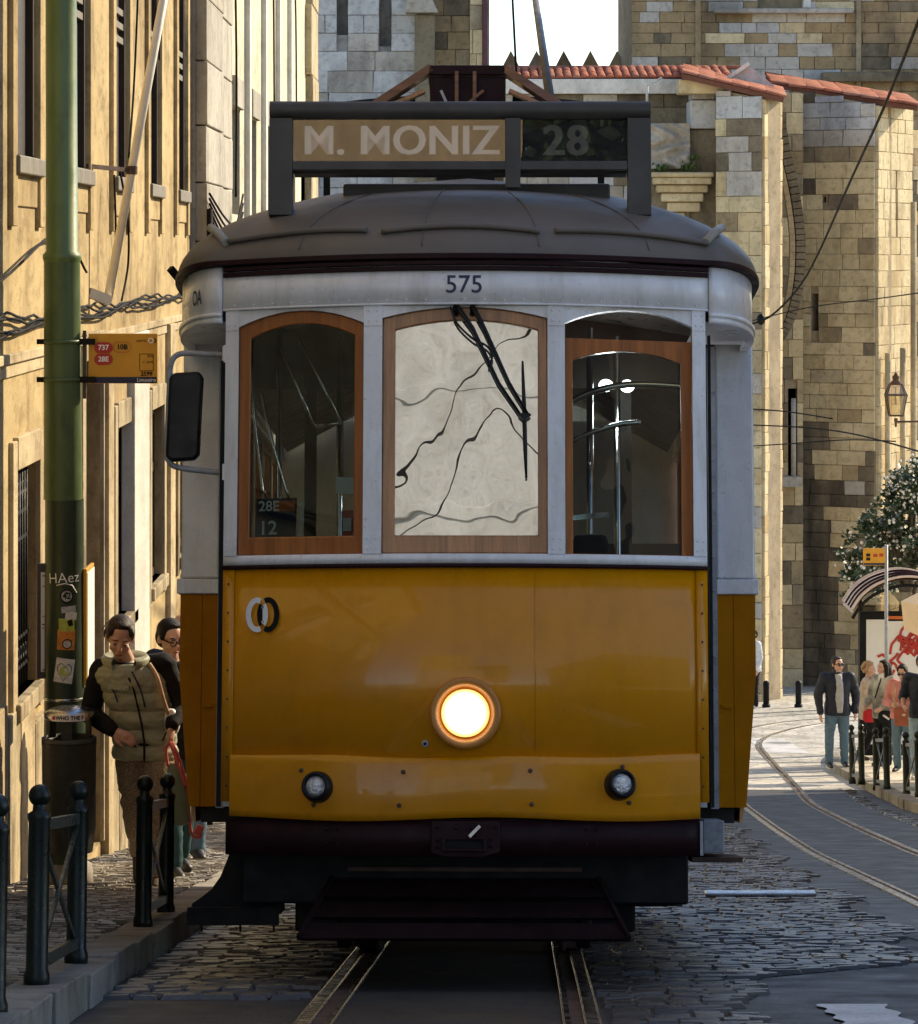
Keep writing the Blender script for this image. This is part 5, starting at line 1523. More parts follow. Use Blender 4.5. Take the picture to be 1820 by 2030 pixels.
wb(MB().box(X(822, 91.9), X(862, 91.9), 91.7, 92.6, -11, Z(30, 91.9)), 'buttress', M['st_dark'], bt, bevel=.04)
# ---- battlement wall with pointed merlons
bw = empty('battlement_wall', (3, 100, zg(100)), label='low brown wall with five pointed merlons against the sky', cat='wall')
wb(MB().box(X(955, 100), X(1262, 100), 100, 100.8, -12, Z(131, 100)), 'wall', M['st_brown'], bw)
for px in (1013, 1064, 1118, 1171, 1224):
    c = X(px, 100); w = .25; zb_, zt_ = Z(131, 100) - .02, Z(99, 100)
    wb(MB().add([(c - w, 100.02, zb_), (c + w, 100.02, zb_), (c + w, 100.5, zb_), (c - w, 100.5, zb_), (c, 100.22, zt_)], [(0, 1, 4), (1, 2, 4), (2, 3, 4), (3, 0, 4)]), 'merlon', M['st_brown'], bw)
# ---- right tower
rt = empty('tower', (8, 94, zg(94)), label='high brown and grey stone cathedral wall with a dark window at the top edge', cat='tower')
x0 = X(1252, 94)
W_ = Wall(rt, (x0, 94), (x0 + 8.0, 94), -11, 14, 8)
h1 = (X(1502, 94) - x0, X(1590, 94) - x0, Z(17, 94), 9.6)
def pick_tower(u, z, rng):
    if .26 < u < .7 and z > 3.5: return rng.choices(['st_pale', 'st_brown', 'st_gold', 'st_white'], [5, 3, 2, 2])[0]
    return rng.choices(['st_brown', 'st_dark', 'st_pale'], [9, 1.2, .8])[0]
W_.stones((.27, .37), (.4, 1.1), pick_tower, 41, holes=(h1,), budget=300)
wb(MB().box(X(1415, 93.8), X(1690, 93.8), 93.55, 94.1, Z(27, 93.8), Z(17.5, 93.8)), 'window_sill', M['st_pale'], rt, bevel=.03)
wb(MB().box(X(1592, 94), X(1607, 94), 93.85, 94.2, Z(16, 94), 9.5), 'window_jamb', M['whitewash'], rt, bevel=.01)
wb(MB().box(X(1630, 93.6), X(1850, 93.6), 93.5, 94.05, Z(162, 93.6), Z(143, 93.6)), 'string_course', M['st_dark'], rt, bevel=.04)
for px, w in ((1378, 12), (1697, 10)):
    wb(MB().box(X(px, 93.9), X(px + w, 93.9), 93.86, 94.05, -11, 13.9), 'rib', M['st_brown'], rt, bevel=.02)

# ---- tiled roofs
def tile_mesh():
    mb = MB(); n = 5
    vs = [(.5 * math.cos(math.pi * k / n) * (1.0 if y == 0 else .84), y, .42 * math.sin(math.pi * k / n)) for y in (0, 1) for k in range(n + 1)]
    mb.add(vs, [(k, k + 1, n + 2 + k, n + 1 + k) for k in range(n)], True)
    mb.add(vs[:n + 1], [tuple(range(n + 1))])
    return mb.mesh('roof_tile', M['tile'])
TM = tile_mesh()
def tiled(parent, p0, pu, pv, nu, nv, seed=1, slab=.12):
    """tiles on the slope p0 + u pu + v pv, v running up the slope"""
    rng = random.Random(seed)
    p0, pu, pv = Vector(p0), Vector(pu), Vector(pv)
    nrm = pu.cross(pv).normalized()
    if nrm.z < 0: nrm = -nrm
    q = [p0, p0 + pu, p0 + pu + pv, p0 + pv]
    wb(MB().add(q + [v - nrm * slab for v in q], [(0, 1, 2, 3), (7, 6, 5, 4), (0, 4, 5, 1), (1, 5, 6, 2), (2, 6, 7, 3), (3, 7, 4, 0)]), 'roof_deck', M['tile_bed'], parent)
    eu, ev = pu.normalized(), pv.normalized()
    rm = Matrix((eu, ev, eu.cross(ev))).transposed()
    if rm.col[2].z < 0: rm = Matrix((-eu, ev, -eu.cross(ev) )).transposed()
    rot = rm.to_euler()
    lu, lv = pu.length / nu, pv.length / nv
    for j in range(nv):
        for i in range(nu):
            c = p0 + pu * ((i + .5) / nu) + pv * (j / nv) - ev * .04 + nrm * (.012 + .02 * 0)
            link('roof_tile', TM, parent, c - parent.location, (rot.x + rng.gauss(0, .02), rot.y + rng.gauss(0, .02), rot.z + rng.gauss(0, .015)), (lu * 1.02, lv * 1.14, lu * .75))
ap = empty('apse', (6, 84, zg(84)), label='cathedral chapels with red tiled roofs and golden stone buttresses', cat='church')
xr0, xr1 = X(985, 84), X(1452, 84)
tiled(ap, (xr0, 84, Z(155, 84)), (xr1 - xr0, 0, .02), (.0, 2.0, .33), 28, 5, 5)
for k in range(14):   # ridge tiles
    a = xr0 + (xr1 + .45 - xr0) * k / 14
    link('ridge_tile', TM, ap, Vector((a, 86.0, Z(155, 84) + .33)) - ap.location, (0, 0, -math.pi / 2), (.3, (xr1 + .45 - xr0) / 14 * 1.05, (.2)))
wb(MB().box(X(1000, 83.8), X(1352, 83.8), 83.75, 84.4, Z(186, 83.8), Z(157, 83.8)), 'parapet', M['whitewash'], ap, bevel=.02)
wb(MB().prism([(X(1440, 83.6), Z(158, 83.6)), (X(1482, 83.6), Z(128, 83.6)), (X(1535, 83.6), Z(170, 83.6)), (X(1535, 83.6), Z(230, 83.6)), (X(1400, 83.6), Z(230, 83.6))], lambda u, v, w: (u, 83.6 + w, v), 2.4), 'gable', M['st_white'], ap)
wb(MB().bar((X(1438, 83.5), 83.5, Z(158, 83.5)), (X(1484, 83.5), 83.5, Z(126, 83.5)), .3, .09, (0, 1, 0)), 'gable_verge', M['whitewash'], ap)
# wall under the parapet (partly behind the tram's sign)
Wall(ap, (X(1000, 84), 84), (X(1368, 84), 84), -11, Z(187, 84), 1.5).stones((.4, .55), (.5, 1.2), mix(('st_pale', 4), ('st_dark', 3), ('st_white', 2)), 51, budget=60)
# white antenna
wb(MB().cyl((X(1283, 83.4), 83.4, Z(207, 83.4)), (X(1283, 83.4), 83.4, Z(168, 83.4)), .035, n=6).tube([(X(1262, 83.4), 83.4, Z(160, 83.4)), (X(1283, 83.4), 83.4, Z(170, 83.4)), (X(1302, 83.4), 83.4, Z(160, 83.4)), (X(1312, 83.4), 83.4, Z(154, 83.4))], .025, 5), 'antenna', M['whitewash'], ap)
# pillar with its white cap block, carved block and corbel beside the sign box
dd = 82.6
wb(MB().box(X(1368, dd), X(1421, dd), dd, dd + 1.5, Z(255, dd), Z(198, dd)), 'pillar_block', M['st_white'], ap, bevel=.04)
wb(MB().box(X(1372, dd), X(1418, dd), dd + .05, dd + 1.5, Z(197, dd), Z(182, dd)), 'pillar_cap', M['st_pale'], ap, bevel=.04)
wb(MB().box(X(1366, dd), X(1423, dd), dd + .1, dd + 1.5, -11, Z(256, dd)), 'pillar', M['st_dark'], ap, bevel=.05)
rng = random.Random(77)
cb = MB()
def carved(u, v):
    x = 1285 + 82 * u; y = 335 - 90 * v
    return (X(x, dd), dd - .15 - .12 * math.sin(u * 9 + 3 * math.sin(v * 7)) * math.sin(v * 8 + u * 3) - .1 * math.sin(math.pi * u), Z(y, dd))
cb.grid(carved, 26, 26)
wb(cb, 'carved_block', M['st_pale'], ap)
wb(MB().box(X(1285, dd), X(1367, dd), dd + .02, dd + 1, -11, Z(245, dd)), 'pier', M['st_dark'], ap)
for k, (xa, xb, ya, yb, o) in enumerate(((1288, 1413, 352, 342, .5), (1293, 1409, 366, 352, .42), (1300, 1402, 382, 367, .32), (1310, 1394, 400, 383, .22), (1322, 1388, 420, 401, .12))):
    wb(MB().box(X(xa, dd), X(xb, dd), dd - o, dd + .3, Z(ya, dd), Z(yb, dd)), 'corbel_moulding', M['st_gold_pale'], ap, bevel=.04)
wb(MB().box(X(1330, dd), X(1358, dd), dd - .05, dd + .3, -11, Z(421, dd)), 'shaft', M['st_gold_pale'], ap, bevel=.05)
M['moss'] = mat('moss', (0.06, 0.085, 0.015), 0.95, var=0.5, scale=30, bmp=.6)
for px, py, r in ((1305, 338, .1), (1318, 337, .07), (1357, 336, .11), (1370, 334, .08), (1375, 315, .07)):
    mb = MB()
    for k in range(26):
        q = Vector((X(px, dd) + rng.gauss(0, r * .7), dd - .25 + rng.gauss(0, .08), Z(py, dd) + abs(rng.gauss(0, r * .6))))
        mb.obox(q, (.05, .01, .09), Matrix.Rotation(rng.uniform(0, 6), 3, 'Z') @ Matrix.Rotation(rng.uniform(-.8, .8), 3, 'X'))
    wb(mb, 'moss_tuft', M['moss'], ap, kind='stuff')

# chapel that stands forward: front wall, bright end, lean-to roof
zt1 = lambda u, L: 0
a1, b1 = (X(1421, 82), 82.0), (X(1511, 81.4), 81.4)
wl1 = Wall(ap, a1, b1, -11, 4.0, 1.0)
def pick_w1(u, z, rng):
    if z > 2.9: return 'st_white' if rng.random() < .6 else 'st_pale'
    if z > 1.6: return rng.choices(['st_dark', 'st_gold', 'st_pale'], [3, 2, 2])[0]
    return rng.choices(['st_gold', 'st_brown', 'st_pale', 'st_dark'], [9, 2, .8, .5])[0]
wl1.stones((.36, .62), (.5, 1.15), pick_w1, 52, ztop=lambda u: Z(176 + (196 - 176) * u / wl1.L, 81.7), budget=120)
e1 = (X(1546, 83.0), 83.0)
wl2 = Wall(ap, b1, e1, -11, Z(199, 82), .05)
wl2.stones((.4, .62), (.45, .9), mix(('st_gold_pale', 6), ('st_gold', 2)), 53, proud=.02, budget=110)
pz = Z(150, 82)
p_hi, p_lo = Vector((X(1352, 82), 81.8, Z(147, 82))), Vector((X(1549, 82), 81.3, Z(196, 82)))
tiled(ap, p_lo, (0.25, 3.6, .35), p_hi - p_lo, 15, 6, 6)
wb(MB().box(X(1345, 82.2), X(1435, 82.2), 82.05, 83, Z(186, 82.2), Z(158, 82.2)), 'parapet_end', M['st_gold'], ap, bevel=.03)
# recess with the springing arch and a little window column
Wall(ap, (X(1540, 86.5), 86.5), (X(1592, 86.5), 86.5), -11, Z(185, 86.5), .5).stones((.4, .6), (.4, .8), mix(('st_gold', 3), ('st_brown', 3), ('st_dark', 2)), 54, holes=((.28, .5, Z(945, 86.5), Z(770, 86.5)),), budget=70)
ar = catmull([Vector((X(px, 84), 84.0, Z(py, 84))) for px, py in ((1546, 235), (1556, 300), (1572, 370), (1583, 440), (1586, 500), (1581, 570), (1566, 630), (1545, 670))], 5)
m = MB()
for p0, p1_ in zip(ar[:-1], ar[1:]): m.bar(p0, p1_ + (p1_ - p0) * .12, .5, .22, (0, 1, 0))
wb(m, 'arch', M['st_dark'], ap)
m = MB()
for k, (p0, p1_) in enumerate(zip(ar[:-1], ar[1:])): m.bar(p0 + Vector((-.2, -.1, 0)), p1_ + Vector((-.2, -.1, 0)) + (p1_ - p0) * .05, .3, .12, (0, 1, 0))
wb(m, 'arch_moulding', M['st_brown'], ap)
wb(MB().cyl((X(1574, 86), 86.1, Z(945, 86)), (X(1574, 86), 86.1, Z(790, 86)), .06, n=10).box(X(1552, 86), X(1590, 86), 85.95, 86.4, Z(965, 86), Z(945, 86)), 'window_column', M['st_pale'], ap)
# second chapel, farther back
a2, b2 = (X(1589, 87), 87.0), (X(1736, 86), 86.0)
wl3 = Wall(ap, a2, b2, -11.3, 4.2, 1.0)
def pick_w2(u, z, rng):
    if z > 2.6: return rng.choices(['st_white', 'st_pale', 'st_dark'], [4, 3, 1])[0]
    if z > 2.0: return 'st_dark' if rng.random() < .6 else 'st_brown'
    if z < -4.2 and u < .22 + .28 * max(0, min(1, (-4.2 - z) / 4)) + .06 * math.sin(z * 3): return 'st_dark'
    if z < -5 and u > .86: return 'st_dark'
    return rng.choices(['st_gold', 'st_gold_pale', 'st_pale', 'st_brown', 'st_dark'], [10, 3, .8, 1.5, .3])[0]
hs = [(X(1612, 86.8) - a2[0], X(1629, 86.8) - a2[0], Z(656, 86.8), Z(582, 86.8)), (X(1637, 86.8) - a2[0], X(1646, 86.8) - a2[0], Z(402, 86.8), Z(390, 86.8))]
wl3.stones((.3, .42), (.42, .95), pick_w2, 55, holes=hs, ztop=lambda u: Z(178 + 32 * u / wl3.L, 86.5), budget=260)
e2 = (X(1805, 88.6), 88.6)
wl4 = Wall(ap, b2, e2, -11.3, Z(213, 87), .05)
wl4.stones((.34, .5), (.4, .9), mix(('st_gold_pale', 6), ('st_gold', 3)), 56, holes=((wl4.L * .5, wl4.L * .5 + .12, Z(462, 87), Z(356, 87)),), budget=130)
p_hi, p_lo = Vector((X(1532, 87), 87.2, Z(164, 87))), Vector((X(1808, 87), 85.9, Z(214, 87)))
tiled(ap, p_lo, (.2, 4.0, .4), p_hi - p_lo, 16, 8, 7)
wl5 = Wall(ap, e2, (X(1862, 90), 90.0), -11.3, Z(240, 89), .05)
wl5.stones((.35, .5), (.4, .8), mix(('st_dark', 3), ('st_brown', 4), ('st_gold', 1)), 57, budget=60)
for px, top in ((1742, 705), (1762, 700), (1792, 690), (1813, 400)):
    wb(MB().cyl((X(px, 86), 86.2, -11.3), (X(px, 86), 86.2, Z(top, 86)), .075, n=10), 'shaft', M['st_gold'], ap)
wb(MB().box(X(1511, 81.2), X(1545, 81.2) , 81.9, 82.9, -11, Z(1240, 81.2)), 'base_block', M['st_gold'], ap, bevel=.05) if False else None
# dark posts by the church wall
for px, lab in ((1519, 'short black post at the foot of the bright buttress'), (1583, 'short black post in the corner by the stained wall')):
    d = 79.5
    g = zg(d)
    q = empty('post', (X(px, d), d, g), label=lab, cat='bollard', group='black posts along the church wall')
    MB().lathe([(.001, -.05), (.07, -.05), (.07, .5), (.075, .52), (.075, .56), (.06, .6), (.001, .62)], n=14).build('shaft', M['black'], q)
    MB().lathe([(.095, -.05), (.095, .06), (.07, .09)], n=14).build('foot', M['black'], q)

# ---- houses across the street, beyond the frame: they keep the street in the shade
def row_house(d0, d1, top, label, x=8.0, mkey='cream'):
    h = empty('house', (x, d0, zg(d0)), label=label, cat='house')
    holes = []
    n = max(1, int((d1 - d0) / 3.2))
    for k in range(n):
        a = d0 + (d1 - d0) * (k + .5) / n - .55
        z = zg(d1) + 1.0
        while z + 2.2 < top: holes.append((a, a + 1.1, max(z, zg(d0) + .3 if z < zg(d0) else z), z + 1.9)); z += 3.4
    wb(wall_x(x, d0, d1, zg(d1) - 1, top, holes, .2, -1), 'wall', M[mkey], h)
    for a, b, c, e in holes: sash_window(h, x, a, b, c, e, -1, M['frame_brown'], 1, (), .18)
    wb(MB().box(x - .35, x + 6, d0, d1, top, top + .25), 'roof', M['roof_far'], h)
    return h
M['dark_plaster'] = plaster_mat('sooty_plaster', (0.1, 0.1, 0.1), (0.04, 0.04, 0.04), .5)  # kept dark to dim what the right pane mirrors
row_house(-11, 3, 6.5, 'dark sooty house across the street, up the hill', 8.0, 'dark_plaster')  # unseen house added so the right pane mirrors a dark wall, not sky
row_house(15, 25.4, 9.0, 'tall shaded house across the street from the tram', 8.0, 'ochre')
row_house(25.4, 40, 2.6, 'low house across the street with two storeys')
row_house(40, 51, 1.2, 'lowest house across the street before the square')
# ---- the house at the bend behind the camera: mirrored in the windscreen and the sign
M['far_orange'] = plaster_mat('sunlit_ochre_plaster', (0.55, 0.40, 0.23), (0.38, 0.27, 0.15), 0.4)
M['far_ochre'] = plaster_mat('sunlit_pale_plaster', (0.53, 0.535, 0.53), (0.36, 0.35, 0.32), 0.5)
bh = empty('house', (-4, -27, zg(-27)), label='tall plastered house at the bend of the street behind the photographer', cat='house')
wb(MB().box(-9, 2.4, -33, -27, -3, 11.4), 'wall', M['far_ochre'], bh)
wb(MB().box(-9, -.03, -33, -27, 11.4, 26), 'wall', M['far_orange'], bh)
for a in (-8.2,):
    for j in range(6):
        z = 1.0 + 3.6 * j
        w = wb(MB().ring([(a, z), (a + 1.2, z), (a + 1.2, z + 2.2), (a, z + 2.2)], [(a + .12, z + .12), (a + 1.08, z + .12), (a + 1.08, z + 2.08), (a + .12, z + 2.08)], lambda u, v, q: (u, -26.92 - q, v), .1), 'window', M['frame_cream'], bh)
        q = MB().add([(a + .1, -26.985, z + .1), (a + 1.1, -26.985, z + .1), (a + 1.1, -26.985, z + 2.1), (a + .1, -26.985, z + 2.1)], [(0, 1, 2, 3)])
        q.xf(lambda x, y, zz: (x - bh.location.x, y - bh.location.y, zz - bh.location.z)); q.build('pane', M['dark_pane'], w)
for z, dp in ((4.4, .15), (7.6, .06), (9.5, .04), (16.9, .15)):
    wb(MB().box(-9.1, 2.5 if z < 11 else 0.0, -27.0, -27 + dp, z, z + .22), 'string_course', M['far_ochre'] if z < 11 else M['cream'], bh, bevel=.02)

# ---- street lantern on its bracket
M['lamp_glass'] = glass_mat('lantern_glass', .12, (.85, .8, .68), .05, 9)
ln_d = 57.0
k_ = ln_d / F
lan = empty('street_lantern', (X(1776, ln_d), ln_d, Z(828, ln_d)), label='old iron lantern on a bracket in front of the golden buttress', cat='lantern')
lz = lambda py: Z(py, ln_d) - lan.location.z
lx = lambda px: (px - 1776) * k_
def fru(z0, r0, z1, r1):
    return [(sx_ * r, sy_ * r, z) for z, r in ((z0, r0), (z1, r1)) for sx_, sy_ in ((-1, -1), (1, -1), (1, 1), (-1, 1))]
r_lo, r_hi = .105, .165
for i in range(4):
    v = fru(lz(824), r_lo, lz(783), r_hi)
    j = (i + 1) % 4
    MB().add([v[i], v[j], v[4 + j], v[4 + i]], [(0, 1, 2, 3)]).build('pane', M['lamp_glass'], lan)
    v2 = fru(lz(783), r_hi, lz(762), .1)
    MB().add([v2[i], v2[j], v2[4 + j], v2[4 + i]], [(0, 1, 2, 3)]).build('pane', M['lamp_glass'], lan)
    MB().bar(v[i], v[4 + i], .016, .016).build('corner_bar', M['rust'], lan)
    MB().bar(v2[i], v2[4 + i], .014, .014).build('corner_bar', M['rust'], lan)
    MB().bar(v[4 + i], v[4 + j], .02, .02).build('frame_bar', M['rust'], lan)
    MB().bar(v2[4 + i], v2[4 + j], .018, .018).build('frame_bar', M['rust'], lan)
    MB().bar(v[i], v[j], .02, .02).build('frame_bar', M['rust'], lan)
MB().lathe([(.1, lz(762)), (.105, lz(760)), (.05, lz(753)), (.06, lz(750)), (.06, lz(746)), (.03, lz(743)), (.035, lz(741)), (.001, lz(738))], n=14).build('cap', M['rust'], lan)
MB().lathe([(.03, lz(829)), (.03, lz(835)), (.016, lz(840)), (.022, lz(844)), (.001, lz(848))], n=10).build('finial', M['rust'], lan)
MB().tube([(0, 0, lz(836)), (lx(1800), 0, lz(836)), (lx(1830), 0, lz(835)), (lx(1925), 0, lz(835))], .018, 6).build('bracket', M['rust'], lan)
lpst = empty('lamp_post', (X(1928, ln_d), ln_d, zg(ln_d) + KH), label='iron post just outside the frame that carries the lantern bracket', cat='post')
MB().lathe([(.14, -.05), (.12, .6), (.07, .7), (.05, 5.0), (.045, Z(800, ln_d) - lpst.location.z)], n=14).build('shaft', M['rust'], lpst)

# ---- bus shelter, yellow sign, parasol, flowering tree
d = 60.0
bs = empty('bus_shelter', (X(1760, d), d, zg(d) + KH), label='bus shelter with a curved ribbed roof and a poster case on the square', cat='bus shelter')
bx = lambda px: (px - 1760) / F * d
bzz = lambda py: Z(py, d) - bs.location.z
M['shelter_roof'] = mat('pinkish_shelter_roof', (0.62, 0.5, 0.42), 0.35, var=0.1)
arc = catmull([(bx(1680), 0, bzz(1201)), (bx(1700), 0, bzz(1172)), (bx(1735), 0, bzz(1148)), (bx(1785), 0, bzz(1136)), (bx(1840), 0, bzz(1146)), (bx(1890), 0, bzz(1185))], 5)
mb = MB().grid(lambda u, v: (lambda p: (p.x, -.75 + 1.5 * v, p.z))(arc[min(int(u * (len(arc) - 1) + .5), len(arc) - 1)]), len(arc) - 1, 1)
mb.grid(lambda u, v: (lambda p: (p.x, -.75 + 1.5 * v, p.z - .05))(arc[min(int(u * (len(arc) - 1) + .5), len(arc) - 1)]), len(arc) - 1, 1)
rf = mb.build('roof', M['shelter_roof'], bs)
for y, o in ((-.75, .01), (-.45, .016), (-.1, .016), (.3, .016), (.75, .01)):
    MB().tube([p + Vector((0, y, o)) for p in arc], .022, 6).build('roof_rib', M['maroon'] if abs(y) < .7 else M['shelter_roof'], rf)
MB().tube([p + Vector((0, -.76, -.14)) for p in arc], .03, 6).build('gutter', M['black'], bs)
pc = MB().box(bx(1703), bx(1860), -.1, .1, .05, bzz(1212)).build('poster_case', M['black'], bs, bevel=.02)
MB().box(bx(1716), bx(1752), -.115, -.101, .25, bzz(1227)).build('poster', M['paper'], pc)
MB().box(bx(1757), bx(1850), -.115, -.101, .25, bzz(1230)).build('poster', M['paper'], pc)
rng = random.Random(9)
mb = MB()
for k in range(16):       # loose red scribble of the poster
    cx, cz = bx(rng.uniform(1765, 1830)), bzz(rng.uniform(1240, 1335))
    pts = [(cx + .16 * math.cos(t * .8 + k) * rng.uniform(.5, 1.2), -.122, cz + .18 * math.sin(t * .8 + k * 2) * rng.uniform(.5, 1.2)) for t in range(6)]
    mb.tube(catmull(pts, 4), .022, 4)
mb.build('poster_print', M['red_print'], pc)
MB().tube([(bx(1738), -.12, bzz(1300)), (bx(1748), -.12, bzz(1296)), (bx(1757), -.12, bzz(1304))], .025, 5).build('poster_print', M['red_print'], pc)
MB().box(bx(1757), bx(1850), -.12, -.1, bzz(1226), bzz(1220)).build('header_strip', M['orange_print'], pc)
for px in (1712, 1850): MB().box(bx(px) - .03, bx(px) + .03, .5, .56, .0, bzz(1165)).build('post', M['black'], bs)
M['smoked'] = glass_mat('shelter_glass', .1, (.5, .45, .35))
MB().add([(bx(1712), .53, .3), (bx(1850), .53, .3), (bx(1850), .53, bzz(1180)), (bx(1712), .53, bzz(1180))], [(0, 1, 2, 3)]).build('pane', M['smoked'], bs)
d = 58.5
ys = empty('stop_sign', (X(1750, d), d, zg(d) + KH), label='small yellow bus stop sign in front of the flowering tree', cat='sign')
yx = lambda px: (px - 1750) / F * d
yz = lambda py: Z(py, d) - ys.location.z
yb = MB().box(yx(1711), yx(1755), -.02, .01, yz(1121), yz(1087)).build('sign_board', M['sign_yellow'], ys, bevel=.005)
for px, py, m_ in ((1721, 1100, 'black_gloss'), (1721, 1108, 'black_gloss'), (1735, 1101, 'red_print'), (1747, 1100, 'red_print')):
    MB().box(yx(px - 4), yx(px + 4), -.024, -.021, yz(py + 3), yz(py - 3)).build('sign_print', M[m_], yb)
MB().box(yx(1712), yx(1754), -.024, -.021, yz(1120), yz(1116)).build('sign_band', M['sign_blue'], yb)
MB().cyl((yx(1757), 0, -.05), (yx(1757), 0, yz(1080)), .03, n=10).build('post', M['grey_post'], ys)
d = 54.0
pr = empty('parasol', (X(1868, d), d, zg(d) + KH), label='closed-sided cream parasol cut by the frame edge beside the bus shelter', cat='parasol')
px_ = lambda p: (p - 1868) / F * d
pzz = lambda p: Z(p, d) - pr.location.z
M['canvas'] = mat('cream_canvas', (0.68, 0.54, 0.38), 0.85, var=0.08, scale=4, bmp=.1)
MB().cyl((0, 0, 0), (0, 0, pzz(1150)), .025, n=10).build('pole', M['cream_pole'], pr)
n = 8; R = .64; mb = MB()
ring = [(R * math.cos(2 * math.pi * k / n), R * math.sin(2 * math.pi * k / n), pzz(1192)) for k in range(n)]
low = [(x * .93, y * .93, pzz(1248) - .05 * (k % 2)) for k, (x, y, z) in enumerate(ring)]
mb.add(ring + [(0, 0, pzz(1150))], [(k, (k + 1) % n, n) for k in range(n)]); mb.add(ring + low, [(k, (k + 1) % n, n + (k + 1) % n, n + k) for k in range(n)])
mb.build('canopy', M['canvas'], pr)
MB().lathe([(.001, 0), (.25, 0), (.25, .06), (.05, .1)], n=16).build('base', M['black'], pr)

def leaf_cluster(rng, c, r, n, size, mb):
    for _ in range(n):
        v = Vector((rng.gauss(0, 1), rng.gauss(0, 1), rng.gauss(0, 1))); v.normalize()
        p = Vector(c) + Vector((v.x * r[0], v.y * r[1], v.z * r[2])) * rng.uniform(.35, 1.05)
        a = Vector((rng.gauss(0, 1), rng.gauss(0, 1), rng.gauss(0, .6))).normalized()
        b = a.cross(Vector((rng.gauss(0, 1), rng.gauss(0, 1), rng.gauss(0, 1)))).normalized()
        s = size * rng.uniform(.6, 1.3)
        mb.add([p, p + a * s * .5 + b * s * .28, p + a * s, p + a * s * .5 - b * s * .28], [(0, 1, 2, 3)])
M['leaf'] = mat('glossy_dark_leaf', (0.035, 0.06, 0.022), 0.4, var=0.5, scale=3)
M['blossom'] = mat('white_blossom', (0.75, 0.72, 0.64), 0.7, var=0.06)
M['bark'] = mat('bark', (0.09, 0.07, 0.05), 0.9, var=0.3, scale=10, bmp=.5)
d = 64.0
tree = empty('tree', (X(1800, d), d, zg(d) + KH), label='dark leafy tree full of white blossom behind the bus shelter', cat='tree')
tx = lambda px: (px - 1800) / F * d
tz = lambda py: Z(py, d) - tree.location.z
MB().tube(catmull([(0, 0, -.1), (.05, .05, 1.2), (-.05, .1, 2.4), (.1, .1, 4.0)], 4), [.16 - .006 * k for k in range(13)], 10).build('trunk', M['bark'], tree)
rng = random.Random(13)
clumps = [(1800, 970, .5), (1772, 1000, .4), (1752, 1030, .42), (1735, 1065, .42), (1716, 1100, .32), (1700, 1120, .2), (1745, 1110, .5), (1780, 1060, .6), (1810, 1030, .6), (1800, 1110, .6), (1840, 970, .6), (1850, 1060, .7), (1825, 935, .42), (1712, 1150, .25), (1697, 1178, .16), (1880, 1020, .7), (1760, 1150, .45), (1805, 940, .3), (1785, 950, .22), (1762, 985, .22), (1730, 1030, .2), (1690, 1150, .15), (1722, 1062, .2)]
lf, bl = MB(), MB()
for px, py, r in clumps:
    c = Vector((tx(px), rng.uniform(-.6, .6), tz(py)))
    MB().tube([(0, 0.08, 2.6 + rng.uniform(-.4, .8)), ((c[0]) * .6, c[1] * .6, (c[2] + 3) / 2 + .2), c], [.05, .03, .012], 6).build('limb', M['bark'], tree)
    for _ in range(max(3, int(16 * r))):      # twigs, each with its own spray of leaves and flowers
        v = Vector((rng.gauss(0, 1), rng.gauss(0, 1), rng.gauss(0, 1))).normalized() * r * rng.uniform(.3, 1.15)
        q = c + v
        lf.tube([c + v * .3, q], .008, 3)
        leaf_cluster(rng, q, (.16, .16, .13), rng.randint(28, 60), .11, lf)
        if rng.random() < .8:
            for _ in range(rng.randint(2, 12)):
                w_ = q + Vector((rng.gauss(0, .12), rng.gauss(0, .12), rng.gauss(.03, .1)))
                bl.ell(w_, rng.uniform(.018, .036), nu=6, nv=4)
lf.build('foliage', M['leaf'], tree, kind='stuff'); bl.build('blossom', M['blossom'], tree, kind='stuff')

# ---- overhead wires
def wire(pts, r, label, grp='overhead tram and span wires'):
    q = catmull([P(*p) for p in pts], 8)
    root = empty('overhead_wire', q[0], label=label, cat='wire', group=grp)
    wb(MB().tube(q, r, 6), 'wire', M['cable'], root)
    return root
w = wire([(1860, -60, 36), (1760, 195, 46), (1690, 350, 56), (1600, 545, 68), (1530, 625, 76), (1478, 645, 80)], .022, 'dark span wire sagging across the golden buttress to the church corner')
wb(MB().ell(P(1509, 633, 78), (.1, .1, .13), nu=10, nv=6), 'insulator', M['black'], w)
wire([(1475, 640, 80), (1600, 610, 74), (1740, 592, 66), (1840, 578, 58)], .012, 'thin wire running level across the slit window of the chapel')
wire([(1478, 842, 79), (1600, 848, 74), (1700, 862, 68), (1840, 900, 58)], .016, 'pale thin wire passing below the lantern')
wire([(1478, 885, 79), (1560, 880, 76), (1680, 872, 70), (1775, 875, 62)], .014, 'thin wire under the pale one, near the little window column')
wire([(1478, 810, 79), (1560, 816, 76), (1650, 830, 70)], .016, 'short wire at the little window of the church')
# wires above the street behind the photographer
wire([(-4000, -1500, 6), (700, -500, 10), (5000, -1800, 7)], .012, 'wire across the street above the photographer') if False else None

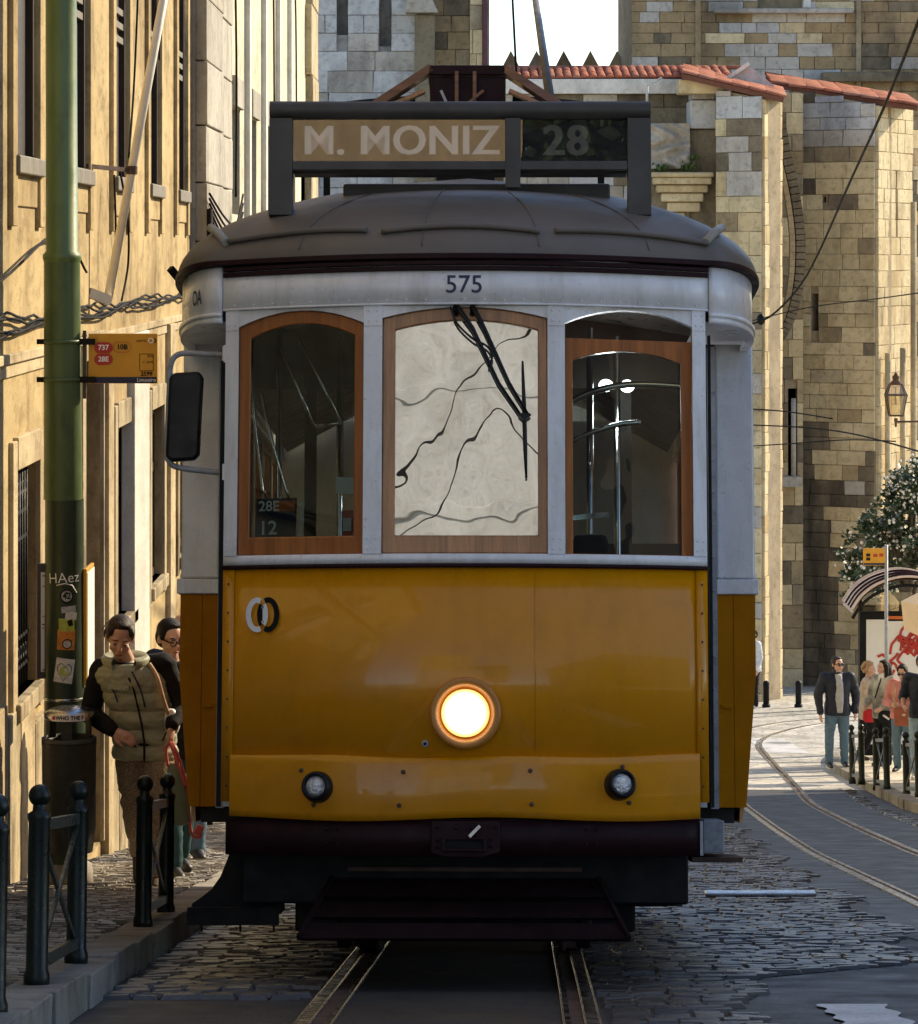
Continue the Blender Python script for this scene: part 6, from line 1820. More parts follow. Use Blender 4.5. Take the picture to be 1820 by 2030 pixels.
def behind(px, py, y, dist):
    """where the sight line to a point of the windscreen goes on to, mirrored, dist metres behind the tram's nose"""
    m = (HY - py) / F; sn, cs = math.sin(-PITCH), math.cos(PITCH)
    z = (m * (13 + y * cs) + 2.777 + y * sn) / (cs - m * sn)
    d_ = 13 + y * cs + z * sn
    p = P(px, py, d_); v = p.normalized(); n_ = Vector((0, -cs, sn)); r_ = v - 2 * v.dot(n_) * n_
    return p + r_ * (dist / -r_.y)
for pts, r, lab_ in (([(560, 980), (690, 960), (780, 860), (835, 730), (1000, 640), (1300, 560)], .009, 'upper slack cable across the street behind the photographer'), ([(640, 1080), (790, 1010), (835, 890), (880, 830), (930, 880), (1000, 915), (1200, 960)], .011, 'lower thick cable across the street behind the photographer')):
    q = catmull([behind(px, py, .05, 16.0) for px, py in pts], 6)
    root = empty('overhead_wire', q[0], label=lab_, cat='wire', group='cables across the street behind the photographer')
    wb(MB().tube(q, r, 6), 'wire', M['cable'], root)
# an unseen evergreen, added so the right sign pane mirrors something dark
ev = empty('tree', (4.5, -30, zg(-30)), label='dark evergreen beside the house behind the photographer', cat='tree')
wb(MB().tube([(4.5, -30, .4), (4.4, -30, 5), (4.6, -30, 12)], [.3, .22, .1], 10), 'trunk', M['bark'], ev)
mb = MB()
for px, py in [(900 + 21 * i, 225 + 20 * j) for i in range(18) for j in range(6)]:
    q = behind(px, py, .345, 43)
    if q.x > .3: leaf_cluster(rng, q, (.55, .8, .7), 70, .4, mb)
for k in range(90):
    leaf_cluster(rng, (rng.uniform(2.0, 6.5), rng.uniform(-31.5, -28.8), rng.uniform(4, 17)), (1.1, 1.0, 1.1), 90, .5, mb)
wb(mb, 'foliage', M['leaf'], ev, kind='stuff')

# a long steel bar lying on the cobbles
d = 20.6
sb_ = empty('steel_strip', (X(1500, d), d, zg(d) + .04), label='flat steel strip lying across the cobbles beside the tram', cat='metal strip')
MB().box(X(1397, d) - X(1500, d), X(1617, d) - X(1500, d), -.05, .05, 0, .025).build('strip', M['steel'], sb_, bevel=.008)
# ------------------------------------------------------------------ people
def skin_mat(name, col):
    m, nt, b = newmat(name)
    c = ramp(nt, noise(nt, 14, 4, 0.6), [(0.3, tuple(k * .86 for k in col)), (0.7, col)])
    nt.links.new(c, b.inputs['Base Color']); b.inputs['Roughness'].default_value = 0.5
    b.inputs['Subsurface Weight'].default_value = 0.08; b.inputs['Subsurface Radius'].default_value = (.01, .004, .002)
    return m
def cloth_mat(name, col, var=0.18, scale=14, bmp=0.35, rough=0.85):
    return mat(name, col, rough, var=var, scale=scale, bmp=bmp, bscale=26, spec=0.25)
M['skin'] = skin_mat('fair_skin', (0.56, 0.33, 0.235))
M['skin_tan'] = skin_mat('tanned_skin', (0.42, 0.22, 0.14))
M['hair_dark'] = mat('dark_brown_hair', (0.03, 0.016, 0.01), 0.5, spec=.25, var=0.5, scale=50, bmp=0.6, bscale=90)
M['hair_black'] = mat('black_hair', (0.008, 0.007, 0.006), 0.6, spec=.2, var=0.5, scale=50, bmp=0.6, bscale=90)
M['hair_fair'] = mat('fair_curly_hair', (0.34, 0.19, 0.08), 0.5, var=0.5, scale=50, bmp=0.6, bscale=90)
M['eye_white'] = mat('eye_white', (0.28, 0.22, 0.19), 0.4)
M['lip'] = mat('lips', (0.3, 0.08, 0.07), 0.4)
M['tint'] = mat('dark_lens', (0.01, 0.008, 0.008), 0.08)

def remesh(mb, voxel, smooth=4, name='body', m=None):
    me = bpy.data.meshes.new('t'); me.from_pydata(mb.v, [], mb.f)
    o = bpy.data.objects.new('t', me); COL.objects.link(o)
    r = o.modifiers.new('r', 'REMESH'); r.mode = 'VOXEL'; r.voxel_size = voxel
    if smooth:
        s = o.modifiers.new('s', 'SMOOTH'); s.iterations = smooth; s.factor = 0.5
    dg = bpy.context.evaluated_depsgraph_get()
    out = bpy.data.meshes.new_from_object(o.evaluated_get(dg))
    bpy.data.objects.remove(o); bpy.data.meshes.remove(me)
    out.name = name
    for p in out.polygons: p.use_smooth = True
    if m is not None: out.materials.append(m)
    return out
from mathutils import noise as mnoise
def crumple(me, amp=.006, freq=9.0, seed=0.0):
    """folds of cloth: the surface pushed in and out along creases"""
    ns = [v.normal.copy() for v in me.vertices]
    for v, n in zip(me.vertices, ns):
        p = Vector((v.co.x * .7 + seed, v.co.y * .7, v.co.z * 1.5)) * freq
        a = mnoise.noise(p + mnoise.noise_vector(p * .5) * .8)
        v.co += n * (amp * (1 - 2.2 * abs(a)) + amp * .35 * mnoise.noise(p * 2.7))
    return me
def limb(mb, pts, rs, n=10):
    pts = [Vector(p) for p in pts]
    for (a, ra), (b, rb) in zip(list(zip(pts, rs))[:-1], list(zip(pts, rs))[1:]):
        if (b - a).length > 1e-4: mb.cyl(a, b, ra, rb, n)
    for p, r in zip(pts, rs): mb.ell(p, r, nu=n, nv=7)
def loft(mb, secs, n=18):
    """closed body through elliptic sections (centre, rx, ry)"""
    vs, fs = [], []
    for c, rx, ry in secs:
        for k in range(n):
            t = 2 * math.pi * k / n
            cx = math.copysign(abs(math.cos(t)) ** .85, math.cos(t)); sy = math.copysign(abs(math.sin(t)) ** .85, math.sin(t))
            vs.append((c[0] + rx * cx, c[1] + ry * sy, c[2]))
    for i in range(len(secs) - 1):
        for k in range(n):
            fs.append((i * n + k, i * n + (k + 1) % n, (i + 1) * n + (k + 1) % n, (i + 1) * n + k))
    mb.add(vs, fs + [tuple(range(n))[::-1], tuple(range((len(secs) - 1) * n, len(secs) * n))])
def hand(mb, wrist, dirv, palm_n, curl=0.35, s=1.0, side=1):
    """palm, four unequal bent fingers and a thumb leaving the side of the palm"""
    w = Vector(wrist); d = Vector(dirv).normalized(); n = Vector(palm_n); n = (n - d * n.dot(d)).normalized(); a = d.cross(n) * side
    limb(mb, [w, w + d * .045 * s, w + d * .085 * s], [.021 * s, .026 * s, .024 * s], 8)
    for k in range(-1, 2): limb(mb, [w + d * .03 * s + a * .016 * k * s, w + d * .086 * s + a * .021 * k * s], [.016 * s, .0145 * s], 8)
    for k, L in enumerate((.07, .08, .075, .058)):
        o = (k - 1.5) * .0185 * s
        p0 = w + d * .084 * s + a * o
        v = d
        pts = [p0]
        for j, f in enumerate((.45, .32, .23)):
            v = (v + n * curl * (j + .6) * .8).normalized()
            pts.append(pts[-1] + v * L * f * s)
        limb(mb, pts, [.0095 * s, .009 * s, .008 * s, .007 * s], 8)
    p0 = w + d * .028 * s - a * .024 * s
    v1 = (d * .7 - a * .65 + n * .25).normalized(); v2 = (d * .95 - a * .1 + n * .35).normalized()
    limb(mb, [p0, p0 + v1 * .036 * s, p0 + v1 * .036 * s + v2 * .026 * s, p0 + v1 * .036 * s + v2 * .046 * s], [.0125 * s, .0105 * s, .0095 * s, .008 * s], 8)

def person(px, d, label, group=None, h=1.7, yaw=0.0, head=(0, 0, 0), hip=(0, 0), J=None, skin='skin', top='jacket', topcol=None, legs='jeans', shoe='shoe', hair=None, hairstyle='short',
           voxel=.014, sleeve=1.0, hem=.47, bulk=.018, kerb=True, female=False, extra=None, glasses=False, bare_hands=True, collar=None, flare=0.0, topname='jacket'):
    s = h / 1.7
    g = zg(d) + (KH if kerb else 0)
    root = empty('person', (X(px, d), d, g), (0, 0, yaw), label, 'person', group)
    sh = .178 if female else .2
    D = dict(ankle_a=(-.1, .02, .08), ankle_b=(.1, .0, .08), knee_a=(-.1, -.02, .48), knee_b=(.1, -.02, .48), hip_a=(-.09, 0, .88), hip_b=(.09, 0, .88), pelvis=(0, 0, .93), waist=(0, .0, 1.07), chest=(0, .0, 1.26),
             sh_a=(-sh, 0, 1.39), sh_b=(sh, 0, 1.39), el_a=(-sh - .05, .03, 1.11), el_b=(sh + .05, .03, 1.11), wr_a=(-sh - .05, -.05, .87), wr_b=(sh + .05, -.05, .87), neck=(0, .01, 1.44), head=(0, -.02, 1.585),
             hd_a=(0, -.15, -1), hd_b=(0, -.15, -1), toe_a=(-.02, -1, 0), toe_b=(.02, -1, 0))
    D.update(J or {})
    V = {k: Vector(v) * s for k, v in D.items()}
    hm = Matrix.Rotation(head[0], 3, 'Z') @ Matrix.Rotation(head[1], 3, 'X') @ Matrix.Rotation(head[2], 3, 'Y')
    hc = V['head']
    H = lambda x, y, z: hc + hm @ (Vector((x, y, z)) * s)
    b = MB()
    # trunk
    cw = .145 if female else .165
    loft(b, [(V['pelvis'] + Vector((0, 0, -.1)) * s, .12 * s, .085 * s), (V['pelvis'], .155 * s, .105 * s), (V['waist'], (.118 if female else .14) * s, .09 * s), (V['chest'], cw * s, .108 * s), (V['chest'] + (V['neck'] - V['chest']) * .6, (cw + .005) * s, .09 * s), (V['chest'] + (V['neck'] - V['chest']) * .92, .085 * s, .06 * s)])
    limb(b, [V['chest'] + (V['neck'] - V['chest']) * .7, V['neck'], hc + Vector((0, .01, -.05)) * s], [.06 * s, .054 * s, .05 * s])
    for q in 'ab':
        limb(b, [V['chest'] + (V['sh_' + q] - V['chest']) * .55 + Vector((0, 0, .04)) * s, V['sh_' + q], V['el_' + q], V['wr_' + q]], [.06 * s, .058 * s, .042 * s, .027 * s])
        limb(b, [V['hip_' + q], V['hip_' + q].lerp(V['knee_' + q], .4), V['knee_' + q], V['knee_' + q].lerp(V['ankle_' + q], .35), V['ankle_' + q]], [.088 * s, .08 * s, .055 * s, .054 * s, .036 * s])
        t = V['toe_' + q].normalized()
        limb(b, [V['ankle_' + q] + Vector((0, 0, -.035)) * s, V['ankle_' + q] + Vector((0, 0, -.045)) * s + t * .12 * s], [.036 * s, .03 * s])
        n_ = Vector((1 if q == 'a' else -1, 0.25, 0))
        hand(b, V['wr_' + q], V['hd_' + q], (Vector((1 if q == 'a' else -1, .3, 0)) if (J or {}).get('pn_' + q) is None else Vector(J['pn_' + q])), .35, s, 1 if q == 'a' else -1)
    # head: skull, jaw, chin, nose, brows, ears
    b.ell(H(0, .012, .03), (.074 * s, .092 * s, .088 * s), hm, 20, 14)
    b.ell(H(0, -.018, -.02), ((.056 if female else .062) * s, .07 * s, .085 * s), hm, 18, 12)
    b.ell(H(0, -.05, -.085), (.03 * s, .03 * s, .026 * s), hm, 12, 8)
    b.cyl(H(0, -.08, .018), H(0, -.102, -.028), .008 * s, .013 * s, 10); b.ell(H(0, -.096, -.03), (.016 * s, .014 * s, .011 * s), hm, 10, 8)
    for k in (-1, 1):
        b.ell(H(k * .03, -.07, .03), (.026 * s, .016 * s, .009 * s), hm, 10, 6)
        b.ell(H(k * .038, -.062, -.028), (.024 * s, .022 * s, .024 * s), hm, 10, 8)
        b.ell(H(k * .078, .015, -.005), (.01 * s, .02 * s, .033 * s), hm, 10, 8)
    b.ell(H(0, -.084, -.058), (.022 * s, .012 * s, .009 * s), hm, 10, 6)
    link('body', remesh(b, voxel * .62, 2, 'body', M[skin]), root)
    # features
    for k in (-1, 1):
        e = MB().ell(H(k * .03, -.0775, .004), (.0125 * s, .0075 * s, .0045 * s), hm, 12, 8).build('eye', M['eye_white'], root)
        MB().ell(H(k * .03, -.083, .003), (.0062 * s, .004 * s, .0048 * s), hm, 10, 6).build('iris', M['hair_black'], e)
        if hair or hairstyle == 'bald':
            MB().tube([H(k * .014, -.088, .031), H(k * .032, -.089, .036), H(k * .05, -.076, .03)], (.003 if female else .0045) * s, 6).build('eyebrow', M[hair or 'hair_dark'], root)
    MB().ell(H(0, -.093, -.06), (.021 * s, .006 * s, .0065 * s), hm, 12, 6).build('mouth', M['lip'], root)
    # trousers
    L = MB()
    loft(L, [(V['pelvis'] + Vector((0, 0, -.14)) * s, .14 * s, .1 * s), (V['pelvis'], .168 * s, .118 * s), (V['waist'] + Vector((0, 0, -.03)) * s, (.14 if female else .155) * s, .105 * s)])
    for q in 'ab':
        limb(L, [V['hip_' + q], V['hip_' + q].lerp(V['knee_' + q], .5), V['knee_' + q], V['knee_' + q].lerp(V['ankle_' + q], .5), V['ankle_' + q] + Vector((0, 0, .0))], [.104 * s, .09 * s, .07 * s, (.066 + flare * .5) * s, (.06 + flare) * s])
    link('trousers', crumple(remesh(L, voxel, 3, 'trousers', M[legs]), .0085 * s, 8, px * .1), root)
    for q in 'ab':
        S = MB(); t = V['toe_' + q].normalized(); a = V['ankle_' + q]
        limb(S, [a + Vector((0, 0, -.02)) * s, a + t * .05 * s + Vector((0, 0, -.035)) * s, a + t * .15 * s + Vector((0, 0, -.05)) * s], [.048 * s, .045 * s, .035 * s])
        sm = remesh(S, .011, 2, 'shoe', M[shoe])
        base = (a.z - .088 * s)
        for v in sm.vertices:
            if abs(t.z) < .35: v.co.z = max(v.co.z, base + .004)
        so = link('shoe', sm, root)
        if abs(t.z) < .35:
            MB().obox(a + t * .055 * s + Vector((0, 0, -.08 * s)), (.075 * s, .25 * s, .018 * s), Matrix.Rotation(math.atan2(t.y, t.x) + math.pi / 2, 3, 'Z')).build('sole', M['sole'], so, bevel=.008)
    # top
    T = MB(); k = bulk / .018
    hz = hem * h
    loft(T, [(Vector((V['pelvis'].x, V['pelvis'].y, hz)), (.165 * s + bulk), .125 * s + bulk), (V['pelvis'] + Vector((0, 0, .03)) * s, .165 * s + bulk, .12 * s + bulk), (V['waist'], (.135 if female else .15) * s + bulk, .102 * s + bulk), (V['chest'], cw * s + bulk, .118 * s + bulk), (V['chest'] + (V['neck'] - V['chest']) * .62, (cw + .004) * s + bulk * .8, .1 * s + bulk * .6), (V['chest'] + (V['neck'] - V['chest']) * .95, .085 * s, .072 * s)])
    for q in 'ab':
        T2 = [V['chest'] + (V['sh_' + q] - V['chest']) * .6 + Vector((0, 0, .035)) * s, V['sh_' + q]]
        r2 = [.07 * s + bulk * .5, .066 * s + bulk * .6]
        if sleeve > .2: T2 += [V['sh_' + q].lerp(V['el_' + q], .5), V['el_' + q]]; r2 += [.058 * s + bulk * .6, .05 * s + bulk * .6]
        if sleeve > .6: T2 += [V['el_' + q].lerp(V['wr_' + q], .96)]; r2 += [.036 * s + bulk * .5]
        limb(T, T2, r2)
    if collar: limb(T, [V['neck'] + Vector((0, .0, -.02)) * s, V['neck'] + Vector((0, -.002, .03)) * s], [.075 * s, .068 * s])
    link(topname, crumple(remesh(T, voxel, 3, topname, M[topcol]), .0075 * s, 8, px * .13), root)
    # hair
    if hair:
        Hh = MB()
        if hairstyle in ('short', 'bun', 'long', 'pony'):
            Hh.ell(H(0, .03, .05), (.084 * s, .092 * s, .085 * s), hm, 18, 12)
            Hh.ell(H(0, .055, .0), (.08 * s, .07 * s, .085 * s), hm, 16, 10)
            Hh.ell(H(0, -.012, .102), (.056 * s, .046 * s, .022 * s), hm, 14, 8)
            for q in (-1, 1): Hh.ell(H(q * .068, .0, .04), (.02 * s, .035 * s, .05 * s), hm, 10, 8)
        if hairstyle == 'bun':
            Hh.ell(H(-.06, .1, -.03), (.035 * s, .04 * s, .04 * s), hm, 12, 8)
            for q in (-1, 1): Hh.ell(H(q * .066, -.03, .06), (.018 * s, .04 * s, .03 * s), hm, 10, 8)
        if hairstyle == 'long':
            for q in (-1, 1): limb(Hh, [H(q * .07, .02, .04), H(q * .082, .02, -.08), H(q * .085, .0, -.2)], [.035 * s, .038 * s, .026 * s])
            limb(Hh, [H(0, .08, .02), H(0, .1, -.1), H(0, .09, -.22)], [.07 * s, .075 * s, .05 * s])
        if hairstyle == 'curly':
            r_ = random.Random(5)
            for _ in range(90):
                a = r_.uniform(0, 6.283); e = r_.uniform(-.9, 1.4)
                v = Vector((math.cos(a) * math.cos(e), math.sin(a) * math.cos(e), math.sin(e)))
                if v.y < -.25 and v.z < .6: continue
                Hh.ell(H(v.x * .1, .03 + v.y * .1, .02 + v.z * .105), r_.uniform(.018, .032) * s, nu=8, nv=6)
        link('hair', crumple_hair(Hh, hairstyle, M[hair]) if False else remesh(Hh, .009 if hairstyle != 'curly' else .008, 1 if hairstyle == 'curly' else 3, 'hair', M[hair]), root)
    if glasses:
        gname = 'sunglasses' if glasses == 'sun' else 'glasses'
        G = MB()
        for q in (-1, 1):
            if glasses == 'sun': G.ell(H(q * .032, -.097, .006), (.029 * s, .008 * s, .02 * s), hm, 14, 8)
            else: G.lathe([(.02 * s, -.003), (.024 * s, -.003), (.024 * s, .003), (.02 * s, .003), (.02 * s, -.003)], H(q * .031, -.096, .006), hm @ Matrix.Rotation(math.pi / 2, 3, 'X'), 16)
            G.bar(H(q * .055, -.092, .01), H(q * .08, .01, .01), .006 * s, .008 * s)
        G.bar(H(-.01, -.1, .008), H(.01, -.1, .008), .006 * s, .006 * s)
        G.build(gname, M['tint'], root)
    if extra: extra(root, V, H, s, hm)
    return root

def foot_d(py, kerb=True):
    """distance at which the pavement shows at height py of the photograph"""
    lo, hi = 8.0, 110.0
    for _ in range(60):
        m_ = (lo + hi) / 2
        y = HY - F * (zg(m_) + (KH if kerb else 0)) / m_
        if y > py: lo = m_
        else: hi = m_
    return lo

M['sole'] = mat('white_rubber_sole', (0.55, 0.53, 0.48), 0.7)
M['shoe_dark'] = mat('dark_shoe', (0.02, 0.018, 0.016), 0.5)
M['shoe_brown'] = mat('brown_suede_boot', (0.07, 0.045, 0.025), 0.9, bmp=.3)
M['shoe_white'] = mat('white_trainer', (0.6, 0.58, 0.54), 0.6)
M['jeans'] = cloth_mat('blue_jeans', (0.09, 0.15, 0.21)); M['jeans_teal'] = cloth_mat('dark_teal_jeans', (0.025, 0.07, 0.08)); M['jeans_pale'] = cloth_mat('pale_jeans', (0.25, 0.35, 0.42))
M['black_cloth'] = cloth_mat('black_knit', (0.008, 0.008, 0.009)); M['navy_cloth'] = cloth_mat('navy_jacket_cloth', (0.014, 0.018, 0.03), rough=.55)
M['grey_knit'] = cloth_mat('light_grey_knit', (0.36, 0.36, 0.36)); M['beige_cloth'] = cloth_mat('beige_coat_cloth', (0.42, 0.34, 0.27)); M['pink_cloth'] = cloth_mat('salmon_pink_cloth', (0.5, 0.2, 0.17))
M['white_cloth'] = cloth_mat('white_cloth', (0.65, 0.63, 0.6)); M['greywhite'] = cloth_mat('grey_and_white_cardigan', (0.3, 0.29, 0.24), var=.7, scale=5)
M['khaki_quilt'] = cloth_mat('khaki_quilted_cloth', (0.33, 0.335, 0.235), var=.1, rough=.5); M['tweed'] = cloth_mat('brown_tweed', (0.26, 0.2, 0.14), var=.6, scale=110)
M['bag_green'] = cloth_mat('grey_green_canvas', (0.17, 0.21, 0.14)); M['strap_pink'] = cloth_mat('coral_strap', (0.55, 0.13, 0.11)); M['strap_beige'] = cloth_mat('beige_leather_strap', (0.4, 0.26, 0.16))
M['bag_red'] = cloth_mat('red_leather', (0.4, 0.012, 0.02), rough=.45); M['bag_brown'] = cloth_mat('reddish_brown_leather', (0.24, 0.07, 0.04), rough=.45)

# ---- the woman by the green pole
def vest(root, V, H, s, hm):
    # quilted sleeveless vest over the black jumper: baffles, stand collar, zip, toggles
    T = MB()
    secs = [(.735, .172, .125), (.745, .185, .137), (.775, .19, .143), (.805, .18, .134), (.815, .166, .12), (.825, .18, .134), (.865, .19, .146), (.905, .178, .134), (.915, .163, .12), (.925, .178, .134), (.968, .19, .148), (1.012, .18, .135), (1.022, .166, .122), (1.032, .18, .135), (1.075, .193, .146), (1.118, .188, .137), (1.128, .175, .122), (1.138, .19, .135), (1.18, .198, .138), (1.225, .19, .125), (1.26, .155, .105), (1.29, .11, .085)]
    P_, Wt, Ch = V['pelvis'], V['waist'], V['chest']
    def cen(z):
        return Vector((np.interp(z, [P_.z, Wt.z, Ch.z, 1.26], [P_.x, Wt.x, Ch.x, V['neck'].x]), np.interp(z, [P_.z, Ch.z, 1.26], [P_.y, Ch.y, V['neck'].y]), z))
    loft(T, [(cen(z), rx, ry) for z, rx, ry in secs], 24)
    ve = link('vest', crumple(remesh(T, .0075, 1, 'vest', M['khaki_quilt']), .006, 13, 3.3), root)
    nk = V['neck'] + Vector((0, -.01, -.02))
    C = MB()
    n = 20
    vs = []
    for rr, zz in ((.105, -.05), (.135, .03), (.115, .055), (.085, -.03)):
        for k in range(n):
            a = math.radians(-60 + 300 * k / (n - 1))
            vs.append(nk + Vector((rr * math.cos(a) * 1.05, rr * math.sin(a) * .95, zz + .012 * math.sin(a))))
    C.add(vs, [(j * n + k, j * n + k + 1, ((j + 1) % 4) * n + k + 1, ((j + 1) % 4) * n + k) for j in range(4) for k in range(n - 1)] , True)
    C.build('collar', M['khaki_quilt'], ve)
    zx = lambda z: cen(z) + Vector((.01, -np.interp(z, [.74, .9, 1.1, 1.2], [.15, .148, .148, .13]), 0))
    MB().tube([zx(z) for z in (.74, .85, .95, 1.05, 1.15, 1.22)], .006, 6).build('zip', M['black_cloth'], ve)
    MB().tube(catmull([cen(1.235) + Vector((.035, -.12, .02)), cen(1.15) + Vector((.05, -.15, 0)), cen(1.05) + Vector((.052, -.155, 0))], 4), .0055, 6).build('drawstring', M['navy'], ve)
    MB().tube(catmull([cen(1.235) + Vector((-.09, -.1, -.07)), cen(1.15) + Vector((-.1, -.135, -.02)), cen(1.08) + Vector((-.1, -.14, 0))], 4), .0045, 6).build('drawstring', M['navy'], ve)
    MB().bar(cen(1.17) + Vector((-.13, -.128, .0)), cen(1.17) + Vector((-.01, -.148, -.01)), .008, .03).build('chest_flap', M['khaki_quilt'], ve)
    MB().ell(cen(1.165) + Vector((-.03, -.155, -.005)), (.008, .005, .008), nu=8, nv=6).build('snap', M['steel'], ve)
    for x in (-.1, .11): MB().bar(cen(.82) + Vector((x, -.128, .03)), cen(.86) + Vector((x * 1.3, -.108, .06)), .006, .008).build('pocket_zip', M['black_cloth'], ve)
    for k in range(9):      # loose strands
        a = -2.4 + .5 * k
        MB().tube([H(-.03 + .01 * k, .09, .06), H(-.08 + .012 * k, .12, .03 - .01 * k), H(-.1 + .014 * k, .13, -.03)], .003, 4).build('hair_strand', M['hair_dark'], root)
WD = 19.9
wm = person(270, WD, 'woman in a khaki quilted vest and black jumper walking past the green pole', h=1.64, yaw=0, head=(.12, .42, .1), skin='skin', topcol='black_cloth', legs='tweed', shoe='shoe_brown', hair='hair_dark', hairstyle='bun', voxel=.012, female=True, hem=.5, bulk=.012, topname='jumper', extra=vest,
  J={'pelvis': (.05, .02, .90), 'waist': (.03, .0, 1.02), 'chest': (-.01, -.03, 1.2), 'neck': (-.055, -.07, 1.355), 'head': (-.085, -.125, 1.49), 'sh_a': (-.2, -.02, 1.29), 'sh_b': (.165, -.03, 1.325), 'el_a': (-.275, .0, 1.03), 'wr_a': (-.12, -.19, .955), 'hd_a': (.85, -.25, -.38), 'pn_a': (.2, .6, -.5),
     'el_b': (.285, -.02, 1.08), 'wr_b': (.225, -.2, .99), 'hd_b': (-.05, -.25, -.95), 'pn_b': (-.9, .2, 0), 'hip_a': (-.03, .02, .85), 'hip_b': (.13, .02, .85), 'knee_a': (-.02, .05, .46), 'ankle_a': (.0, .26, .17), 'toe_a': (.0, -.75, -.66), 'knee_b': (.14, -.1, .48), 'ankle_b': (.13, -.12, .085), 'toe_b': (.1, -1, 0)})
# her bags: a grey-green bag on coral straps, hanging from the hand; a shoulder strap
hx, hy, hz_ = wm.location.x + .213, WD - .22, wm.location.z + .855
bag = empty('bag', (hx, hy, hz_ - .46), label='grey-green cloth bag with coral pink straps hanging from the woman hand', cat='bag')
B = MB()
loft(B, [((.04, 0, .0), .06, .05), ((.045, 0, .03), .075, .06), ((.045, 0, .14), .072, .06), ((.04, 0, .25), .062, .052), ((.03, 0, .32), .045, .035), ((.02, 0, .35), .028, .02)], 18)
link('pouch', remesh(B, .008, 2, 'pouch', M['bag_green']), bag)
for pts in ([(.0, -.01, .47), (-.02, -.02, .42), (-.01, -.02, .33)], [(.005, -.015, .47), (.03, -.03, .4), (.035, -.02, .33)], [(.01, -.01, .47), (.06, -.03, .36), (.1, -.03, .2), (.115, -.02, .0), (.13, -.02, -.06), (.17, -.02, -.07), (.175, -.02, -.02)], [(.0, -.02, .47), (.05, -.05, .34), (.09, -.05, .22)]):
    MB().tube(catmull(pts, 5), .0085, 6).build('strap', M['strap_pink'], bag)
MB().obox((.165, -.02, -.03), (.045, .03, .06), Matrix.Rotation(.5, 3, 'Y')).build('strap_end', M['strap_pink'], bag, bevel=.01)
sbg = empty('shoulder_bag', (wm.location.x + .17, WD - .05, wm.location.z + .98), label='patterned shoulder bag on a beige strap under the woman arm', cat='bag')
MB().tube(catmull([(-.085, -.06, .31), (-.035, -.115, .24), (.0, -.13, .12), (.03, -.12, .03)], 5), .013, 6).build('strap', M['strap_beige'], sbg)
B = MB(); loft(B, [((.05, -.1, -.08), .03, .03), ((.05, -.1, -.04), .045, .04), ((.045, -.1, .03), .04, .035), ((.04, -.1, .06), .02, .02)], 14)
link('pouch', remesh(B, .007, 1, 'pouch', M['sticker_white']), sbg)

# ---- behind her: the man in glasses, a bald man
person(338, 21.3, 'young man with dark hair and glasses behind the woman, half hidden by the tram', h=1.58, yaw=.45, head=(.15, .25, 0), topcol='black_cloth', legs='jeans_teal', shoe='shoe_dark', hair='hair_black', hairstyle='short', voxel=.013, glasses='clear', hem=.47, bulk=.022,
  J={'ankle_a': (-.02, -.1, .09), 'knee_a': (-.02, -.08, .5), 'ankle_b': (.14, .2, .09), 'knee_b': (.13, .05, .5), 'head': (-.03, -.08, 1.585), 'neck': (-.01, -.04, 1.44)})
person(362, 24.6, 'bald man behind the young man with glasses, only his head showing', h=1.74, yaw=.3, head=(.2, .1, 0), skin='skin', topcol='navy_cloth', legs='jeans', shoe='shoe_dark', hairstyle='bald', voxel=.016, bulk=.025)

# ---- by the church wall: someone in white
person(1494, foot_d(1404, False), 'person in a white top and dark trousers standing by the church wall', h=1.8, yaw=-1.2, head=(.2, 0, 0), topcol='white_cloth', legs='black_cloth', shoe='shoe_white', hair='hair_black', hairstyle='short', voxel=.018, bulk=.03, kerb=False)

# ---- people waiting on the sunlit pavement
def open_jacket(root, V, H, s, hm):
    c = V['chest']
    T = MB(); loft(T, [((0, -.09, .86 * s), .075, .09), ((0, -.1, 1.1 * s), .075, .09), ((0, -.1, 1.3 * s), .07, .085), ((0, -.05, 1.44 * s), .055, .06)], 14)
    limb(T, [V['neck'] + Vector((0, -.01, -.02)), V['neck'] + Vector((0, -.01, .035))], [.07, .062])
    link('jumper', remesh(T, .013, 2, 'jumper', M['grey_knit']), root)
GRP = 'people waiting on the sunlit pavement'
person(1660, foot_d(1522), 'man in an open navy jacket, grey roll-neck and jeans with sunglasses', GRP, h=1.78, yaw=.15, head=(.35, 0, 0), topcol='navy_cloth', legs='jeans', shoe='shoe_dark', hair='hair_dark', hairstyle='short', voxel=.015, glasses='sun', hem=.48, bulk=.035, extra=open_jacket, collar=True,
  J={'ankle_a': (-.13, 0, .09), 'knee_a': (-.13, -.02, .5), 'ankle_b': (.12, .02, .09), 'wr_a': (-.28, -.05, .86), 'el_a': (-.3, .03, 1.12), 'el_b': (.3, .03, 1.12), 'wr_b': (.27, -.04, .86)})
def red_bag(root, V, H, s, hm):
    pass
cw_ = person(1722, foot_d(1512), 'woman with fair curly hair in a beige coat seen from the side', GRP, h=1.68, yaw=1.25, head=(.1, .05, 0), topcol='beige_cloth', legs='black_cloth', shoe='shoe_brown', hair='hair_fair', hairstyle='curly', voxel=.015, female=True, hem=.44, bulk=.035, flare=.02,
  J={'el_a': (-.22, -.08, 1.12), 'wr_a': (-.12, -.25, 1.06), 'hd_a': (.5, -.6, .1), 'ankle_a': (-.09, -.22, .09), 'knee_a': (-.09, -.15, .5), 'ankle_b': (.09, .18, .1)})
l = cw_.location
rbg = empty('bag', (l.x - .03, l.y - .3, l.z + .72), label='small bright red bag on a strap in front of the curly-haired woman', cat='bag')
B = MB(); loft(B, [((0, 0, 0), .08, .03), ((0, 0, .05), .105, .045), ((0, 0, .17), .1, .045), ((0, 0, .22), .06, .03)], 14)
link('pouch', remesh(B, .012, 1, 'pouch', M['bag_red']), rbg)
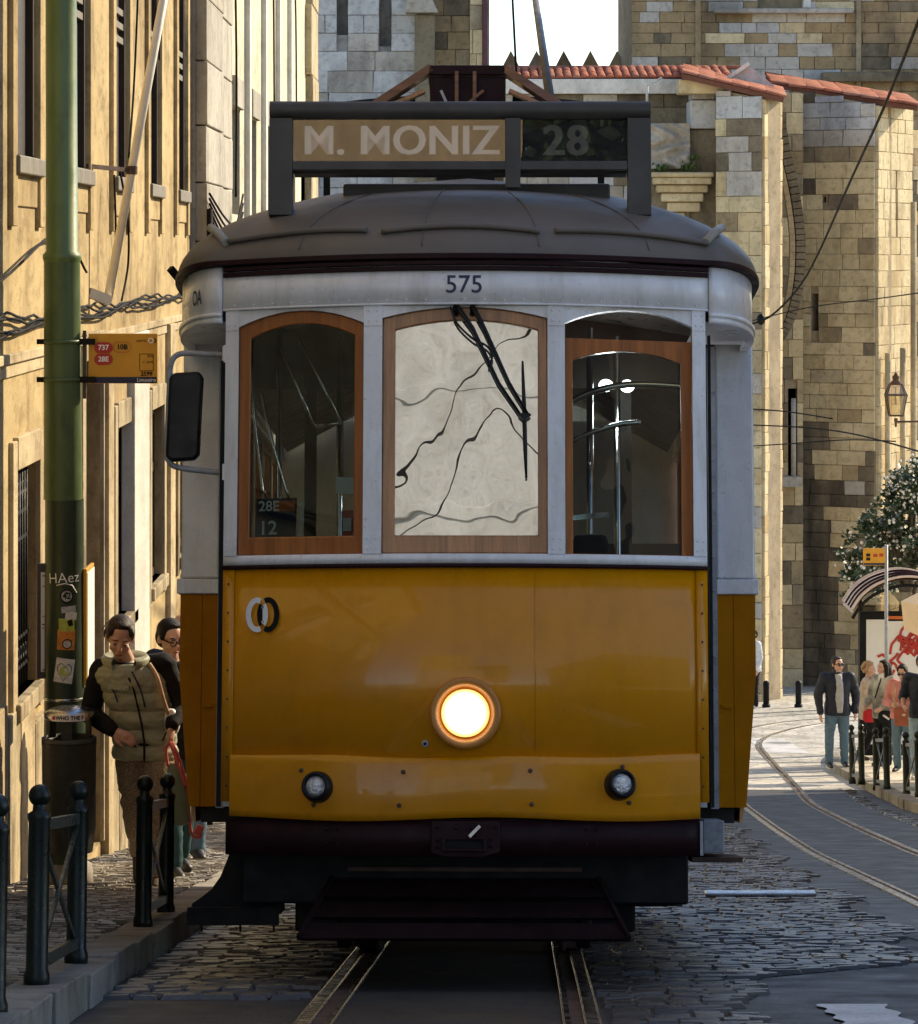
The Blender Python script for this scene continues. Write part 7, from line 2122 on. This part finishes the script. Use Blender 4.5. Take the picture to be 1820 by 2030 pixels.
MB().tube([(-.06, 0, .2), (-.02, .06, .45), (.04, .1, .75)], .012, 5).build('strap', M['bag_red'], rbg)
def lower_white(root, V, H, s, hm):
    limb_ = MB(); limb(limb_, [V['neck'] + Vector((0, -.03, -.03)), V['neck'] + Vector((0, -.03, .02))], [.082, .072])
    link('scarf', remesh(limb_, .014, 1, 'scarf', M['white_cloth']), root)
    MB().tube([V['chest'] + Vector((.1, -.16, .18)), V['chest'] + Vector((-.02, -.18, -.15))], .012, 5).build('strap', M['black_cloth'], root)
kw = person(1752, foot_d(1519), 'woman with long straight black hair in a grey and white cardigan facing the curly-haired woman', GRP, h=1.72, yaw=-.9, head=(-.2, .0, 0), topcol='greywhite', legs='black_cloth', shoe='shoe_dark', hair='hair_black', hairstyle='long', voxel=.015, female=True, hem=.46, bulk=.03, extra=lower_white,
  J={'el_a': (-.24, -.04, 1.1), 'wr_a': (-.18, -.22, 1.0), 'hd_a': (.3, -.6, -.3), 'wr_b': (.18, -.2, .98), 'hd_b': (-.3, -.6, -.3)})
l = kw.location
bb = empty('bag', (l.x + .0, l.y - .26, l.z + .74), label='small black and white belt bag of the black-haired woman', cat='bag')
B = MB(); loft(B, [((0, 0, 0), .1, .04), ((0, 0, .06), .13, .055), ((0, 0, .16), .12, .05), ((0, 0, .2), .08, .03)], 14)
link('pouch', remesh(B, .013, 1, 'pouch', M['black_cloth']), bb)
MB().obox((.0, -.055, .1), (.12, .02, .03), Matrix.Rotation(.6, 3, 'Y')).build('flap', M['white_cloth'], bb)
pk = person(1790, foot_d(1530), 'woman in a salmon pink jacket and sunglasses looking down, dark hair tied back', GRP, h=1.66, yaw=-.5, head=(.1, .3, 0), topcol='pink_cloth', legs='jeans', shoe='shoe_dark', hair='hair_black', hairstyle='bun', voxel=.015, glasses='sun', female=True, hem=.5, bulk=.035,
  J={'el_a': (-.25, -.06, 1.1), 'wr_a': (-.1, -.26, 1.1), 'hd_a': (.8, -.3, .1), 'el_b': (.25, -.06, 1.1), 'wr_b': (.08, -.28, 1.08), 'hd_b': (-.8, -.3, .1)})
l = pk.location
bg = empty('bag', (l.x - .02, l.y - .34, l.z + .76), label='large reddish brown shoulder bag carried by the woman in pink', cat='bag')
MB().box(-.16, .16, -.05, .05, 0, .26).build('pouch', M['bag_brown'], bg, bevel=.03)
MB().box(-.17, .17, -.065, -.04, .16, .29).build('flap', M['bag_brown'], bg, bevel=.02)
MB().ell((-.02, -.07, .18), (.03, .012, .02), nu=10, nv=6).build('clasp', M['trim_stone'], bg)
for s_ in (-1, 1): MB().tube(catmull([(s_ * .14, 0, .26), (s_ * .15, .08, .45), (s_ * .12, .2, .62)], 4), .014, 5).build('strap', M['strap_beige'], bg)
person(1829, foot_d(1546), 'man in a navy shirt and pale jeans cut by the frame edge, wearing sunglasses', GRP, h=1.82, yaw=-.4, head=(.2, .25, 0), skin='skin_tan', topcol='navy_cloth', legs='jeans_pale', shoe='shoe_white', hair='hair_dark', hairstyle='short', voxel=.015, glasses='sun', hem=.5, bulk=.025, sleeve=.5,
  J={'el_a': (-.27, -.02, 1.12), 'wr_a': (-.2, -.2, 1.0), 'hd_a': (.3, -.7, .1)})
